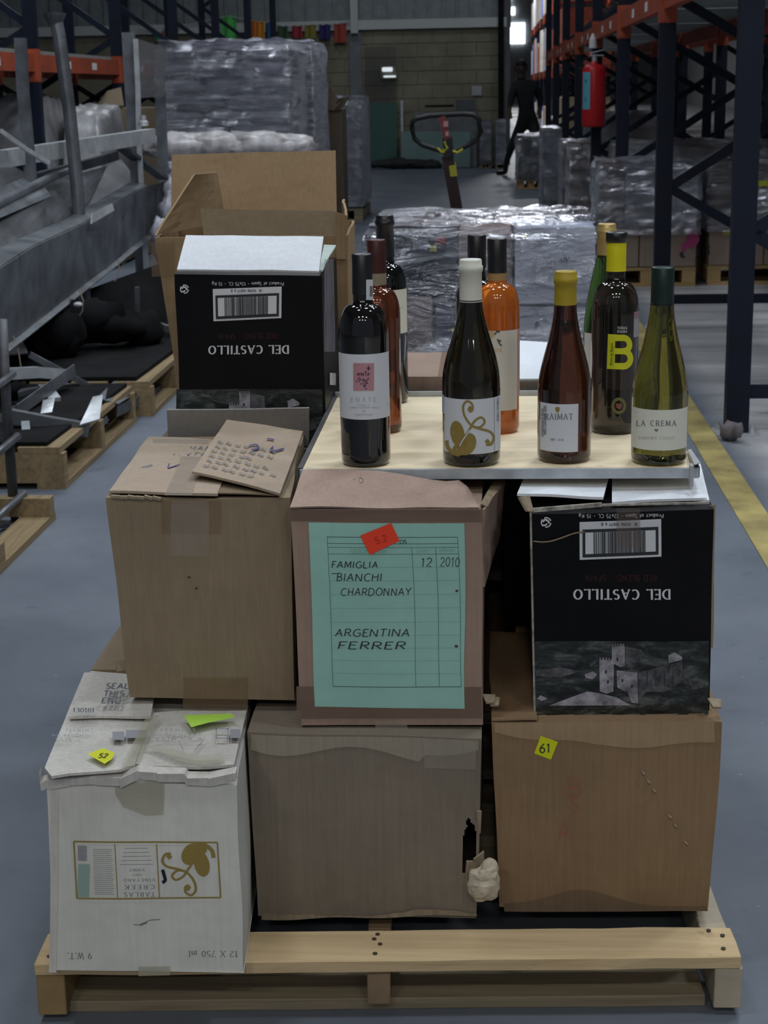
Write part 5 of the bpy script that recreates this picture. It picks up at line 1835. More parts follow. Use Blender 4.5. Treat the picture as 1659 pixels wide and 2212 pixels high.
def raimat2(mb):
    g2 = cyl(x, y, r, .0014)
    write(mb, 'MARCA COSTERS DEL SEGRE', g2, *Qm(440, 560), 5, w=1.1, rot=math.pi / 2, gap=.2, fit=62)
    write(mb, 'DENOMINACION DE ORIGEN', g2, *Qm(372, 620), 5, w=1.0, rot=math.pi / 2, gap=.2, fit=60)
print_on(b, 'side_lettering', INK_GREY, raimat2)
def crest(mb):
    pts = [(705, 235), (760, 230), (815, 235), (815, 300), (795, 345), (760, 372), (725, 345), (703, 300)]
    mb.poly([g1(*Qm(*p)) for p in pts])
print_on(b, 'crest', INK_GOLD, crest)

# --- 8: tall green bottle with gold capsule
x, y, r = 0.2030, 2.79, .0375
b = bottle('wine_bottle', 'tall slender green bottle with gold capsule, behind the amber and yellow letter bottles', x, y, [(r * .8, 0), (r * .95, .002), (r, .01), (r, .08), (r, .125), (r * .95, .165), (r * .80, .205), (r * .62, .238), (.0175, .262), (.0148, .278), (.0142, .285), (.0142, .322)], .3245, .0142, .268, GL_GREEN, CAP_GOLD, capr=.0014)
wrap_label(b, x, y, r, -72, 72, .050, .142, PAPER)

# --- 9: dark bottle with the big yellow letter
x, y, r = 0.2075, 2.632, .0378
b = bottle('wine_bottle', 'dark bottle with a lemon yellow neck band and a large yellow letter B', x, y, bordeaux(r, .322, .204, .258, .0145), .3225, .0145, .262, GL_BROWN, CAP_LEMON, ring=False)
MB().lathe([(.0160, .3075), (.0172, .3080), (.0172, .3215), (.0155, .3238), (.001, .3240)], (x, y, ZB), 36, cap0=False, cap1=False).build('black_cap', CAP_BLACK, b, smooth=True)
g1 = cyl(x, y, r, .0006)
def QB(px, py):
    return 1290 + px / 9.618, -(690 + py / 9.618)
def bigB(mb):
    outer_top = [(225, 305), (600, 325)]
    # stem, three bars and two bowls of the letter
    def quad(pts):
        (a, b_, c, d) = [QB(*p) for p in pts]
        mb.grid(lambda u, v: g1((d[0] * (1 - u) + c[0] * u) * (1 - v) + (a[0] * (1 - u) + b_[0] * u) * v, (d[1] * (1 - u) + c[1] * u) * (1 - v) + (a[1] * (1 - u) + b_[1] * u) * v), 6, 6)
    quad([(225, 305), (375, 312), (362, 1035), (200, 1028)])
    quad([(370, 312), (580, 320), (560, 448), (372, 452)])
    quad([(368, 598), (600, 600), (600, 725), (366, 722)])
    quad([(362, 905), (560, 905), (560, 1042), (362, 1035)])
    def bowl(cx, cy, r0x, r0y, r1x, r1y):
        def f_(u, v):
            a = math.radians(90 - 180 * u)
            rx, ry = r0x + (r1x - r0x) * v, r0y + (r1y - r0y) * v
            return g1(*QB(cx + rx * math.cos(a), cy - ry * math.sin(a)))
        mb.grid(f_, 14, 4)
    bowl(545, 525, 72, 76, 185, 205)
    bowl(545, 815, 88, 92, 205, 227)
print_on(b, 'letter', flat('ink_lemon', (.55, .58, .02), .5), bigB)
def small(mb):
    write(mb, 'TERRAS', g1, *QB(520, 178), 5.2, w=1.0, gap=.35, fit=21)
    write(mb, 'GAUDA', g1, *QB(520, 250), 5.2, w=1.0, gap=.35, fit=21)
print_on(b, 'white_lettering', INK_WHITE, small)
def sideb(mb):
    write(mb, 'Blanco de Blancos', cyl(x, y, r, .0010), *QB(290, 720), 4.4, w=1.0, rot=math.pi / 2 - .04, gap=.16, fit=48)
    ribbon(mb, seg(QB(335, 560), QB(325, 990)), .8, cyl(x, y, r, .0010))
print_on(b, 'side_lettering', flat('ink_olive', (.16, .18, .01), .5), sideb)
def medal(mb):
    cx, cy = QB(450, 1795)
    mb.grid(lambda u, v: g1(cx + (10 + 6 * v) * math.cos(u * 6.2832), cy + (11.5 + 6.5 * v) * math.sin(u * 6.2832)), 28, 1)
print_on(b, 'medal_ring', flat('ink_medal', (.14, .13, .05), .5), medal)
def medal2(mb):
    pts = [(390, 1755), (420, 1740), (455, 1760), (490, 1740), (520, 1755), (505, 1830), (455, 1875), (400, 1830)]
    mb.poly([g1(*QB(*p)) for p in pts])
print_on(b, 'medal_crest', flat('ink_crest', (.22, .07, .06), .5), medal2)
wrap_label(b, x, y, r, 46, 74, .158, .187, flat('tax_grey', (.30, .30, .34), .5), 'tax_sticker')
wrap_label(b, x, y, r, 46, 74, .187, .199, flat('tax_pink', (.28, .16, .20), .5), 'tax_sticker')

# --- 10: olive bottle at the right end
x, y, r = 0.2580, 2.406, .0415
b = bottle('wine_bottle', 'olive green see-through bottle with dark green capsule and cream label at the right end', x, y, burgundy(r, .290, .105, .240, .0155), .2915, .0155, .236, GL_OLIVE, CAP_GREEN, ring=False, capr=.0014)
wrap_label(b, x, y, r, -87, 74, .0255, .0865, PAPER_CREAM)
wrap_label(b, x, y, r, 78, 100, .0255, .0865, PAPER_CREAM, 'back_label')
g1 = cyl(x, y, r, .0009)
def Qc(px, py):
    return 1360 + px / 10.369, -(870 + py / 10.369)
def crema(mb):
    write(mb, 'LA CREMA', g1, *Qc(605, 460), 11, w=1.9, serif=True, gap=.32, fit=86)
    pts = [(550, 600), (575, 585), (600, 600), (625, 585), (650, 600), (620, 635), (600, 655), (580, 635)]
    mb.poly([g1(*Qc(*p)) for p in pts])
print_on(b, 'lettering', INK_GREY, crema)
print_on(b, 'pale_lettering', INK_PALE, lambda mb: write(mb, 'SONOMA COAST', g1, *Qc(600, 790), 5.2, w=1.0, serif=True, gap=.35, fit=78))

# ================================================================== RACKS
def rack(name, label, xf, xr, ys, zbeams, h, hand_=1, first=0, labels=True, deck=True, group=None, detail=True):
    """run of pallet racking: upright frames of two posts, braces and foot plates, and beams with labels"""
    R = thing(name, ((xf + xr) / 2, (ys[0] + ys[-1]) / 2, 0), label, 'rack', group)
    pw, pd = .088, .075
    s = 1 if xr > xf else -1
    fm = dk = None
    for Y in ys:
        if fm is None:
            fr_ = bpy.data.objects.new('upright_frame', None)
            COL.objects.link(fr_)
            fr_.parent = R
            fr_.location = Vector((xf, Y, 0)) - wloc(R)
            for X in (xf, xr):
                MB().box(X - pw / 2, X + pw / 2, Y - pd / 2, Y + pd / 2, .008, h).build('post', BLUE, fr_)
                MB().box(X - .085, X + .085, Y - .07, Y + .07, 0, .008).build('foot_plate', ALU, fr_)
                mb_ = MB()
                mb_.lathe([(.012, 0), (.012, .018), (.006, .018), (.006, .035)], (X + .055 * (1 if X == xf else -1), Y - .045, .008), 6)
                mb_.lathe([(.012, 0), (.012, .018), (.006, .018), (.006, .035)], (X - .065, Y + .03, .008), 6)
                mb_.build('anchor_bolt', ALU, fr_)
            a, b_ = xf + s * pw / 2, xr - s * pw / 2
            segs = [((a, .165), (b_, .165))]
            zf, zr = .77, 1.46
            segs.append(((a, .77), (b_, .20)))
            segs.append(((a, .79), (b_, 1.42)))
            z = 1.44
            side = 0
            segs.append(((b_, 1.2), (a, 1.78)))
            z = 1.84
            while z < h - .9:
                segs.append(((a, z), (b_, z + .72)) if side == 0 else ((b_, z), (a, z + .72)))
                z += .76
                side ^= 1
            for (p, q_) in segs:
                MB().bar((p[0], Y, p[1]), (q_[0], Y, q_[1]), .035, .05).build('brace', BLUE, fr_)
            fm = fr_
        else:
            c = fm.copy()
            COL.objects.link(c)
            c.parent = R
            c.location = Vector((xf, Y, 0)) - wloc(R)
            for ch in fm.children:
                d = ch.copy()
                COL.objects.link(d)
                d.parent = c
    for (z0, z1) in zbeams:
        for i in range(len(ys) - 1):
            for X in (xf, xr):
                ya, yb = ys[i] + pd / 2, ys[i + 1] - pd / 2
                side = X + (-.026 * s if X == xf else .026 * s)
                mb_ = MB()
                mb_.box(X - .026, X + .026, ya + .004, yb - .004, z0, z1)
                be = mb_.build('beam', ORANGE, R)
                mb_ = MB()
                for yy in (ya + .002, yb - .006):
                    mb_.box(X - .044, X + .044, yy, yy + .004, z0 - .06, z1 + .03)
                mb_.build('end_plate', ORANGE, be)
                if X == xf and labels:
                    mb_ = MB()
                    xx = X - s * .0268
                    for f_ in (.30, .62):
                        yy = ya + (yb - ya) * f_
                        mb_.box(min(xx, xx - s * .001), max(xx, xx - s * .001), yy, yy + .16, z0 + .03, z1 - .035)
                    mb_.build('shelf_label', WHITE, be)
            if deck:
                n_ = 9
                xa, xb = min(xf, xr) + .03, max(xf, xr) - .03
                if dk is None:
                    mb_ = MB()
                    mb_.box(xa, xb, ys[i] + .05, ys[i] + .05 + (ys[i + 1] - ys[i] - .1) * .9 / n_, z1 + .002, z1 + .03)
                    dk = (mb_.build('deck_panel', DECK, R), ys[i], z1)
                for k in range(n_):
                    if i == 0 and k == 0 and z1 == dk[2]:
                        continue
                    d_ = dk[0].copy()
                    COL.objects.link(d_)
                    d_.location = dk[0].location + Vector((0, ys[i] - dk[1] + (ys[i + 1] - ys[i] - .1) * k / n_, z1 - dk[2]))
        # sleeves on the posts where the beams hook in
        for Y in ys:
            for X in (xf, xr):
                mb_ = MB()
                mb_.box(X - pw / 2 - .003, X + pw / 2 + .003, Y - pd / 2 - .003, Y + pd / 2 + .003, z0 - .07, z1 + .035)
                mb_.build('beam_connector', ORANGE, R)
    return R

YR = [6.31 + 2.86 * i for i in range(8)]
rack('pallet_rack', 'blue and orange pallet rack lining the right side of the aisle', .975, 2.06, YR, [(1.72, 1.84), (3.4, 3.52)], 5.2)
rack('pallet_rack', 'blue and orange pallet rack standing behind the right aisle rack', 2.32, 3.40, YR[:6], [(1.72, 1.84)], 5.2, labels=False)
YL = [9.0 + 2.72 * i for i in range(7)]
rack('pallet_rack', 'blue and orange pallet rack behind the scrap steel on the left', -3.2, -4.28, YL, [(1.50, 1.62)], 5.2)

# far hall beyond the corner of the wall: brightly lit racks with goods
YF = [33.0 + 2.9 * i for i in range(9)]
rack('pallet_rack', 'brightly lit distant rack beyond the end wall, loaded with cartons', 1.55, 2.6, YF, [(1.6, 1.72), (3.0, 3.12), (4.4, 4.52)], 6.2, deck=False)
FARC = [mat('far_carton_%s' % n_, c_, .6) for n_, c_ in (('white', (.85, .85, .9)), ('tan', (.55, .42, .28)), ('red', (.55, .10, .05)), ('grey', (.4, .42, .45)), ('blue', (.14, .17, .45)), ('pale', (.8, .72, .6)))]
rn = random.Random(8)
for i in range(8):
    for lv in (0.05, 1.73, 3.13, 4.53):
        for k in range(2):
            w_, h_ = rn.uniform(.9, 1.15), rn.uniform(.6, 1.1)
            y_ = YF[i] + .2 + k * 1.3
            c = FARC[rn.choice((0, 0, 1, 2, 3, 4, 5, 5))]
            t_ = thing('goods_stack', (2.0, y_ + w_ / 2, lv), 'small distant stack of cartons on the lit rack beyond the end wall', 'cartons', 'goods on the far lit rack')
            nrow = 3
            mb_ = MB()
            for a_ in range(nrow):
                for b_2 in range(2):
                    mb_.box(1.49, 2.45, y_ + b_2 * w_ / 2 + .006, y_ + (b_2 + 1) * w_ / 2 - .006, lv + a_ * h_ / nrow + .001, lv + (a_ + 1) * h_ / nrow - .006)
            mb_.build('carton', c, t_)['kind'] = 'stuff'

# ================================================================== WRAPPED PALLET LOADS
def film_wrap(parent, x0, x1, y0, y1, z0, z1, m=FILM, amp=.02, seed=0, n=18, name='stretch_film', inset_top=.05):
    mb_ = MB()
    def rr(u, v):
        """round the loop: u along perimeter, v up"""
        per = [(x0, y0), (x1, y0), (x1, y1), (x0, y1), (x0, y0)]
        k = u * 4
        i = min(int(k), 3)
        t_ = k - i
        x_, y_ = per[i][0] * (1 - t_) + per[i + 1][0] * t_, per[i][1] * (1 - t_) + per[i + 1][1] * t_
        z_ = z0 + (z1 - z0) * v
        cx, cy = (x0 + x1) / 2, (y0 + y1) / 2
        sc = 1 + .012 - (inset_top if v > .97 else 0)
        p = Vector((cx + (x_ - cx) * sc, cy + (y_ - cy) * sc, z_ + .008 * (v > .9)))
        d = Vector((p.x - cx, p.y - cy, 0)).normalized()
        w1 = noise.noise(Vector((p.x * 3, p.y * 3, p.z * 9 + seed)))
        w2 = abs(noise.noise(Vector((p.x * 9 + 5, p.y * 9, p.z * 16 + seed))))
        return p + d * (amp * .5 * (w1 + w2) + amp * .3)
    mb_.grid(rr, n * 4, n)
    def top(u, v):
        x_, y_ = x0 + (x1 - x0) * u, y0 + (y1 - y0) * v
        e = min(u, 1 - u, v, 1 - v)
        return Vector((x_, y_, z1 + .008 + min(e, .1) * .08 + abs(noise.noise(Vector((x_ * 6, y_ * 6, seed)))) * amp))
    mb_.grid(top, n, n)
    return mb_.build(name, m, parent, smooth=True, recalc=False)

def small_pallet(parent, x0, x1, y0, y1, m1=PINE_OLD, m2=PINE_OLD, zt=.13):
    """a pallet as parts of a wrapped load (it is wrapped on)"""
    mb_ = MB()
    for k in range(7):
        a = y0 + (y1 - y0) * k / 7 + .01
        MB().box(x0, x1, a, a + (y1 - y0) / 7 - .03, zt - .022, zt).build('deck_board', m1, parent)
    for k in range(3):
        a = x0 + (x1 - x0 - .09) * k / 2
        MB().box(a, a + .09, y0 + .012, y1 - .012, .021, zt - .0225).build('pallet_runner', m2, parent)
    for k in range(3):
        a = y0 + (y1 - y0 - .1) * k / 2
        MB().box(x0, x1, a, a + .1, 0, .0205).build('bottom_board', m2, parent)

def carton_part(parent, x0, x1, y0, y1, z0, z1, m, name='carton', b=.006):
    return MB().box(x0 + .003, x1 - .003, y0 + .003, y1 - .003, z0 + .001, z1 - .002).build(name, m, parent, bevel=b)

# --- wrapped pallet just behind the bottle board
K_PURPLE = cardboard('kraft_mauve', (0.42, 0.34, 0.32), (0.34, 0.27, 0.26))
x0, x1, y0, y1 = P(800, 460, y=6.95).x, P(1288, 470, y=6.95).x, 6.95, 8.0
L1 = thing('wrapped_pallet', ((x0 + x1) / 2, (y0 + y1) / 2, 0), 'waist-high film wrapped pallet of mixed cartons right behind the bottles', 'pallet')
small_pallet(L1, x0, x1, y0, y1)
zt = P(1000, 505, y=6.95).z
xm1, xm2 = P(1000, 600, y=6.95).x, P(1108, 600, y=6.95).x
zm = P(1000, 640, y=6.95).z
carton_part(L1, x0, xm1 - .02, y0 + .02, y0 + .5, zm, zt, mat('dark_carton', (.03, .032, .045), .4, var=.3))
carton_part(L1, xm1 - .02, xm2, y0 + .02, y0 + .5, zm, zt, K_PURPLE)
carton_part(L1, x0 + .03, P(935, 700, y=6.95).x, y0, y0 + .5, .132, zm, K_PURPLE)
carton_part(L1, P(940, 700, y=6.95).x, P(985, 700, y=6.95).x, y0, y0 + .5, .132, zm, mat('slate_carton', (.10, .12, .17), .5))
carton_part(L1, P(986, 700, y=6.95).x, xm2, y0, y0 + .5, .132, zm, K_PURPLE)
WHC = mat('white_carton', (0.74, 0.77, 0.86), .5, var=.05, scale=3)
carton_part(L1, xm2 + .005, x1, y0 - .02, y0 + .5, .132 + .3, P(1200, 490, y=6.93).z, WHC)
carton_part(L1, xm2 + .02, x1 - .01, y0, y0 + .5, .132, .132 + .29, WHC)
for k in range(3):
    a, b_ = x0 + (x1 - x0) * k / 3, x0 + (x1 - x0) * (k + 1) / 3
    carton_part(L1, a, b_, y0 + .51, y1, .132, zt, K_PURPLE)
s_ = MB()
px_ = lambda x, y: P(x, y, y=6.925)
def patch(parent, name, m, y, pts):
    mb_ = MB()
    mb_.poly([P(a, b, y=y) for a, b in pts])
    return mb_.build(name, m, parent, recalc=False)
patch(L1, 'red_sticker', flat('red_tag', (.5, .05, .04), .5), 6.928, ((937, 514), (962, 511), (963, 526), (940, 528)))
patch(L1, 'yellow_sticker', YEL_LABEL, 6.928, ((928, 531), (943, 529), (943, 543), (929, 543)))
patch(L1, 'yellow_sticker', YEL_LABEL, 6.925, ((1128, 506), (1138, 504), (1140, 514), (1130, 517)))
patch(L1, 'yellow_sticker', YEL_LABEL, 6.925, ((975, 708), (984, 706), (984, 718), (976, 718)))
BLUEP = flat('blue_print', (.06, .12, .25), .5)
patch(L1, 'blue_print', BLUEP, 6.947, ((1155, 700), (1162, 694), (1166, 702), (1158, 712)))
patch(L1, 'blue_print', BLUEP, 6.947, ((1132, 745), (1142, 742), (1150, 735), (1156, 740), (1154, 748), (1142, 750)))
patch(L1, 'blue_print', BLUEP, 6.947, ((1138, 780), (1148, 779), (1147, 785), (1139, 785)))
patch(L1, 'carton_label', mat('pale_panel', (.4, .42, .48), .5), 6.929, ((890, 520), (925, 516), (926, 535), (893, 539)))
mb_ = MB()
write(mb_, 'Fragil', lambda a, b: P(a, -b, y=6.924), 1212, -562, 10, w=1.6, rot=.38, gap=.2, fit=56)
write(mb_, 'Vinos', lambda a, b: P(a, -b, y=6.924), 1215, -548, 8, w=1.3, rot=.38, gap=.2, fit=40) if False else None
mb_.build('lettering', INK_GREY, L1, recalc=False)
film_wrap(L1, x0 - .012, x1 + .015, y0 - .035, y1 + .01, .06, zt + .02, film_mat('stretch_film_near', (.85, .87, .95), .0, .60, .10, (1.0, 1.0, 3.2), 2.3, .16), .035, 3, 26)

# --- pallet jack behind it
PJ = thing('pallet_jack', (0.0, 8.75, 0), 'hand pallet jack with a black loop handle standing in the aisle', 'pallet jack')
YJ = 8.55
BLKR = flat('handle_black', (.010, .010, .011), .45)
loop_px = [(900, 256), (930, 250), (965, 248), (1000, 246), (1022, 248), (1035, 258), (1039, 285), (1032, 300), (1010, 314), (985, 325), (962, 329), (940, 322), (912, 313), (896, 300), (890, 278), (891, 263)]
lp = [P(a, b, y=YJ) for a, b in loop_px]
MB().tube(lp, .0135, 10, closed=True).build('handle_loop', BLKR, PJ, smooth=True)
JR = mat('jack_red', (.16, .03, .03), .5)
mb_ = MB()
mb_.bar(P(966, 335, y=YJ + .01), P(990, 470, y=YJ + .04), .060, .03, up=(0, 1, 0))
pb = P(990, 470, y=YJ + .04)
mb_.bar(pb, (pb.x + .03, YJ + .12, .22), .060, .03, up=(0, 1, 0))
mb_.build('tow_bar', mat('jack_bar', (.03, .014, .014), .5), PJ)
mb_ = MB()
mb_.bar(P(954, 252, y=YJ - .012), P(966, 300, y=YJ - .008), .034, .02, up=(0, 1, 0))
mb_.build('control_stem', JR, PJ)
mb_ = MB()
mb_.bar(P(966, 296, y=YJ), P(970, 340, y=YJ), .05, .035, up=(0, 1, 0))
mb_.build('grip_block', BLKR, PJ)
YELJ = flat('hazard_yellow', (.32, .32, .03), .5)
for pts in (((960, 305), (966, 320), (958, 330)), ((1000, 322), (988, 330), (978, 326)), ((945, 320), (955, 330), (958, 322))):
    mb_ = MB()
    mb_.tube([P(a, b, y=YJ - .016) for a, b in pts], .008, 6)
    mb_.build('yellow_clip', YELJ, PJ)
mb_ = MB()
mb_.hexa([P(969, 352, y=YJ + .0), P(984, 350, y=YJ), P(984, 350, y=YJ + .03), P(969, 352, y=YJ + .03)], [P(973, 382, y=YJ + .0), P(988, 380, y=YJ), P(988, 380, y=YJ + .03), P(973, 382, y=YJ + .03)])
mb_.build('yellow_wrap', YELJ, PJ)
for i, (a, b) in enumerate((((958, 262), (968, 274)), ((962, 284), (969, 294)))):
    mb_ = MB()
    p, q_ = P(a[0], a[1], y=YJ - .026), P(b[0], b[1], y=YJ - .024)
    mb_.box(min(p.x, q_.x), max(p.x, q_.x), p.y, p.y + .003, min(p.z, q_.z), max(p.z, q_.z))
    mb_.build('warning_label', flat('label_rose', (.40, .20, .20), .5), PJ)
mb_ = MB()
jx = pb.x + .03
mb_.box(jx - .12, jx + .12, YJ + .10, YJ + .30, .12, .32)
mb_.lathe([(.06, 0), (.06, .18), (.045, .2)], (jx, YJ + .2, .32), 16)
mb_.build('pump_unit', JR, PJ, bevel=.01)
for sx in (-.19, .19):
    mb_ = MB()
    mb_.box(jx + sx - .08, jx + sx + .08, YJ + .31, YJ + 1.35, .06, .11)
    mb_.build('fork', JR, PJ, bevel=.008)
    mb_ = MB()
    mb_.tube([(jx + sx - .03, YJ + 1.2, .04), (jx + sx + .03, YJ + 1.2, .04)], .04, 14)
    mb_.build('fork_wheel', BLKR, PJ)
for sx in (-.05, .05):
    mb_ = MB()
    mb_.tube([(jx + sx - .022, YJ + .2, .09), (jx + sx + .022, YJ + .2, .09)], .09, 18)
    mb_.build('steer_wheel', BLKR, PJ)

# --- tall wrapped stack of sacks, left of the aisle
SACK = mat('sack_grey', (0.52, 0.50, 0.57), .5, var=.25, scale=3)
SACKD = mat('sack_dark', (0.24, 0.235, 0.27), .5, var=.3, scale=3)
SACKP = mat('sack_pink', (0.50, 0.36, 0.40), .6, var=.2, scale=3)
def sack(parent, x0, x1, y0, y1, z0, z1, m, seed):
    mb_ = MB()
    cx, cy, cz = (x0 + x1) / 2, (y0 + y1) / 2, (z0 + z1) / 2
    a, b, c = (x1 - x0) / 2, (y1 - y0) / 2, (z1 - z0) / 2
    def f_(u, v):
        th, ph = u * 2 * math.pi, (v - .5) * math.pi
        e = .35
        sg = lambda t_: math.copysign(abs(t_) ** e, t_)
        ce = math.copysign(abs(math.cos(ph)) ** .7, 1)
        p = Vector((cx + a * ce * sg(math.cos(th)), cy + b * ce * sg(math.sin(th)), cz + c * math.copysign(abs(math.sin(ph)) ** .6, math.sin(ph))))
        return p + Vector((0, 0, 1)) * .012 * noise.noise(p * 6 + Vector((seed, 0, 0)))
    mb_.grid(f_, 20, 8)
    return mb_.build('sack', m, parent, smooth=True)
def sack_stack(name, label, x0, x1, y0, y1, ztop, rows, cols, mats, film, seed, zbase=.13):
    T_ = thing(name, ((x0 + x1) / 2, (y0 + y1) / 2, 0), label, 'pallet')
    small_pallet(T_, x0, x1, y0, y1)
    rh = (ztop - zbase) / rows
    rn_ = random.Random(seed)
    for r_ in range(rows):
        nc = cols if r_ % 2 == 0 else max(1, cols - 1)
        for k in range(nc):
            j = rn_.uniform(-.015, .015)
            xa, xb = x0 + (x1 - x0) * k / nc + .005, x0 + (x1 - x0) * (k + 1) / nc - .005
            m = mats[0] if (r_ * 3 + k + seed) % 4 else mats[1]
            if r_ < 4 and len(mats) > 2:
                m = mats[2]
            sack(T_, xa, xb, y0 + .01 + j, y0 + .6, zbase + r_ * rh, zbase + (r_ + 1) * rh + .01, m, r_ * 7 + k)
        sack(T_, x0 + .01, x1 - .01, y0 + .6, y1, zbase + r_ * rh, zbase + (r_ + 1) * rh + .01, mats[r_ % 2], r_ * 5)
    film_wrap(T_, x0, x1, y0 - .02, y1, .10, ztop + .01, film, .05, seed, 26)
    return T_
yb = 12.6
xa, xb = P(345, 200, y=yb).x, P(622, 200, y=yb).x
sack_stack('wrapped_sacks', 'tall film wrapped stack of grey sacks with pink lowest layers, behind the steel scrap', xa, xb, yb, yb + 1.2, P(500, 97, y=yb).z, 13, 3, (SACK, SACKD, SACKP), FILM_GREY, 1)
yb2 = 14.0
sack_stack('wrapped_sacks', 'darker film wrapped stack of sacks behind and right of the tall one', P(560, 200, y=yb2).x, P(676, 200, y=yb2).x, yb2, yb2 + 1.2, P(640, 97, y=yb2).z, 11, 2, (SACKD, mat('sack_black', (.09, .09, .10), .5), SACKD), film_mat('stretch_film_dull', (.35, .35, .40), .12, .5, .4, (2, 2, 10), 2), 2)
# torn brown carton and white wrapped load to its right
def cloth_bag(name, label, x0, x1, y0, y1, z1, m, seed, z0=0.0, cat='sack'):
    T_ = thing(name, ((x0 + x1) / 2, (y0 + y1) / 2, z0), label, cat)
    mb_ = MB()
    cx, cy = (x0 + x1) / 2, (y0 + y1) / 2
    def f_(u, v):
        a = u * 2 * math.pi
        e = .5
        ca, sa = math.cos(a), math.sin(a)
        sx_, sy_ = math.copysign(abs(ca) ** e, ca), math.copysign(abs(sa) ** e, sa)
        k = (1 - .12 * (1 - v) ** 2) if v < .92 else (1 - (v - .92) * 6)
        p = Vector((cx + (x1 - x0) / 2 * sx_ * k, cy + (y1 - y0) / 2 * sy_ * k, z0 + (z1 - z0) * v))
        return p + Vector((noise.noise(p * 3 + Vector((seed, 0, 0))), noise.noise(p * 3), 0)) * .04
    mb_.grid(f_, 36, 20)
    mb_.poly([f_(k / 24, 1) for k in range(24)])
    mb_.poly([f_(k / 24, 0) for k in range(24)][::-1])
    mb_.build('bag_body', m, T_, smooth=True)
    return T_
Y5 = 17.2
wt = thing('wrapped_pallet', (P(755, 200, y=Y5).x, Y5 + .6, 0), 'white film wrapped load at the aisle edge beside the dark sacks', 'pallet')
xa, xb = P(690, 200, y=Y5).x, P(778, 200, y=Y5).x
small_pallet(wt, xa, xb, Y5, Y5 + 1.2)
BAGW = mat('white_wrap', (.34, .35, .40), .5, var=.15, scale=2)
carton_part(wt, xa, xb, Y5, Y5 + 1.2, .132, P(750, 218, y=Y5).z, BAGW, b=.05)
film_wrap(wt, xa, xb, Y5, Y5 + 1.2, .15, P(750, 214, y=Y5).z, FILM_FAR, .05, 5, 14)
Y6 = 15.4
tc_ = thing('cardboard_box', (P(710, 200, y=Y6).x, Y6, 0), 'dark ragged brown carton with torn upper flaps between sacks and white load', 'box')
xa, xb = P(685, 200, y=Y6).x, P(738, 200, y=Y6).x
K_DARK = cardboard('kraft_dark', (0.11, 0.085, 0.06), (0.07, 0.055, 0.04))
carton_part(tc_, xa, xb, Y6, Y6 + .5, 0.0, P(700, 235, y=Y6).z, K_DARK, 'body', .01)
for pts in (((684, 240), (704, 236), (700, 205), (690, 195)), ((700, 235), (722, 238), (735, 222), (712, 182)), ((720, 240), (738, 236), (757, 208), (730, 214)), ((683, 262), (694, 258), (700, 245), (680, 248))):
    mb_ = MB()
    q_ = [P(a, b, y=Y6 - .01 - .02 * i) for i, (a, b) in enumerate(pts)]
    mb_.slab(q_, .006, 3)
    mb_.build('torn_flap', K_DARK if pts[0][0] != 700 else cardboard('kraft_mid', (.20, .15, .11), (.15, .11, .08)), tc_)
bx_ = MB()

# loads under the left rack
Y7 = 12.2
def plastic_heap(name, label, pxs, pytop, y0, y1, m, seed, cat='load'):
    xa, xb = P(pxs[0], 200, y=y0).x, P(pxs[1], 200, y=y0).x
    zt_ = P(100, pytop, y=y0).z
    T_ = thing(name, ((xa + xb) / 2, (y0 + y1) / 2, 0), label, cat)
    small_pallet(T_, xa, xb, y0, y1)
    mb_ = MB()
    def f_(u, v):
        x_, y_ = xa + (xb - xa) * u, y0 + (y1 - y0) * v
        e = min(1, min(u, 1 - u, v, 1 - v) * 7)
        z_ = .132 + (zt_ - .132) * (e ** .4) * (1 - .16 * abs(noise.noise(Vector((x_ * 1.5, y_ * 1.5, seed)))))
        p = Vector((x_, y_, z_))
        return p + Vector((0, 0, .05 * abs(noise.noise(p * 8))))
    mb_.grid(f_, 30, 20)
    mb_.box(xa + .01, xb - .01, y0 + .01, y1 - .01, .131, .134)
    mb_.build('plastic_sheet', m, T_, smooth=True)
    return T_
PLAS = mat('cloudy_plastic', (.33, .33, .34), .35, var=.25, scale=4, bump=.8, bscale=9, spec=.8)
plastic_heap('covered_load', 'plastic sheeted load under the left rack, left of the blue post', (-130, 92), 198, Y7, Y7 + 1.1, PLAS, 3)
plastic_heap('covered_load', 'plastic sheeted load under the left rack, right of the blue post', (116, 212), 232, Y7 + .3, Y7 + 1.4, PLAS, 8)
t_ = thing('cardboard_box', (P(275, 200, y=13.9).x, 14.1, 0), 'large brown carton with an open raised flap under the left rack', 'box')
xa, xb = P(214, 200, y=13.9).x, P(345, 200, y=13.9).x
K_MID = cardboard('kraft_dim', (.24, .19, .125), (.19, .15, .10))
carton_part(t_, xa, xb, 13.9, 14.3, 0, P(250, 232, y=13.9).z, K_MID, 'body', .01)
MB().slab([P(208, 230, y=13.89), P(268, 230, y=13.89), P(262, 190, y=14.0), P(232, 198, y=14.0)], .01).build('raised_flap', K_MID, t_)

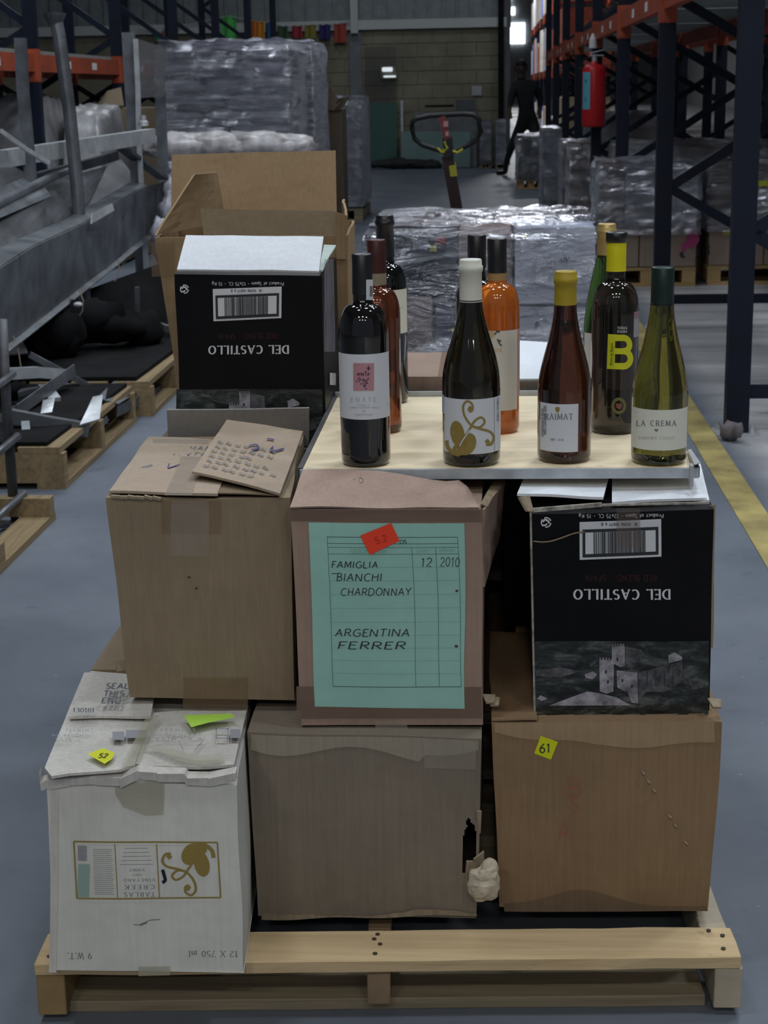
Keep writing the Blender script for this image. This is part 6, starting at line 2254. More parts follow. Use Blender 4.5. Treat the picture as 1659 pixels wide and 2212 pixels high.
# right side wrapped loads
def wload(label, x0, x1, y0, y1, zt_, mats, nx, nz, film, seed, pal_=(PINE_OLD, PINE_OLD), z0=.132, cat='pallet', strip=None):
    T_ = thing('wrapped_pallet', ((x0 + x1) / 2, (y0 + y1) / 2, 0), label, cat)
    small_pallet(T_, x0, x1, y0, y1, *pal_)
    rn_ = random.Random(seed)
    for j in range(nz):
        za, zb_ = z0 + (zt_ - z0) * j / nz, z0 + (zt_ - z0) * (j + 1) / nz
        for i in range(nx):
            xa_, xb_ = x0 + (x1 - x0) * i / nx, x0 + (x1 - x0) * (i + 1) / nx
            carton_part(T_, xa_, xb_, y0 + rn_.uniform(0, .015), y0 + (y1 - y0) / 2, za, zb_, mats[rn_.randrange(len(mats))])
            carton_part(T_, xa_, xb_, y0 + (y1 - y0) / 2, y1, za, zb_, mats[0])
    if film:
        film_wrap(T_, x0, x1, y0 - .015, y1, (z0 + .36 * (zt_ - z0)) if strip else z0 - .06, zt_ + .01, film, .03, seed, 18)
    return T_
PINE_W = wood('pine_warm', (0.48, 0.33, 0.16), (0.38, 0.25, 0.11), 'X')
GREYC = mat('grey_carton', (.56, .58, .63), .55, var=.1, scale=3)
K_MAUVE2 = cardboard('kraft_mauve_pale', (.34, .27, .22), (.29, .22, .18))
Ya = 11.15
xa, xb = P(1296, 480, y=Ya).x, P(1506, 480, y=Ya).x
zmid, ztp = P(1450, 490, y=Ya).z, P(1450, 362, y=Ya).z
T_ = thing('wrapped_pallet', ((xa + xb) / 2, Ya + .5, 0), 'pallet of brown cartons topped by white wrapped cartons, behind the second right post', 'pallet')
small_pallet(T_, xa, xb, Ya, Ya + .8, PINE_W, PINE_W)
xq = [xa, P(1382, 480, y=Ya).x, xb]
for i in range(2):
    carton_part(T_, xq[i], xq[i + 1], Ya, Ya + .8, .132, zmid, K_MAUVE2)
xr_ = P(1348, 480, y=Ya).x
carton_part(T_, xa + .01, xr_, Ya, Ya + .8, zmid, ztp + .02, K_PURPLE)
carton_part(T_, xr_, xb, Ya, Ya + .8, zmid, ztp, GREYC)
film_wrap(T_, xa, xb, Ya - .02, Ya + .80, zmid - .05, ztp + .02, FILM, .045, 4, 22)
patch(T_, 'pink_spray', flat('pink_spray', (.42, .06, .18), .7), Ya - .004, ((1484, 492), (1500, 487), (1508, 500), (1512, 518), (1504, 530), (1494, 538), (1486, 533), (1474, 548), (1470, 528), (1482, 522)))
patch(T_, 'dark_stencil', INK, Ya - .004, ((1468, 548), (1474, 543), (1476, 552), (1482, 556), (1470, 556)))
Yb = 11.2
xa, xb = P(1532, 480, y=Yb).x, P(1532, 480, y=Yb).x + 1.12
ztp = P(1600, 352, y=Yb).z
T_ = thing('wrapped_pallet', ((xa + xb) / 2, Yb + .5, 0), 'pallet of brown cartons under loose film at the right edge of the photo', 'pallet')
small_pallet(T_, xa, xb, Yb, Yb + .74, PINE_W, PINE_W)
zmid = P(1600, 490, y=Yb).z
for i in range(3):
    w_ = (xb - xa) / 3
    carton_part(T_, xa + i * w_, xa + (i + 1) * w_, Yb, Yb + .74, .132, zmid, K_MAUVE2)
for j in range(3):
    for i in range(2):
        w_ = (xb - xa) / 2
        z_ = zmid + (ztp - zmid) / 3
        carton_part(T_, xa + i * w_, xa + (i + 1) * w_, Yb + .01 * j, Yb + .74, zmid + (ztp - zmid) * j / 3, zmid + (ztp - zmid) * (j + 1) / 3, K_PINK)
film_wrap(T_, xa, xb, Yb - .02, Yb + .74, zmid - .03, ztp + .02, FILM, .045, 9, 22)
patch(T_, 'yellow_sticker', flat('yellow_dim', (.40, .40, .08), .6), Yb - .004, ((1562, 497), (1586, 497), (1586, 509), (1562, 509)))
patch(T_, 'yellow_sticker', flat('yellow_dim2', (.45, .47, .04), .6), Yb - .05, ((1638, 390), (1659, 390), (1659, 402), (1638, 402)))
patch(T_, 'dark_stencil', INK, Yb - .004, ((1527, 530), (1533, 528), (1532, 540), (1534, 548), (1528, 550), (1530, 540)))
wload('wrapped load of pale cartons in the third bay, behind the pinkish topped one', 1.06, 1.98, 13.2, 14.4, P(1450, 318, y=13.2).z, (K_PURPLE, GREYC), 2, 3, FILM_FAR, 11)
wload('wide wrapped load at the far side of the third bay', 2.16, 3.2, 13.2, 14.4, P(1550, 318, y=13.4).z, (K_PURPLE, K_MAUVE2), 2, 3, FILM_FAR, 12)
wload('narrow film wrapped load left of the extinguisher post', P(1232, 300, y=15.05).x, P(1292, 300, y=15.05).x, 15.05, 15.85, P(1250, 312, y=15.05).z, (K_PURPLE,), 1, 3, FILM_FAR, 13)
wload('film wrapped load nearest the aisle in front of the fourth right post', P(1216, 300, y=16.1).x, P(1246, 300, y=16.1).x, 16.1, 17.1, P(1240, 312, y=16.1).z, (K_MAUVE2,), 1, 3, FILM_FAR, 14)
wload('bluish film wrapped load between the fifth and sixth right posts', P(1172, 300, y=17.9).x, P(1214, 300, y=17.9).x, 17.9, 19.0, P(1200, 282, y=17.9).z, (GREYC,), 1, 3, FILM_FAR, 15)
wload('film wrapped load beyond the person at the sixth right post', 1.15, 2.0, 19.2, 20.2, 1.0, (GREYC, K_PURPLE), 2, 3, FILM_FAR, 16)
# low dark load the person leans at
T_ = thing('wrapped_pallet', (.80, 22.8, 0), 'low dark wrapped load on a yellowish pallet beside the person', 'pallet')
xa, xb = P(1118, 350, y=22.3).x, P(1176, 350, y=22.3).x
small_pallet(T_, xa, xb, 22.3, 23.2, PINE_W, PINE_W)
DKP = mat('dark_plastic', (.035, .035, .04), .3, var=.4, scale=5)
zz = P(1150, 296, y=22.3).z
carton_part(T_, xa + .02, xb, 22.3, 23.2, .132, .132 + (zz - .132) * .55, DKP, 'bundle', .03)
carton_part(T_, xa + .06, xb, 22.3, 23.2, .132 + (zz - .132) * .56, zz, mat('grey_mauve', (.22, .20, .22), .5), 'bundle', .03)
film_wrap(T_, xa, xb, 22.28, 23.2, .1, zz, FILM_FAR, .05, 17, 14)
# far left wrapped loads in front of the end wall at the corner
wload('wrapped white cartons standing before the end wall corner', P(1036, 300, y=28.2).x, P(1062, 300, y=28.2).x, 28.2, 29.0, P(1050, 264, y=28.2).z, (GREYC,), 1, 3, FILM_FAR, 21)
wload('wrapped cartons nearest the dark corner column of the end wall', P(1070, 300, y=28.0).x, P(1092, 300, y=28.0).x, 28.0, 28.9, P(1080, 264, y=28.0).z, (GREYC,), 1, 3, FILM_FAR, 22)

# ================================================================== FIRE EXTINGUISHER on the fourth post
YE = 14.89 - .17
ex = thing('fire_extinguisher', (P(1283, 270, y=YE).x, YE, P(1283, 274, y=YE).z), 'red fire extinguisher with a blue label hung on a right rack post', 'extinguisher')
ea, eb = P(1257, 200, y=YE).x, P(1309, 200, y=YE).x
er, ec = (eb - ea) / 2, (ea + eb) / 2
z0_, z1_ = P(1283, 274, y=YE).z, P(1283, 138, y=YE).z
hh = z1_ - z0_
MB().lathe([(er * .92, 0), (er, .02), (er, hh * .90), (er * .9, hh * .955), (er * .55, hh * .99), (.03, hh), (.03, hh + .02)], (ec, YE, z0_), 28).build('cylinder', flat('extinguisher_red', (.45, .015, .02), .35), ex, smooth=True)
mb_ = MB()
zt_ = z0_ + hh + .02
mb_.lathe([(.022, 0), (.022, .05), (.03, .05), (.03, .06)], (ec, YE, zt_), 12)
mb_.bar((ec - .04, YE, zt_ + .07), (ec + .09, YE - .02, zt_ + .10), .02, .008)
mb_.bar((ec - .04, YE, zt_ + .05), (ec + .08, YE - .02, zt_ + .05), .02, .008)
mb_.build('valve', ALU, ex)
mb_ = MB()
mb_.tube([(ec - .03, YE, zt_ + .03), (ec - er * .9, YE - .02, zt_ + .02), (ec - er - .02, YE - .03, zt_ - .06), (ec - er - .015, YE - .03, z0_ + hh * .4)], .011, 8)
mb_.build('hose', BLKR, ex)
mb_ = MB()
gex = lambda u, v: Vector((ec + (er + .002) * math.cos(math.radians(200 + 48 * u)), YE + (er + .002) * math.sin(math.radians(200 + 48 * u)), P(1268, 236, y=YE).z + (P(1268, 156, y=YE).z - P(1268, 236, y=YE).z) * v))
mb_.grid(gex, 8, 2)
mb_.build('instruction_label', flat('label_cyan', (.10, .36, .44), .5), ex, recalc=False)
mb_ = MB()
for k, s2 in enumerate('PQS'):
    write(mb_, s2, lambda a, b: Vector((ec + (er + .004) * math.cos(math.radians(225 + a)), YE + (er + .004) * math.sin(math.radians(225 + a)), b)), 0, z0_ + hh * (.72 - .14 * k), .035, w=.008, sx=300)
mb_.build('label_lettering', INK, ex, recalc=False)
mb_ = MB()
mb_.box(ec - .03, ec + .03, YE + .02, 14.89 - .04, zt_ + .02, zt_ + .05)
mb_.build('wall_bracket', BLKR, ex)
mb_ = MB()
a, b_ = P(1281, 72, y=YE), P(1281, 104, y=YE)
mb_.lathe([(.035, 0), (.03, a.z - b_.z - .05), (.008, a.z - b_.z)], (a.x, YE, b_.z), 12)
mb_.build('paper_tag', WHITE, ex)

# ================================================================== SCRAP STEEL HEAP on pallets, left of the aisle
def member(name, label, pts, m=STEEL, w=.05, h=.05, kind='bar', cat='steel bar', group=None, holes=False):
    """a steel member through (px, py, depth) points; kind bar, angle or channel"""
    q_ = [P(a, b, y=c) for a, b, c in pts]
    mb_ = MB()
    if cat == 'post':
        q_.append(Vector((q_[-1].x, q_[-1].y, 0)))
    for i in range(len(q_) - 1):
        if kind == 'angle':
            mb_.angle(q_[i], q_[i + 1], w, .005)
        elif kind == 'tube':
            mb_.tube([q_[i], q_[i + 1]], w / 2, 12)
        else:
            mb_.bar(q_[i], q_[i + 1], w, h)
    o = mb_.build(name, m)
    tag(o, label, cat, group)
    if holes:
        hb = MB()
        a, b = q_[0], q_[-1]
        n_ = 5
        for k in range(n_):
            p = a.lerp(b, (k + .5) / n_)
            hb.box(p.x - .012, p.x + .012, p.y - h / 2 - .0015, p.y - h / 2 - .0005, p.z - .02, p.z + .02)
        hb.build('slot', STEEL_BLK_SHADE, o)
    return o
def plate(name, label, pts, th=.006, m=STEEL, cat='steel sheet', fold=None):
    q_ = [P(a, b, y=c) for a, b, c in pts]
    mb_ = MB()
    mb_.slab(q_, th, 5)
    o = mb_.build(name, m)
    tag(o, label, cat)
    if fold:
        n_ = (q_[1] - q_[0]).cross(q_[3] - q_[0]).normalized()
        i, j, wd = fold
        f_ = MB()
        f_.slab([q_[i], q_[j], q_[j] - n_ * wd * (1 if n_.y > 0 else -1), q_[i] - n_ * wd * (1 if n_.y > 0 else -1)], th, 3)
        f_.build('folded_edge', m, o)
    return o
# big channel beam running along the aisle
ch = thing('steel_channel', P(180, 560, y=8.0), 'long wide grey steel channel lying along the aisle on top of the scrap', 'steel beam')
qa = [P(-40, 604, y=5.9), P(-40, 782, y=5.9), P(70, 700, y=6.8), P(70, 533, y=6.8)]
qb = [P(178, 484, y=8.0), P(178, 616, y=8.0), P(316, 508, y=9.9), P(316, 400, y=9.9)]
mb_ = MB()
mb_.slab([qa[1], qa[2], qa[3], qa[0]], .006, 6)
mb_.slab([qa[2], qb[1], qb[0], qa[3]], .006, 6)
mb_.slab([qb[1], qb[2], qb[3], qb[0]], .006, 6)
mb_.build('web', STEEL, ch, smooth=False)
mb_ = MB()
dv = Vector((-.10, .01, .012))
tops = [qa[0], qa[3], qb[0], qb[3]]
bots = [qa[1], qa[2], qb[1], qb[2]]
for L_ in (tops,):
    for i in range(3):
        mb_.slab([L_[i], L_[i + 1], L_[i + 1] + dv, L_[i] + dv], .006, 3)
mb_.build('top_flange', STEEL, ch)
mb_ = MB()
for i in range(3):
    mb_.slab([bots[i], bots[i + 1], bots[i + 1] + Vector((.035, 0, -.012)), bots[i] + Vector((.035, 0, -.012))], .006, 3)
mb_.build('bottom_flange', STEEL, ch)
mb_ = MB()
for (a, b) in ((160, 543), (263, 474)):
    p = P(a, b, y=7.9 if a < 200 else 9.1)
    mb_.lathe([(.012, 0), (.012, .02)], p + Vector((0, -.012, 0)), 8)
mb_.build('bolt_hole', STEEL_BLK_SHADE, ch)
plate('steel_sheet', 'dark bent sheet closing the far end of the long channel', [(316, 508, 9.85), (372, 470, 10.4), (372, 388, 10.4), (316, 402, 9.9)], m=STEEL_D)
plate('steel_sheet', 'pale folded sheet lying behind the long channel at the left edge', [(-20, 480, 6.9), (110, 425, 7.9), (70, 378, 8.1), (-20, 412, 7.2)], m=STEEL)
member('steel_bar', 'curved grey tube crossing the left posts above the channel', [(-30, 452, 6.9), (60, 408, 7.7), (120, 378, 8.3), (170, 362, 8.5)], w=.045, kind='tube')
member('steel_bar', 'thin grey bar behind the curved tube', [(66, 387, 8.4), (124, 372, 8.6), (220, 345, 9.2), (250, 335, 9.4)], w=.035, h=.05)
plate('steel_sheet', 'grey sheet standing behind the leaning post in the middle of the scrap', [(95, 500, 7.7), (178, 470, 8.5), (230, 360, 9.2), (80, 400, 8.2)], m=STEEL_D)
plate('steel_sheet', 'broad dim sheet low behind the channel at the left edge', [(-30, 580, 6.6), (100, 520, 7.5), (95, 430, 7.8), (-30, 470, 7.0)], m=STEEL_D)
plate('steel_sheet', 'sloping dark plate under the right diagonal bar', [(180, 480, 8.7), (310, 408, 10.1), (260, 345, 10.4), (200, 375, 9.8)], m=STEEL_D)
member('steel_bar', 'light grey horizontal box bar across the scrap posts', [(5, 343, 7.7), (326, 293, 9.7)], m=ALU, w=.06, h=.08, holes=True)
# uprights
member('steel_post', 'leaning round steel post with a flared top, tallest of the scrap', [(118, 30, 8.3), (128, 80, 8.3), (150, 240, 8.3), (166, 400, 8.3), (172, 486, 8.3)], m=STEEL, w=.068, kind='tube', cat='post')
mb_ = MB()
p = P(118, 34, y=8.3)
mb_.lathe([(.03, -.05), (.055, 0), (.058, .012), (.03, .014)], p, 16)
mb_.build('flared_cap', STEEL_D, bpy.data.objects[-1] if False else [o for o in scene.objects if o.get('label', '').startswith('leaning round')][0])
member('steel_post', 'slim grey post nearest the left edge of the photo', [(44, 82, 7.9), (50, 200, 7.9), (62, 330, 7.9)], w=.055, h=.03, cat='post')
member('steel_post', 'upright steel post right of the leaning one, ending on the box bar', [(277, 70, 9.95), (283, 180, 9.95), (290, 290, 9.95), (297, 400, 9.95)], w=.075, h=.03, cat='post')
member('steel_post', 'thin bright strip post beside the clear panel', [(293, 84, 9.92), (298, 190, 9.92), (300, 300, 9.92)], m=ALU, w=.03, h=.012, cat='post')
member('steel_post', 'short grey post under the clear panel, just left of the sacks', [(346, 200, 10.6), (352, 345, 10.6)], w=.065, h=.03, cat='post')
o = plate('clear_panel', 'smoky clear plastic panel held between two scrap posts', [(302, 212, 9.98), (352, 208, 10.5), (360, 105, 10.5), (300, 85, 9.98)], th=.004, m=tape_mat('smoky_plastic', (.20, .20, .21), .55, .15), cat='panel')
member('steel_bar', 'diagonal dark flat bar falling to the right from the box bar', [(258, 316, 9.7), (352, 385, 10.3)], m=STEEL_D, w=.07, h=.02)
member('steel_bar', 'thin pale diagonal rod at the left edge below the box bar', [(0, 282, 7.6), (60, 325, 7.7), (105, 352, 7.8)], m=ALU, w=.02, h=.02)
mb_ = MB()
p = P(310, 272, y=9.7)
mb_.lathe([(.030, 0), (.030, .025), (.018, .03), (.018, .06)], p, 12)
mb_.build('bolt_knob', ALU)
tag([o for o in scene.objects if o.name.startswith('bolt_knob')][0], 'round bolt knob on the end of the box bar', 'bolt')
plate('steel_bracket', 'pale angled bracket end near the top of the channel', [(196, 484, 8.05), (245, 455, 8.4), (240, 440, 8.4), (198, 462, 8.1)], m=ALU, cat='bracket')
# plastic scraps behind
mb_ = MB()
def crumple(c, sx, sy, sz, seed, n_=22, mbx=None):
    def f_(u, v):
        a, b = u * 2 * math.pi, (v - .5) * math.pi
        d = Vector((math.cos(a) * math.cos(b), math.sin(a) * math.cos(b), math.sin(b)))
        k = 1 + .35 * noise.noise(d * 2.5 + Vector((seed, 0, 0))) + .25 * abs(noise.noise(d * 6 + Vector((seed, 3, 0))))
        return c + Vector((d.x * sx, d.y * sy, d.z * sz)) * k
    mbx.grid(f_, n_, n_ // 2)
for i, (a, b, yy, sx, sz) in enumerate(((400, 318, 12.4, .30, .10), (480, 316, 12.4, .30, .10), (560, 314, 12.4, .30, .10), (620, 318, 12.4, .22, .09))):
    crumple(P(a, b, y=yy - .12), sx, .12, sz, i * 3.3, mbx=mb_)
o = mb_.build('loose_film', mat('loose_plastic', (.50, .47, .48), .35, var=.3, scale=8, bump=.8, bscale=14, spec=.8), smooth=True)
o['kind'] = 'stuff'
tag(o, 'crumpled loose plastic film round the foot of the sack stack', 'plastic film')
mb_ = MB()
for i, (a, b, yy) in enumerate(((335, 520, 9.3), (352, 470, 9.6), (362, 430, 9.9), (345, 640, 9.0), (372, 400, 10.2))):
    crumple(P(a + 14, b, y=yy), .06, .08, .12, i * 2.1, mbx=mb_)
o = mb_.build('loose_film', mat('loose_plastic_grey', (.26, .26, .30), .35, var=.3, scale=8, bump=.6, bscale=14), smooth=True)
o['kind'] = 'stuff'
tag(o, 'grey plastic film hanging between the channel and the open carton', 'plastic film')

# pallets under the heap
def floor_pallet(label, x0, x1, y0, y1, zt_=.14, broken=False):
    T_ = thing('wooden_pallet', ((x0 + x1) / 2, (y0 + y1) / 2, 0), label, 'pallet')
    n_ = 6
    for k in range(n_):
        if broken and k < 4:
            continue
        a = x1 - (x1 - x0) * (k + 1) / n_ + .012
        MB().box(a, a + (x1 - x0) / n_ - .024, y0, y1, zt_ - .022, zt_).build('deck_board', PINE_Y, T_)
    for k in range(3):
        a = y0 + (y1 - y0 - .06) * k / 2
        if broken and k == 0:
            continue
        MB().box(x0, x1, a, a + .05, .0225, zt_ - .023).build('stringer', PINE_Y, T_)
    for k in range(3):
        a = x0 + (x1 - x0 - .1) * k / 2
        MB().box(a, a + .1, y0, y1, 0, .022).build('bottom_board', PINE_Y, T_)
    return T_
floor_pallet('wooden pallet under the scrap frames at the left edge of the aisle', -2.5, -1.47, 5.42, 6.62, .15)
floor_pallet('wooden pallet further along under the dark scrap plates', -2.5, -1.42, 6.72, 7.9, .15)
floor_pallet('broken empty pallet on the floor, nearest at the left edge', -2.4, -1.40, 3.85, 5.02, .105, True)

# frames, angles and plates lying on those pallets
member('angle_iron', 'bent angle iron frame bar pointing up left above the pallet', [(-10, 925, 5.8), (25, 902, 5.9), (150, 812, 6.5)], m=STEEL, w=.05, h=.045, kind='angle', cat='steel frame')
member('angle_iron', 'flat bar running level to meet the bent angle iron', [(10, 808, 6.1), (80, 804, 6.3), (152, 810, 6.5)], m=ALU, w=.03, h=.045, cat='steel frame')
member('angle_iron', 'thin diagonal bar falling right from the frame top', [(64, 766, 6.5), (140, 806, 6.55), (208, 843, 6.6)], m=STEEL, w=.03, h=.025, cat='steel frame')
member('angle_iron', 'lower flat bar along the pallet pointing right', [(20, 898, 5.7), (110, 915, 5.75), (190, 928, 5.8)], m=STEEL, w=.05, h=.05, cat='steel frame')
plate('steel_bracket', 'pale punched bracket standing at the pallet corner', [(172, 920, 5.75), (215, 908, 5.8), (222, 855, 5.9), (200, 860, 5.9)], m=ALU, cat='bracket')
plate('steel_sheet', 'bluish punched plate leaning inside the frame bars', [(85, 905, 6.0), (178, 912, 6.05), (170, 855, 6.4), (98, 850, 6.4)], m=mat('blue_grey_plate', (.22, .24, .33), .5, .4))
plate('steel_sheet', 'flat grey sheet on the pallet behind the brackets', [(210, 860, 6.2), (255, 875, 6.3), (332, 825, 7.2), (275, 795, 7.3)], m=STEEL)
plate('steel_channel', 'shallow grey channel along the far pallet edge', [(250, 900, 6.3), (352, 850, 7.3), (350, 830, 7.3), (252, 878, 6.3)], m=STEEL_D, cat='steel beam')
member('steel_bar', 'pale bar at the pallet corner, lower left', [(66, 985, 5.6), (150, 945, 5.9), (220, 905, 6.2)], m=STEEL, w=.05, h=.03)
member('steel_bar', 'short upright bar on the left pallet', [(55, 915, 5.7), (60, 975, 5.6)], m=STEEL, w=.03, h=.03)
tag(MB().hexa([(-2.5, 5.44, .1515), (-1.53, 5.44, .1515), (-1.50, 6.60, .1515), (-2.5, 6.60, .1515)], [(-2.5, 5.44, .165), (-1.53, 5.44, .165), (-1.50, 6.60, .165), (-2.5, 6.60, .165)]).build('steel_sheet', STEEL_BLK_SHADE), 'black sheet put in as shade under the frames on the near left pallet', 'steel sheet')  # flat black sheets added to darken both pallets like shade
tag(MB().hexa([(-2.5, 6.74, .1515), (-1.49, 6.74, .1515), (-1.46, 7.88, .1515), (-2.5, 7.88, .1515)], [(-2.5, 6.74, .168), (-1.49, 6.74, .168), (-1.46, 7.88, .168), (-2.5, 7.88, .168)]).build('steel_sheet', STEEL_BLK_SHADE), 'black sheet put in as shade on the further left pallet', 'steel sheet')
mb_ = MB()
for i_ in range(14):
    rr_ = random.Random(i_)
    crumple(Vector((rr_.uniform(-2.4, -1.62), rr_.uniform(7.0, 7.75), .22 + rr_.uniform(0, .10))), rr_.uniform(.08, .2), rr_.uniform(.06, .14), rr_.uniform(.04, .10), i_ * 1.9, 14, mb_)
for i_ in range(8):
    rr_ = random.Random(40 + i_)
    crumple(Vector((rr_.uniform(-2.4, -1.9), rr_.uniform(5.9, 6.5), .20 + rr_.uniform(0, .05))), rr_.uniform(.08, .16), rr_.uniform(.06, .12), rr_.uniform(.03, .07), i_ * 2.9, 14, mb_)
o = mb_.build('shade_filler', mat('shade_filler_black', (.007, .007, .008), .9, 0, bump=.5, bscale=30, spec=.08), smooth=True)  # black lumps filled in for the dark shade over the pallets
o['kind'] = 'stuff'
tag(o, 'heap of black lumps filling in shade on the two left pallets', 'scrap')
plate('steel_sheet', 'grey flat sheet on the left pallet behind the upright ladder frame', [(0, 770, 6.6), (60, 765, 6.7), (40, 720, 6.9), (0, 722, 6.8)], m=STEEL_D)
plate('steel_sheet', 'pale grey sheet end lying on the further left pallet', [(205, 858, 6.75), (262, 880, 6.78), (340, 818, 7.4), (270, 798, 7.45)], m=STEEL)
plate('steel_sheet', 'narrow bright edged strip on the further left pallet, nearest the aisle', [(262, 884, 6.76), (350, 838, 7.35), (372, 800, 7.8), (300, 845, 7.2)], m=STEEL_D)
member('steel_bar', 'thin bright rod crossing the two left pallets', [(120, 880, 6.3), (230, 850, 6.8), (340, 800, 7.5)], m=ALU, w=.015, h=.015)
member('steel_bar', 'pale stub of square tube among the frame bars', [(96, 842, 6.35), (118, 872, 6.2)], m=ALU, w=.05, h=.05)
member('steel_bar', 'grey bar lying behind the frame bars on the near left pallet', [(-10, 870, 6.2), (60, 850, 6.4), (150, 838, 6.6)], m=STEEL, w=.04, h=.04)
plate('steel_bracket', 'small bright torn bracket beside the pale stub', [(85, 905, 5.95), (110, 898, 5.98), (118, 860, 6.05), (92, 866, 6.0)], m=ALU, cat='bracket')
# near black panels and dark bars added to stand for the shadow under the channel
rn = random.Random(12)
for i, (pts, lab_) in enumerate((([(110, 790, 8.2), (370, 860, 8.4), (372, 560, 8.8), (150, 640, 8.4)], 'large upright black panel standing for the shadow under the channel'),
                                 ([(0, 760, 7.6), (130, 800, 7.8), (140, 650, 7.9), (0, 740, 7.6)], 'black panel standing for the shadow at the left edge'),)):
    plate('shade_panel', lab_, pts, m=STEEL_BLK_SHADE, cat='panel')
member('steel_bar', 'dark upright square tube standing in the shadow', [(296, 620, 8.0), (300, 800, 8.0)], m=STEEL_D, w=.02, h=.02)
member('steel_bar', 'dark pipe lying across the shadow behind the panels', [(200, 765, 7.72), (365, 790, 7.72)], m=STEEL_D, w=.025, kind='tube')
member('steel_bar', 'dark sloping rod at the foot of the shadow', [(330, 700, 7.9), (372, 712, 7.9)], m=STEEL_D, w=.05, h=.03)
for i, (a, lab_) in enumerate((([(170, 624, 7.4), (180, 650, 7.4), (178, 672, 7.4), (165, 692, 7.4)], 'string hanging from the channel, left one'), ([(256, 560, 8.3), (257, 590, 8.3), (248, 608, 8.3)], 'string hanging from the channel, right one'), ([(28, 726, 6.4), (40, 760, 6.4), (46, 800, 6.4)], 'tan string hanging by the ladder frame'))):
    mb_ = MB()
    mb_.tube([P(x_, y_, y=c_) for x_, y_, c_ in a], .003, 5)
    tag(mb_.build('string', flat('string_%d' % i, (.30, .26, .20), .8)), lab_, 'string')
mb_ = MB()
for (a, b) in ((168, 658), (148, 696), (118, 670)):
    crumple(P(a, b, y=7.35), .022, .02, .012, a, 12, mb_)
o = mb_.build('paper_scrap', mat('scrap_pale', (.4, .4, .42), .7), smooth=True)
o['kind'] = 'stuff'
tag(o, 'small pale scraps caught in the dark heap', 'scraps')
# ladder frame at the very left
T_ = thing('ladder_frame', P(20, 1180, y=4.9), 'grey tube ladder frame standing upright at the left edge', 'steel frame')
for pts in (((4, 690, 5.0), (14, 880, 5.0), (28, 1070, 5.0)), ((-30, 690, 4.8), (-22, 900, 4.8), (-14, 1150, 4.8))):
    MB().tube([P(*p[:2], y=p[2]) for p in pts], .017, 10).build('rail', STEEL_D, T_, smooth=True)
for pts in (((28, 808, 5.03), (-30, 850, 4.75)), ((38, 942, 5.0), (-30, 998, 4.75)), ((52, 1066, 5.0), (-20, 1130, 4.75)), ((14, 1132, 4.9), (-30, 1134, 4.75))):
    MB().tube([P(*p[:2], y=p[2]) for p in pts], .013, 10).build('rung', mat('rung_grey', (.24, .28, .28), .4, .5) if False else STEEL, T_, smooth=True)
mb_ = MB()
mb_.tube([P(28, 1070, y=5.0), Vector((P(28, 1070, y=5.0).x, 5.0, 0.0))], .014, 10)
mb_.tube([P(-14, 1150, y=4.8), Vector((P(-14, 1150, y=4.8).x, 4.8, 0.0))], .014, 10)
mb_.build('foot', STEEL_D, T_, smooth=True)
# lumpy bits on the floor beside the first rack post
mb_ = MB()
crumple(Vector((.93, 6.17, .035)), .035, .03, .035, 2.2, 16, mb_)
crumple(Vector((.955, 6.12, .05)), .02, .02, .03, 4.2, 12, mb_)
o = mb_.build('paper_scrap', mat('scrap_dark', (.16, .14, .15), .8), smooth=True)
tag(o, 'small crumpled dark scrap at the foot of the nearest rack post', 'scrap')

# ================================================================== AT THE END WALL
YG = YW - .35
gl1 = plate('glass_sheet', 'dark teal glass sheet leaning on the end wall, left of the frame post', [(787, 358.3, YG), (856, 357, YG), (856, 100, YG), (787, 100, YG)], .012, pane_mat('glass_clear', (.06, .07, .07), .25), 'glass sheet')
gl2 = plate('glass_sheet', 'teal lower glass sheet standing in front of the end wall', [(787, 358.7, YG - .1), (858, 357.5, YG - .1), (858, 222, YG - .1), (787, 222, YG - .1)], .012, pane_mat('glass_teal', (.07, .15, .13), .75), 'glass sheet')
gl3 = plate('glass_sheet', 'pale blue green glass sheet low behind the jack handle', [(870, 360, YG - .2), (1016, 357.5, YG - .2), (1016, 282, YG - .2), (870, 282, YG - .2)], .012, pane_mat('glass_pale', (.19, .28, .27), .85), 'glass sheet')
member('upright_strip', 'thin pale upright frame post beside the glass sheets', [(868, 217, YG - .15), (870, 357.5, YG - .15)], m=ZINC, w=.04, h=.03, cat='frame')
def pbox(name, label, x0, x1, y0, y1, Y, d, m, cat, z0=None, bevel=.01):
    a, b = P(x0, y1, y=Y), P(x1, y0, y=Y)
    za = a.z if z0 is None else z0
    o = MB().box(a.x, b.x, Y, Y + d, za, b.z).build(name, m, bevel=bevel)
    return tag(o, label, cat)
cabm = mat('cabinet_grey', (.16, .17, .18), .6, .1)
cab = thing('low_cabinet', (P(960, 300, y=29.0).x, 29.0, 0), 'dark grey cabinet with a raised box on top, behind the jack handle', 'cabinet')
a, b = P(895, 352, y=28.95), P(1030, 240, y=28.95)
MB().box(a.x, b.x, 28.95, 29.3, 0, b.z).build('body', cabm, cab, bevel=.01)
a2, b2 = P(985, 240, y=28.95), P(1026, 214, y=28.95)
MB().box(a2.x, b2.x, 28.97, 29.25, b.z, b2.z).build('raised_box', mat('cabinet_dark', (.09, .095, .10), .6), cab, bevel=.01)
a3, b3 = P(918, 232, y=28.94), P(980, 226, y=28.94)
MB().box(a3.x, b3.x, 28.90, 28.948, a3.z, b3.z).build('top_slot', STEEL_BLK_SHADE, cab)
gl3.location.y -= .55
sign = plate('wall_sign', 'small pale printed sign on the end wall by the corner', [(1019, 206, YW - .05), (1040, 206, YW - .05), (1040, 186, YW - .05), (1019, 186, YW - .05)], .008, mat('sign_pale', (.42, .46, .46), .6), 'sign')
mb_ = MB()
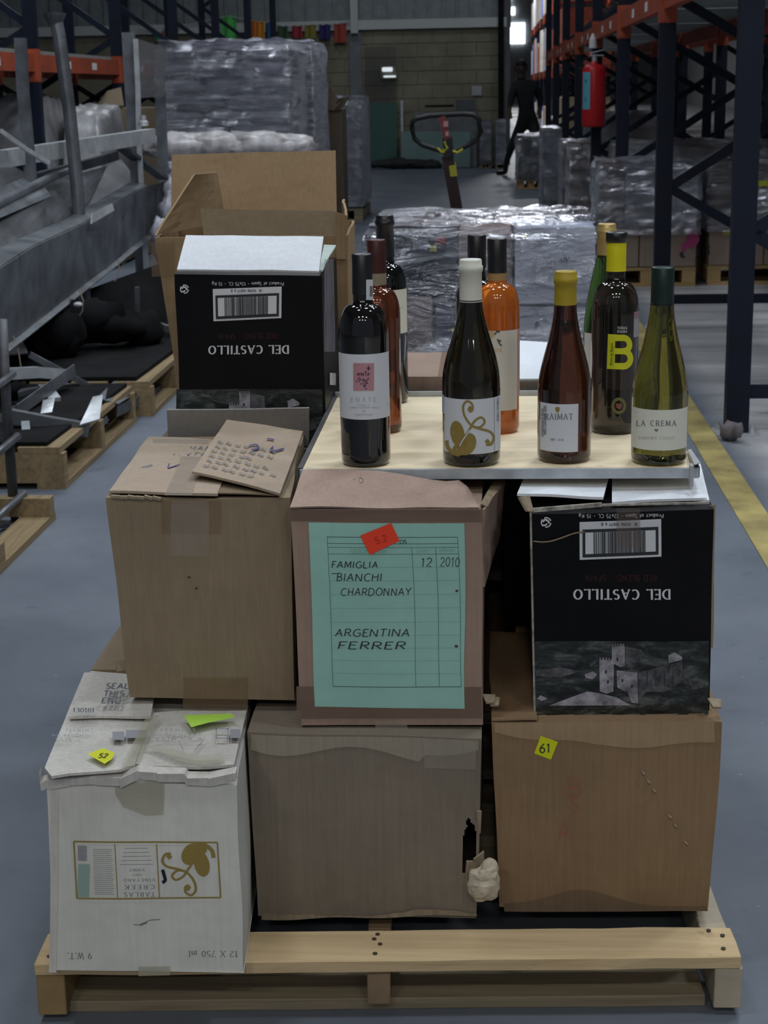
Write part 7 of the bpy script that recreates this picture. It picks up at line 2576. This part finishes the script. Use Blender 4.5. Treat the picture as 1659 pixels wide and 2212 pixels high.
for k in range(3):
    rect(mb_, lambda x_, y_: P(x_, -y_, y=YW - .062), 1022, -(192 + k * 5), 1037, -(190.5 + k * 5))
mb_.build('sign_lines', INK_PALE, sign, recalc=False)
# two glowing strips that stand for a lamp reflection in the glass
EM = bpy.data.materials.new('glint_glow')
EM.use_nodes = True
e_ = EM.node_tree.nodes['Principled BSDF']
e_.inputs['Emission Color'].default_value = (.85, .95, 1, 1)
e_.inputs['Emission Strength'].default_value = 1.6
wl = thing('lamp_reflection', (P(838, 155, y=YW).x, YW - .1, P(838, 168, y=YW).z), 'two glowing strips standing for a lamp reflection in the glass at the end wall', 'lamp')
for (xa, xb, ya, yb_) in ((825, 848, 145, 155), (828, 855, 163, 167.5)):
    a, b = P(xa, yb_, y=YW - .2), P(xb, ya, y=YW - .2)
    MB().box(a.x, b.x, YW - .20, YW - .15, a.z, b.z).build('tube', EM, wl, bevel=.02)
a, b = P(822, 170, y=YW - .15), P(857, 142, y=YW - .15)
MB().box(a.x, b.x, YW - .149, YW - .023, a.z, b.z).build('glint_backing', mat('glint_back', (.17, .16, .13), .6), wl)
# rags / rubble at the foot of the wall
mb_ = MB()
for i, (a, b, sx) in enumerate(((805, 356, .35), (835, 354, .25), (868, 353, .30), (895, 351, .35), (912, 355, .25), (930, 357, .2))):
    crumple(P(a, b, y=28.6), sx, .12, .05 + .02 * (i % 3), i * 1.7, 16, mb_)
o = mb_.build('rag_heap', mat('rag_dark', (.022, .024, .026), .8), smooth=True)
o['kind'] = 'stuff'
tag(o, 'low heap of dark rags along the foot of the end wall', 'rags')
# bunting
fl_cols = (('green', 478, 510, 34, 84, (.10, .50, .12)), ('orange', 532, 556, 44, 84, (.55, .16, .04)), ('amber', 556, 572, 46, 84, (.60, .26, .03)), ('blue', 574, 596, 48, 84, (.03, .10, .22)),
           ('dark green', 600, 622, 56, 84, (.05, .09, .05)), ('red', 631, 653, 55, 82, (.32, .03, .05)), ('olive', 659, 682, 53, 83, (.22, .19, .04)), ('navy', 690, 714, 52, 84, (.03, .03, .12)), ('rust', 722, 748, 50, 92, (.33, .06, .04)),
           ('teal', 334, 352, 72, 90, (.05, .30, .16)), ('rose', 352, 368, 62, 94, (.42, .10, .07)))
cord = MB()
YB_ = YW - .15
cord.tube([P(x_, y_, y=YB_ - .02) for x_, y_ in [(300, 62)] + sorted(((f[1] + f[2]) / 2, f[3] + 1) for f in fl_cols) + [(762, 46)]], .010, 5)
tag(cord.build('bunting_line', INK_PALE), 'thin cord strung in front of the end wall holding the coloured flags', 'cord')
for nm, xa, xb, ya, yb_, c in fl_cols:
    mb_ = MB()
    def f_(u, v):
        p = P(xa + (xb - xa) * u, yb_ + (ya - yb_) * v, y=YB_ - .02)
        return p + Vector((0, .03 * math.sin(u * 9 + xa), 0))
    mb_.grid(f_, 8, 4)
    mb_.grid(lambda u, v: f_(u, v) + Vector((0, .006, 0)), 8, 4)
    tag(mb_.build('bunting_flag', flat('flag_' + nm.replace(' ', '_'), c, .7), smooth=True), '%s paper flag of the bunting on the end wall' % nm, 'flag', 'bunting flags')

# ================================================================== PERSON leaning at the far right rack
YPp = 26.0
def pp(x_, y_, dy=0.0):
    p = P(x_, y_, y=YPp + dy)
    if y_ > 360:
        p.z = .040
    return p
J = {'pelvis': (pp(1140, 258), .15), 'waist': (pp(1136, 232), .145), 'chest': (pp(1133, 198), .185), 'neckb': (pp(1127, 173), .085), 'neck': (pp(1126, 164), .058),
     'head0': (pp(1126, 155), .080), 'head1': (pp(1126, 147), .092), 'head2': (pp(1126, 140), .070),
     'shL': (pp(1112, 184, -.05), .085), 'elL': (pp(1104, 214, -.08), .06), 'wrL': (pp(1100, 236, -.20), .034), 'haL': (pp(1101, 243, -.24), .036),
     'shR': (pp(1154, 183), .085), 'elR': (pp(1167, 212, .1), .06), 'wrR': (pp(1166, 236, -.02), .036), 'haR': (pp(1166, 243, -.06), .036),
     'hipL': (pp(1128, 268), .105), 'knL': (pp(1108, 310, -.08), .070), 'anL': (pp(1093, 352, 0), .045), 'heL': (pp(1092, 361, .02), .045), 'toL': (pp(1072, 362, -.12), .035),
     'hipR': (pp(1153, 268), .105), 'knR': (pp(1158, 308, -.25), .072), 'anR': (pp(1160, 350, -.05), .045), 'heR': (pp(1160, 361, -.02), .045), 'toR': (pp(1152, 363, -.22), .035)}
E_list = [('pelvis', 'waist'), ('waist', 'chest'), ('chest', 'neckb'), ('neckb', 'neck'), ('neck', 'head0'), ('head0', 'head1'), ('head1', 'head2'), ('chest', 'shL'), ('shL', 'elL'), ('elL', 'wrL'), ('wrL', 'haL'),
          ('chest', 'shR'), ('shR', 'elR'), ('elR', 'wrR'), ('wrR', 'haR'), ('pelvis', 'hipL'), ('hipL', 'knL'), ('knL', 'anL'), ('anL', 'heL'), ('heL', 'toL'), ('pelvis', 'hipR'), ('hipR', 'knR'), ('knR', 'anR'), ('anR', 'heR'), ('heR', 'toR')]
# fingers
for s_, h_ in (('L', 'haL'), ('R', 'haR')):
    base = J[h_][0]
    wr = J['wr' + s_][0]
    d = (base - wr).normalized()
    sd = Vector((1, 0, 0))
    for k in range(4):
        a = base + d * .035 + sd * (.016 * (k - 1.5))
        b = a + d * (.045 - .006 * abs(k - 1.3)) + Vector((0, 0, -.006))
        c_ = b + d * .028 + Vector((0, .012, -.014))
        J['f%s%da' % (s_, k)], J['f%s%db' % (s_, k)], J['f%s%dc' % (s_, k)] = (a, .010), (b, .009), (c_, .007)
        E_list += [(h_, 'f%s%da' % (s_, k)), ('f%s%da' % (s_, k), 'f%s%db' % (s_, k)), ('f%s%db' % (s_, k), 'f%s%dc' % (s_, k))]
    a = base - sd * .035 + d * .01
    b = a - sd * .015 + d * .032
    J['t%sa' % s_], J['t%sb' % s_] = (a, .011), (b, .009)
    E_list += [(h_, 't%sa' % s_), ('t%sa' % s_, 't%sb' % s_)]
names = list(J)
PR = thing('person', (P(1130, 362, y=YPp).x, YPp, 0), 'person in dark jacket and trousers, leaning by the far right rack with one leg out', 'person')
me = bpy.data.meshes.new('skeleton')
me.from_pydata([tuple(J[n_][0] - PR.location) for n_ in names], [(names.index(a), names.index(b)) for a, b in E_list], [])
tmp = bpy.data.objects.new('body', me)
COL.objects.link(tmp)
tmp.location = PR.location
sk = tmp.modifiers.new('skin', 'SKIN')
sk.use_smooth_shade = True
for i, n_ in enumerate(names):
    sv = me.skin_vertices[0].data[i]
    r_ = J[n_][1]
    sv.radius = (r_, r_ * (.75 if n_ in ('pelvis', 'waist', 'chest') else 1))
    sv.use_root = n_ == 'pelvis'
ss = tmp.modifiers.new('sub', 'SUBSURF')
ss.levels = ss.render_levels = 2
dg = bpy.context.evaluated_depsgraph_get()
body = bpy.data.meshes.new_from_object(tmp.evaluated_get(dg))
body.name = 'body'
bpy.data.objects.remove(tmp)
DARKC = mat('dark_cloth', (.012, .013, .016), .9, bump=.5, bscale=20)
TROUS = mat('dark_trousers', (.010, .010, .012), .9)
SKIN = mat('skin', (.055, .035, .025), .7)
SHOE = flat('shoe_black', (.01, .01, .01), .5)
body.materials.clear()
for m_ in (DARKC, TROUS, SKIN, SHOE):
    body.materials.append(m_)
zneck, zwaist = J['neck'][0].z, J['pelvis'][0].z + .05
wl_, wr_ = J['haL'][0] - PR.location, J['haR'][0] - PR.location
for p in body.polygons:
    c_ = p.center
    if c_.z > zneck - .02:
        p.material_index = 2
    elif (c_ - wl_).length < .10 or (c_ - wr_).length < .10:
        p.material_index = 2
    elif c_.z < .075:
        p.material_index = 3
    elif c_.z < zwaist:
        p.material_index = 1
bo = bpy.data.objects.new('body', body)
COL.objects.link(bo)
bo.parent = PR
hc = J['head1'][0]
mb_ = MB()
def cap_(u, v):
    a, b = u * 2 * math.pi, v * math.pi * .62
    d = Vector((math.cos(a) * math.sin(b), math.sin(a) * math.sin(b), math.cos(b)))
    if d.y < -.2 and d.z < .45:
        d = d * .80
    return hc + Vector((0, .01, .01)) + Vector((d.x * .092, d.y * .104, d.z * .118))
mb_.grid(cap_, 24, 12)
mb_.build('hair', flat('hair_dark', (.012, .010, .009), .6), PR, smooth=True)
mb_ = MB()
mb_.hexa([hc + Vector(v) for v in ((-.014, -.085, -.035), (.014, -.085, -.035), (.012, -.075, -.03), (-.012, -.075, -.03))], [hc + Vector(v) for v in ((-.006, -.088, .01), (.006, -.088, .01), (.006, -.078, .01), (-.006, -.078, .01))])
mb_.hexa([hc + Vector(v) for v in ((-.010, -.112, -.038), (.010, -.112, -.038), (.016, -.080, -.04), (-.016, -.080, -.04))], [hc + Vector(v) for v in ((-.004, -.092, .008), (.004, -.092, .008), (.006, -.08, .01), (-.006, -.08, .01))])
mb_.build('nose', SKIN, PR)
for sx in (-.033, .033):
    mb_ = MB()
    mb_.lathe([(.001, -.011), (.010, -.005), (.010, .005), (.001, .011)], hc + Vector((sx, -.084, .006)), 10)
    mb_.build('eye', flat('eye', (.02, .02, .02), .3), PR, smooth=True)
for sx in (-.094, .094):
    mb_ = MB()
    mb_.lathe([(.002, -.03), (.014, -.015), (.016, .01), (.004, .03)], hc + Vector((sx, .005, -.01)), 10)
    mb_.build('ear', SKIN, PR, smooth=True)
mb_ = MB()
mb_.box(hc.x - .024, hc.x + .024, hc.y - .087, hc.y - .080, hc.z - .060, hc.z - .053)
mb_.build('mouth', flat('mouth', (.06, .025, .022), .5), PR)
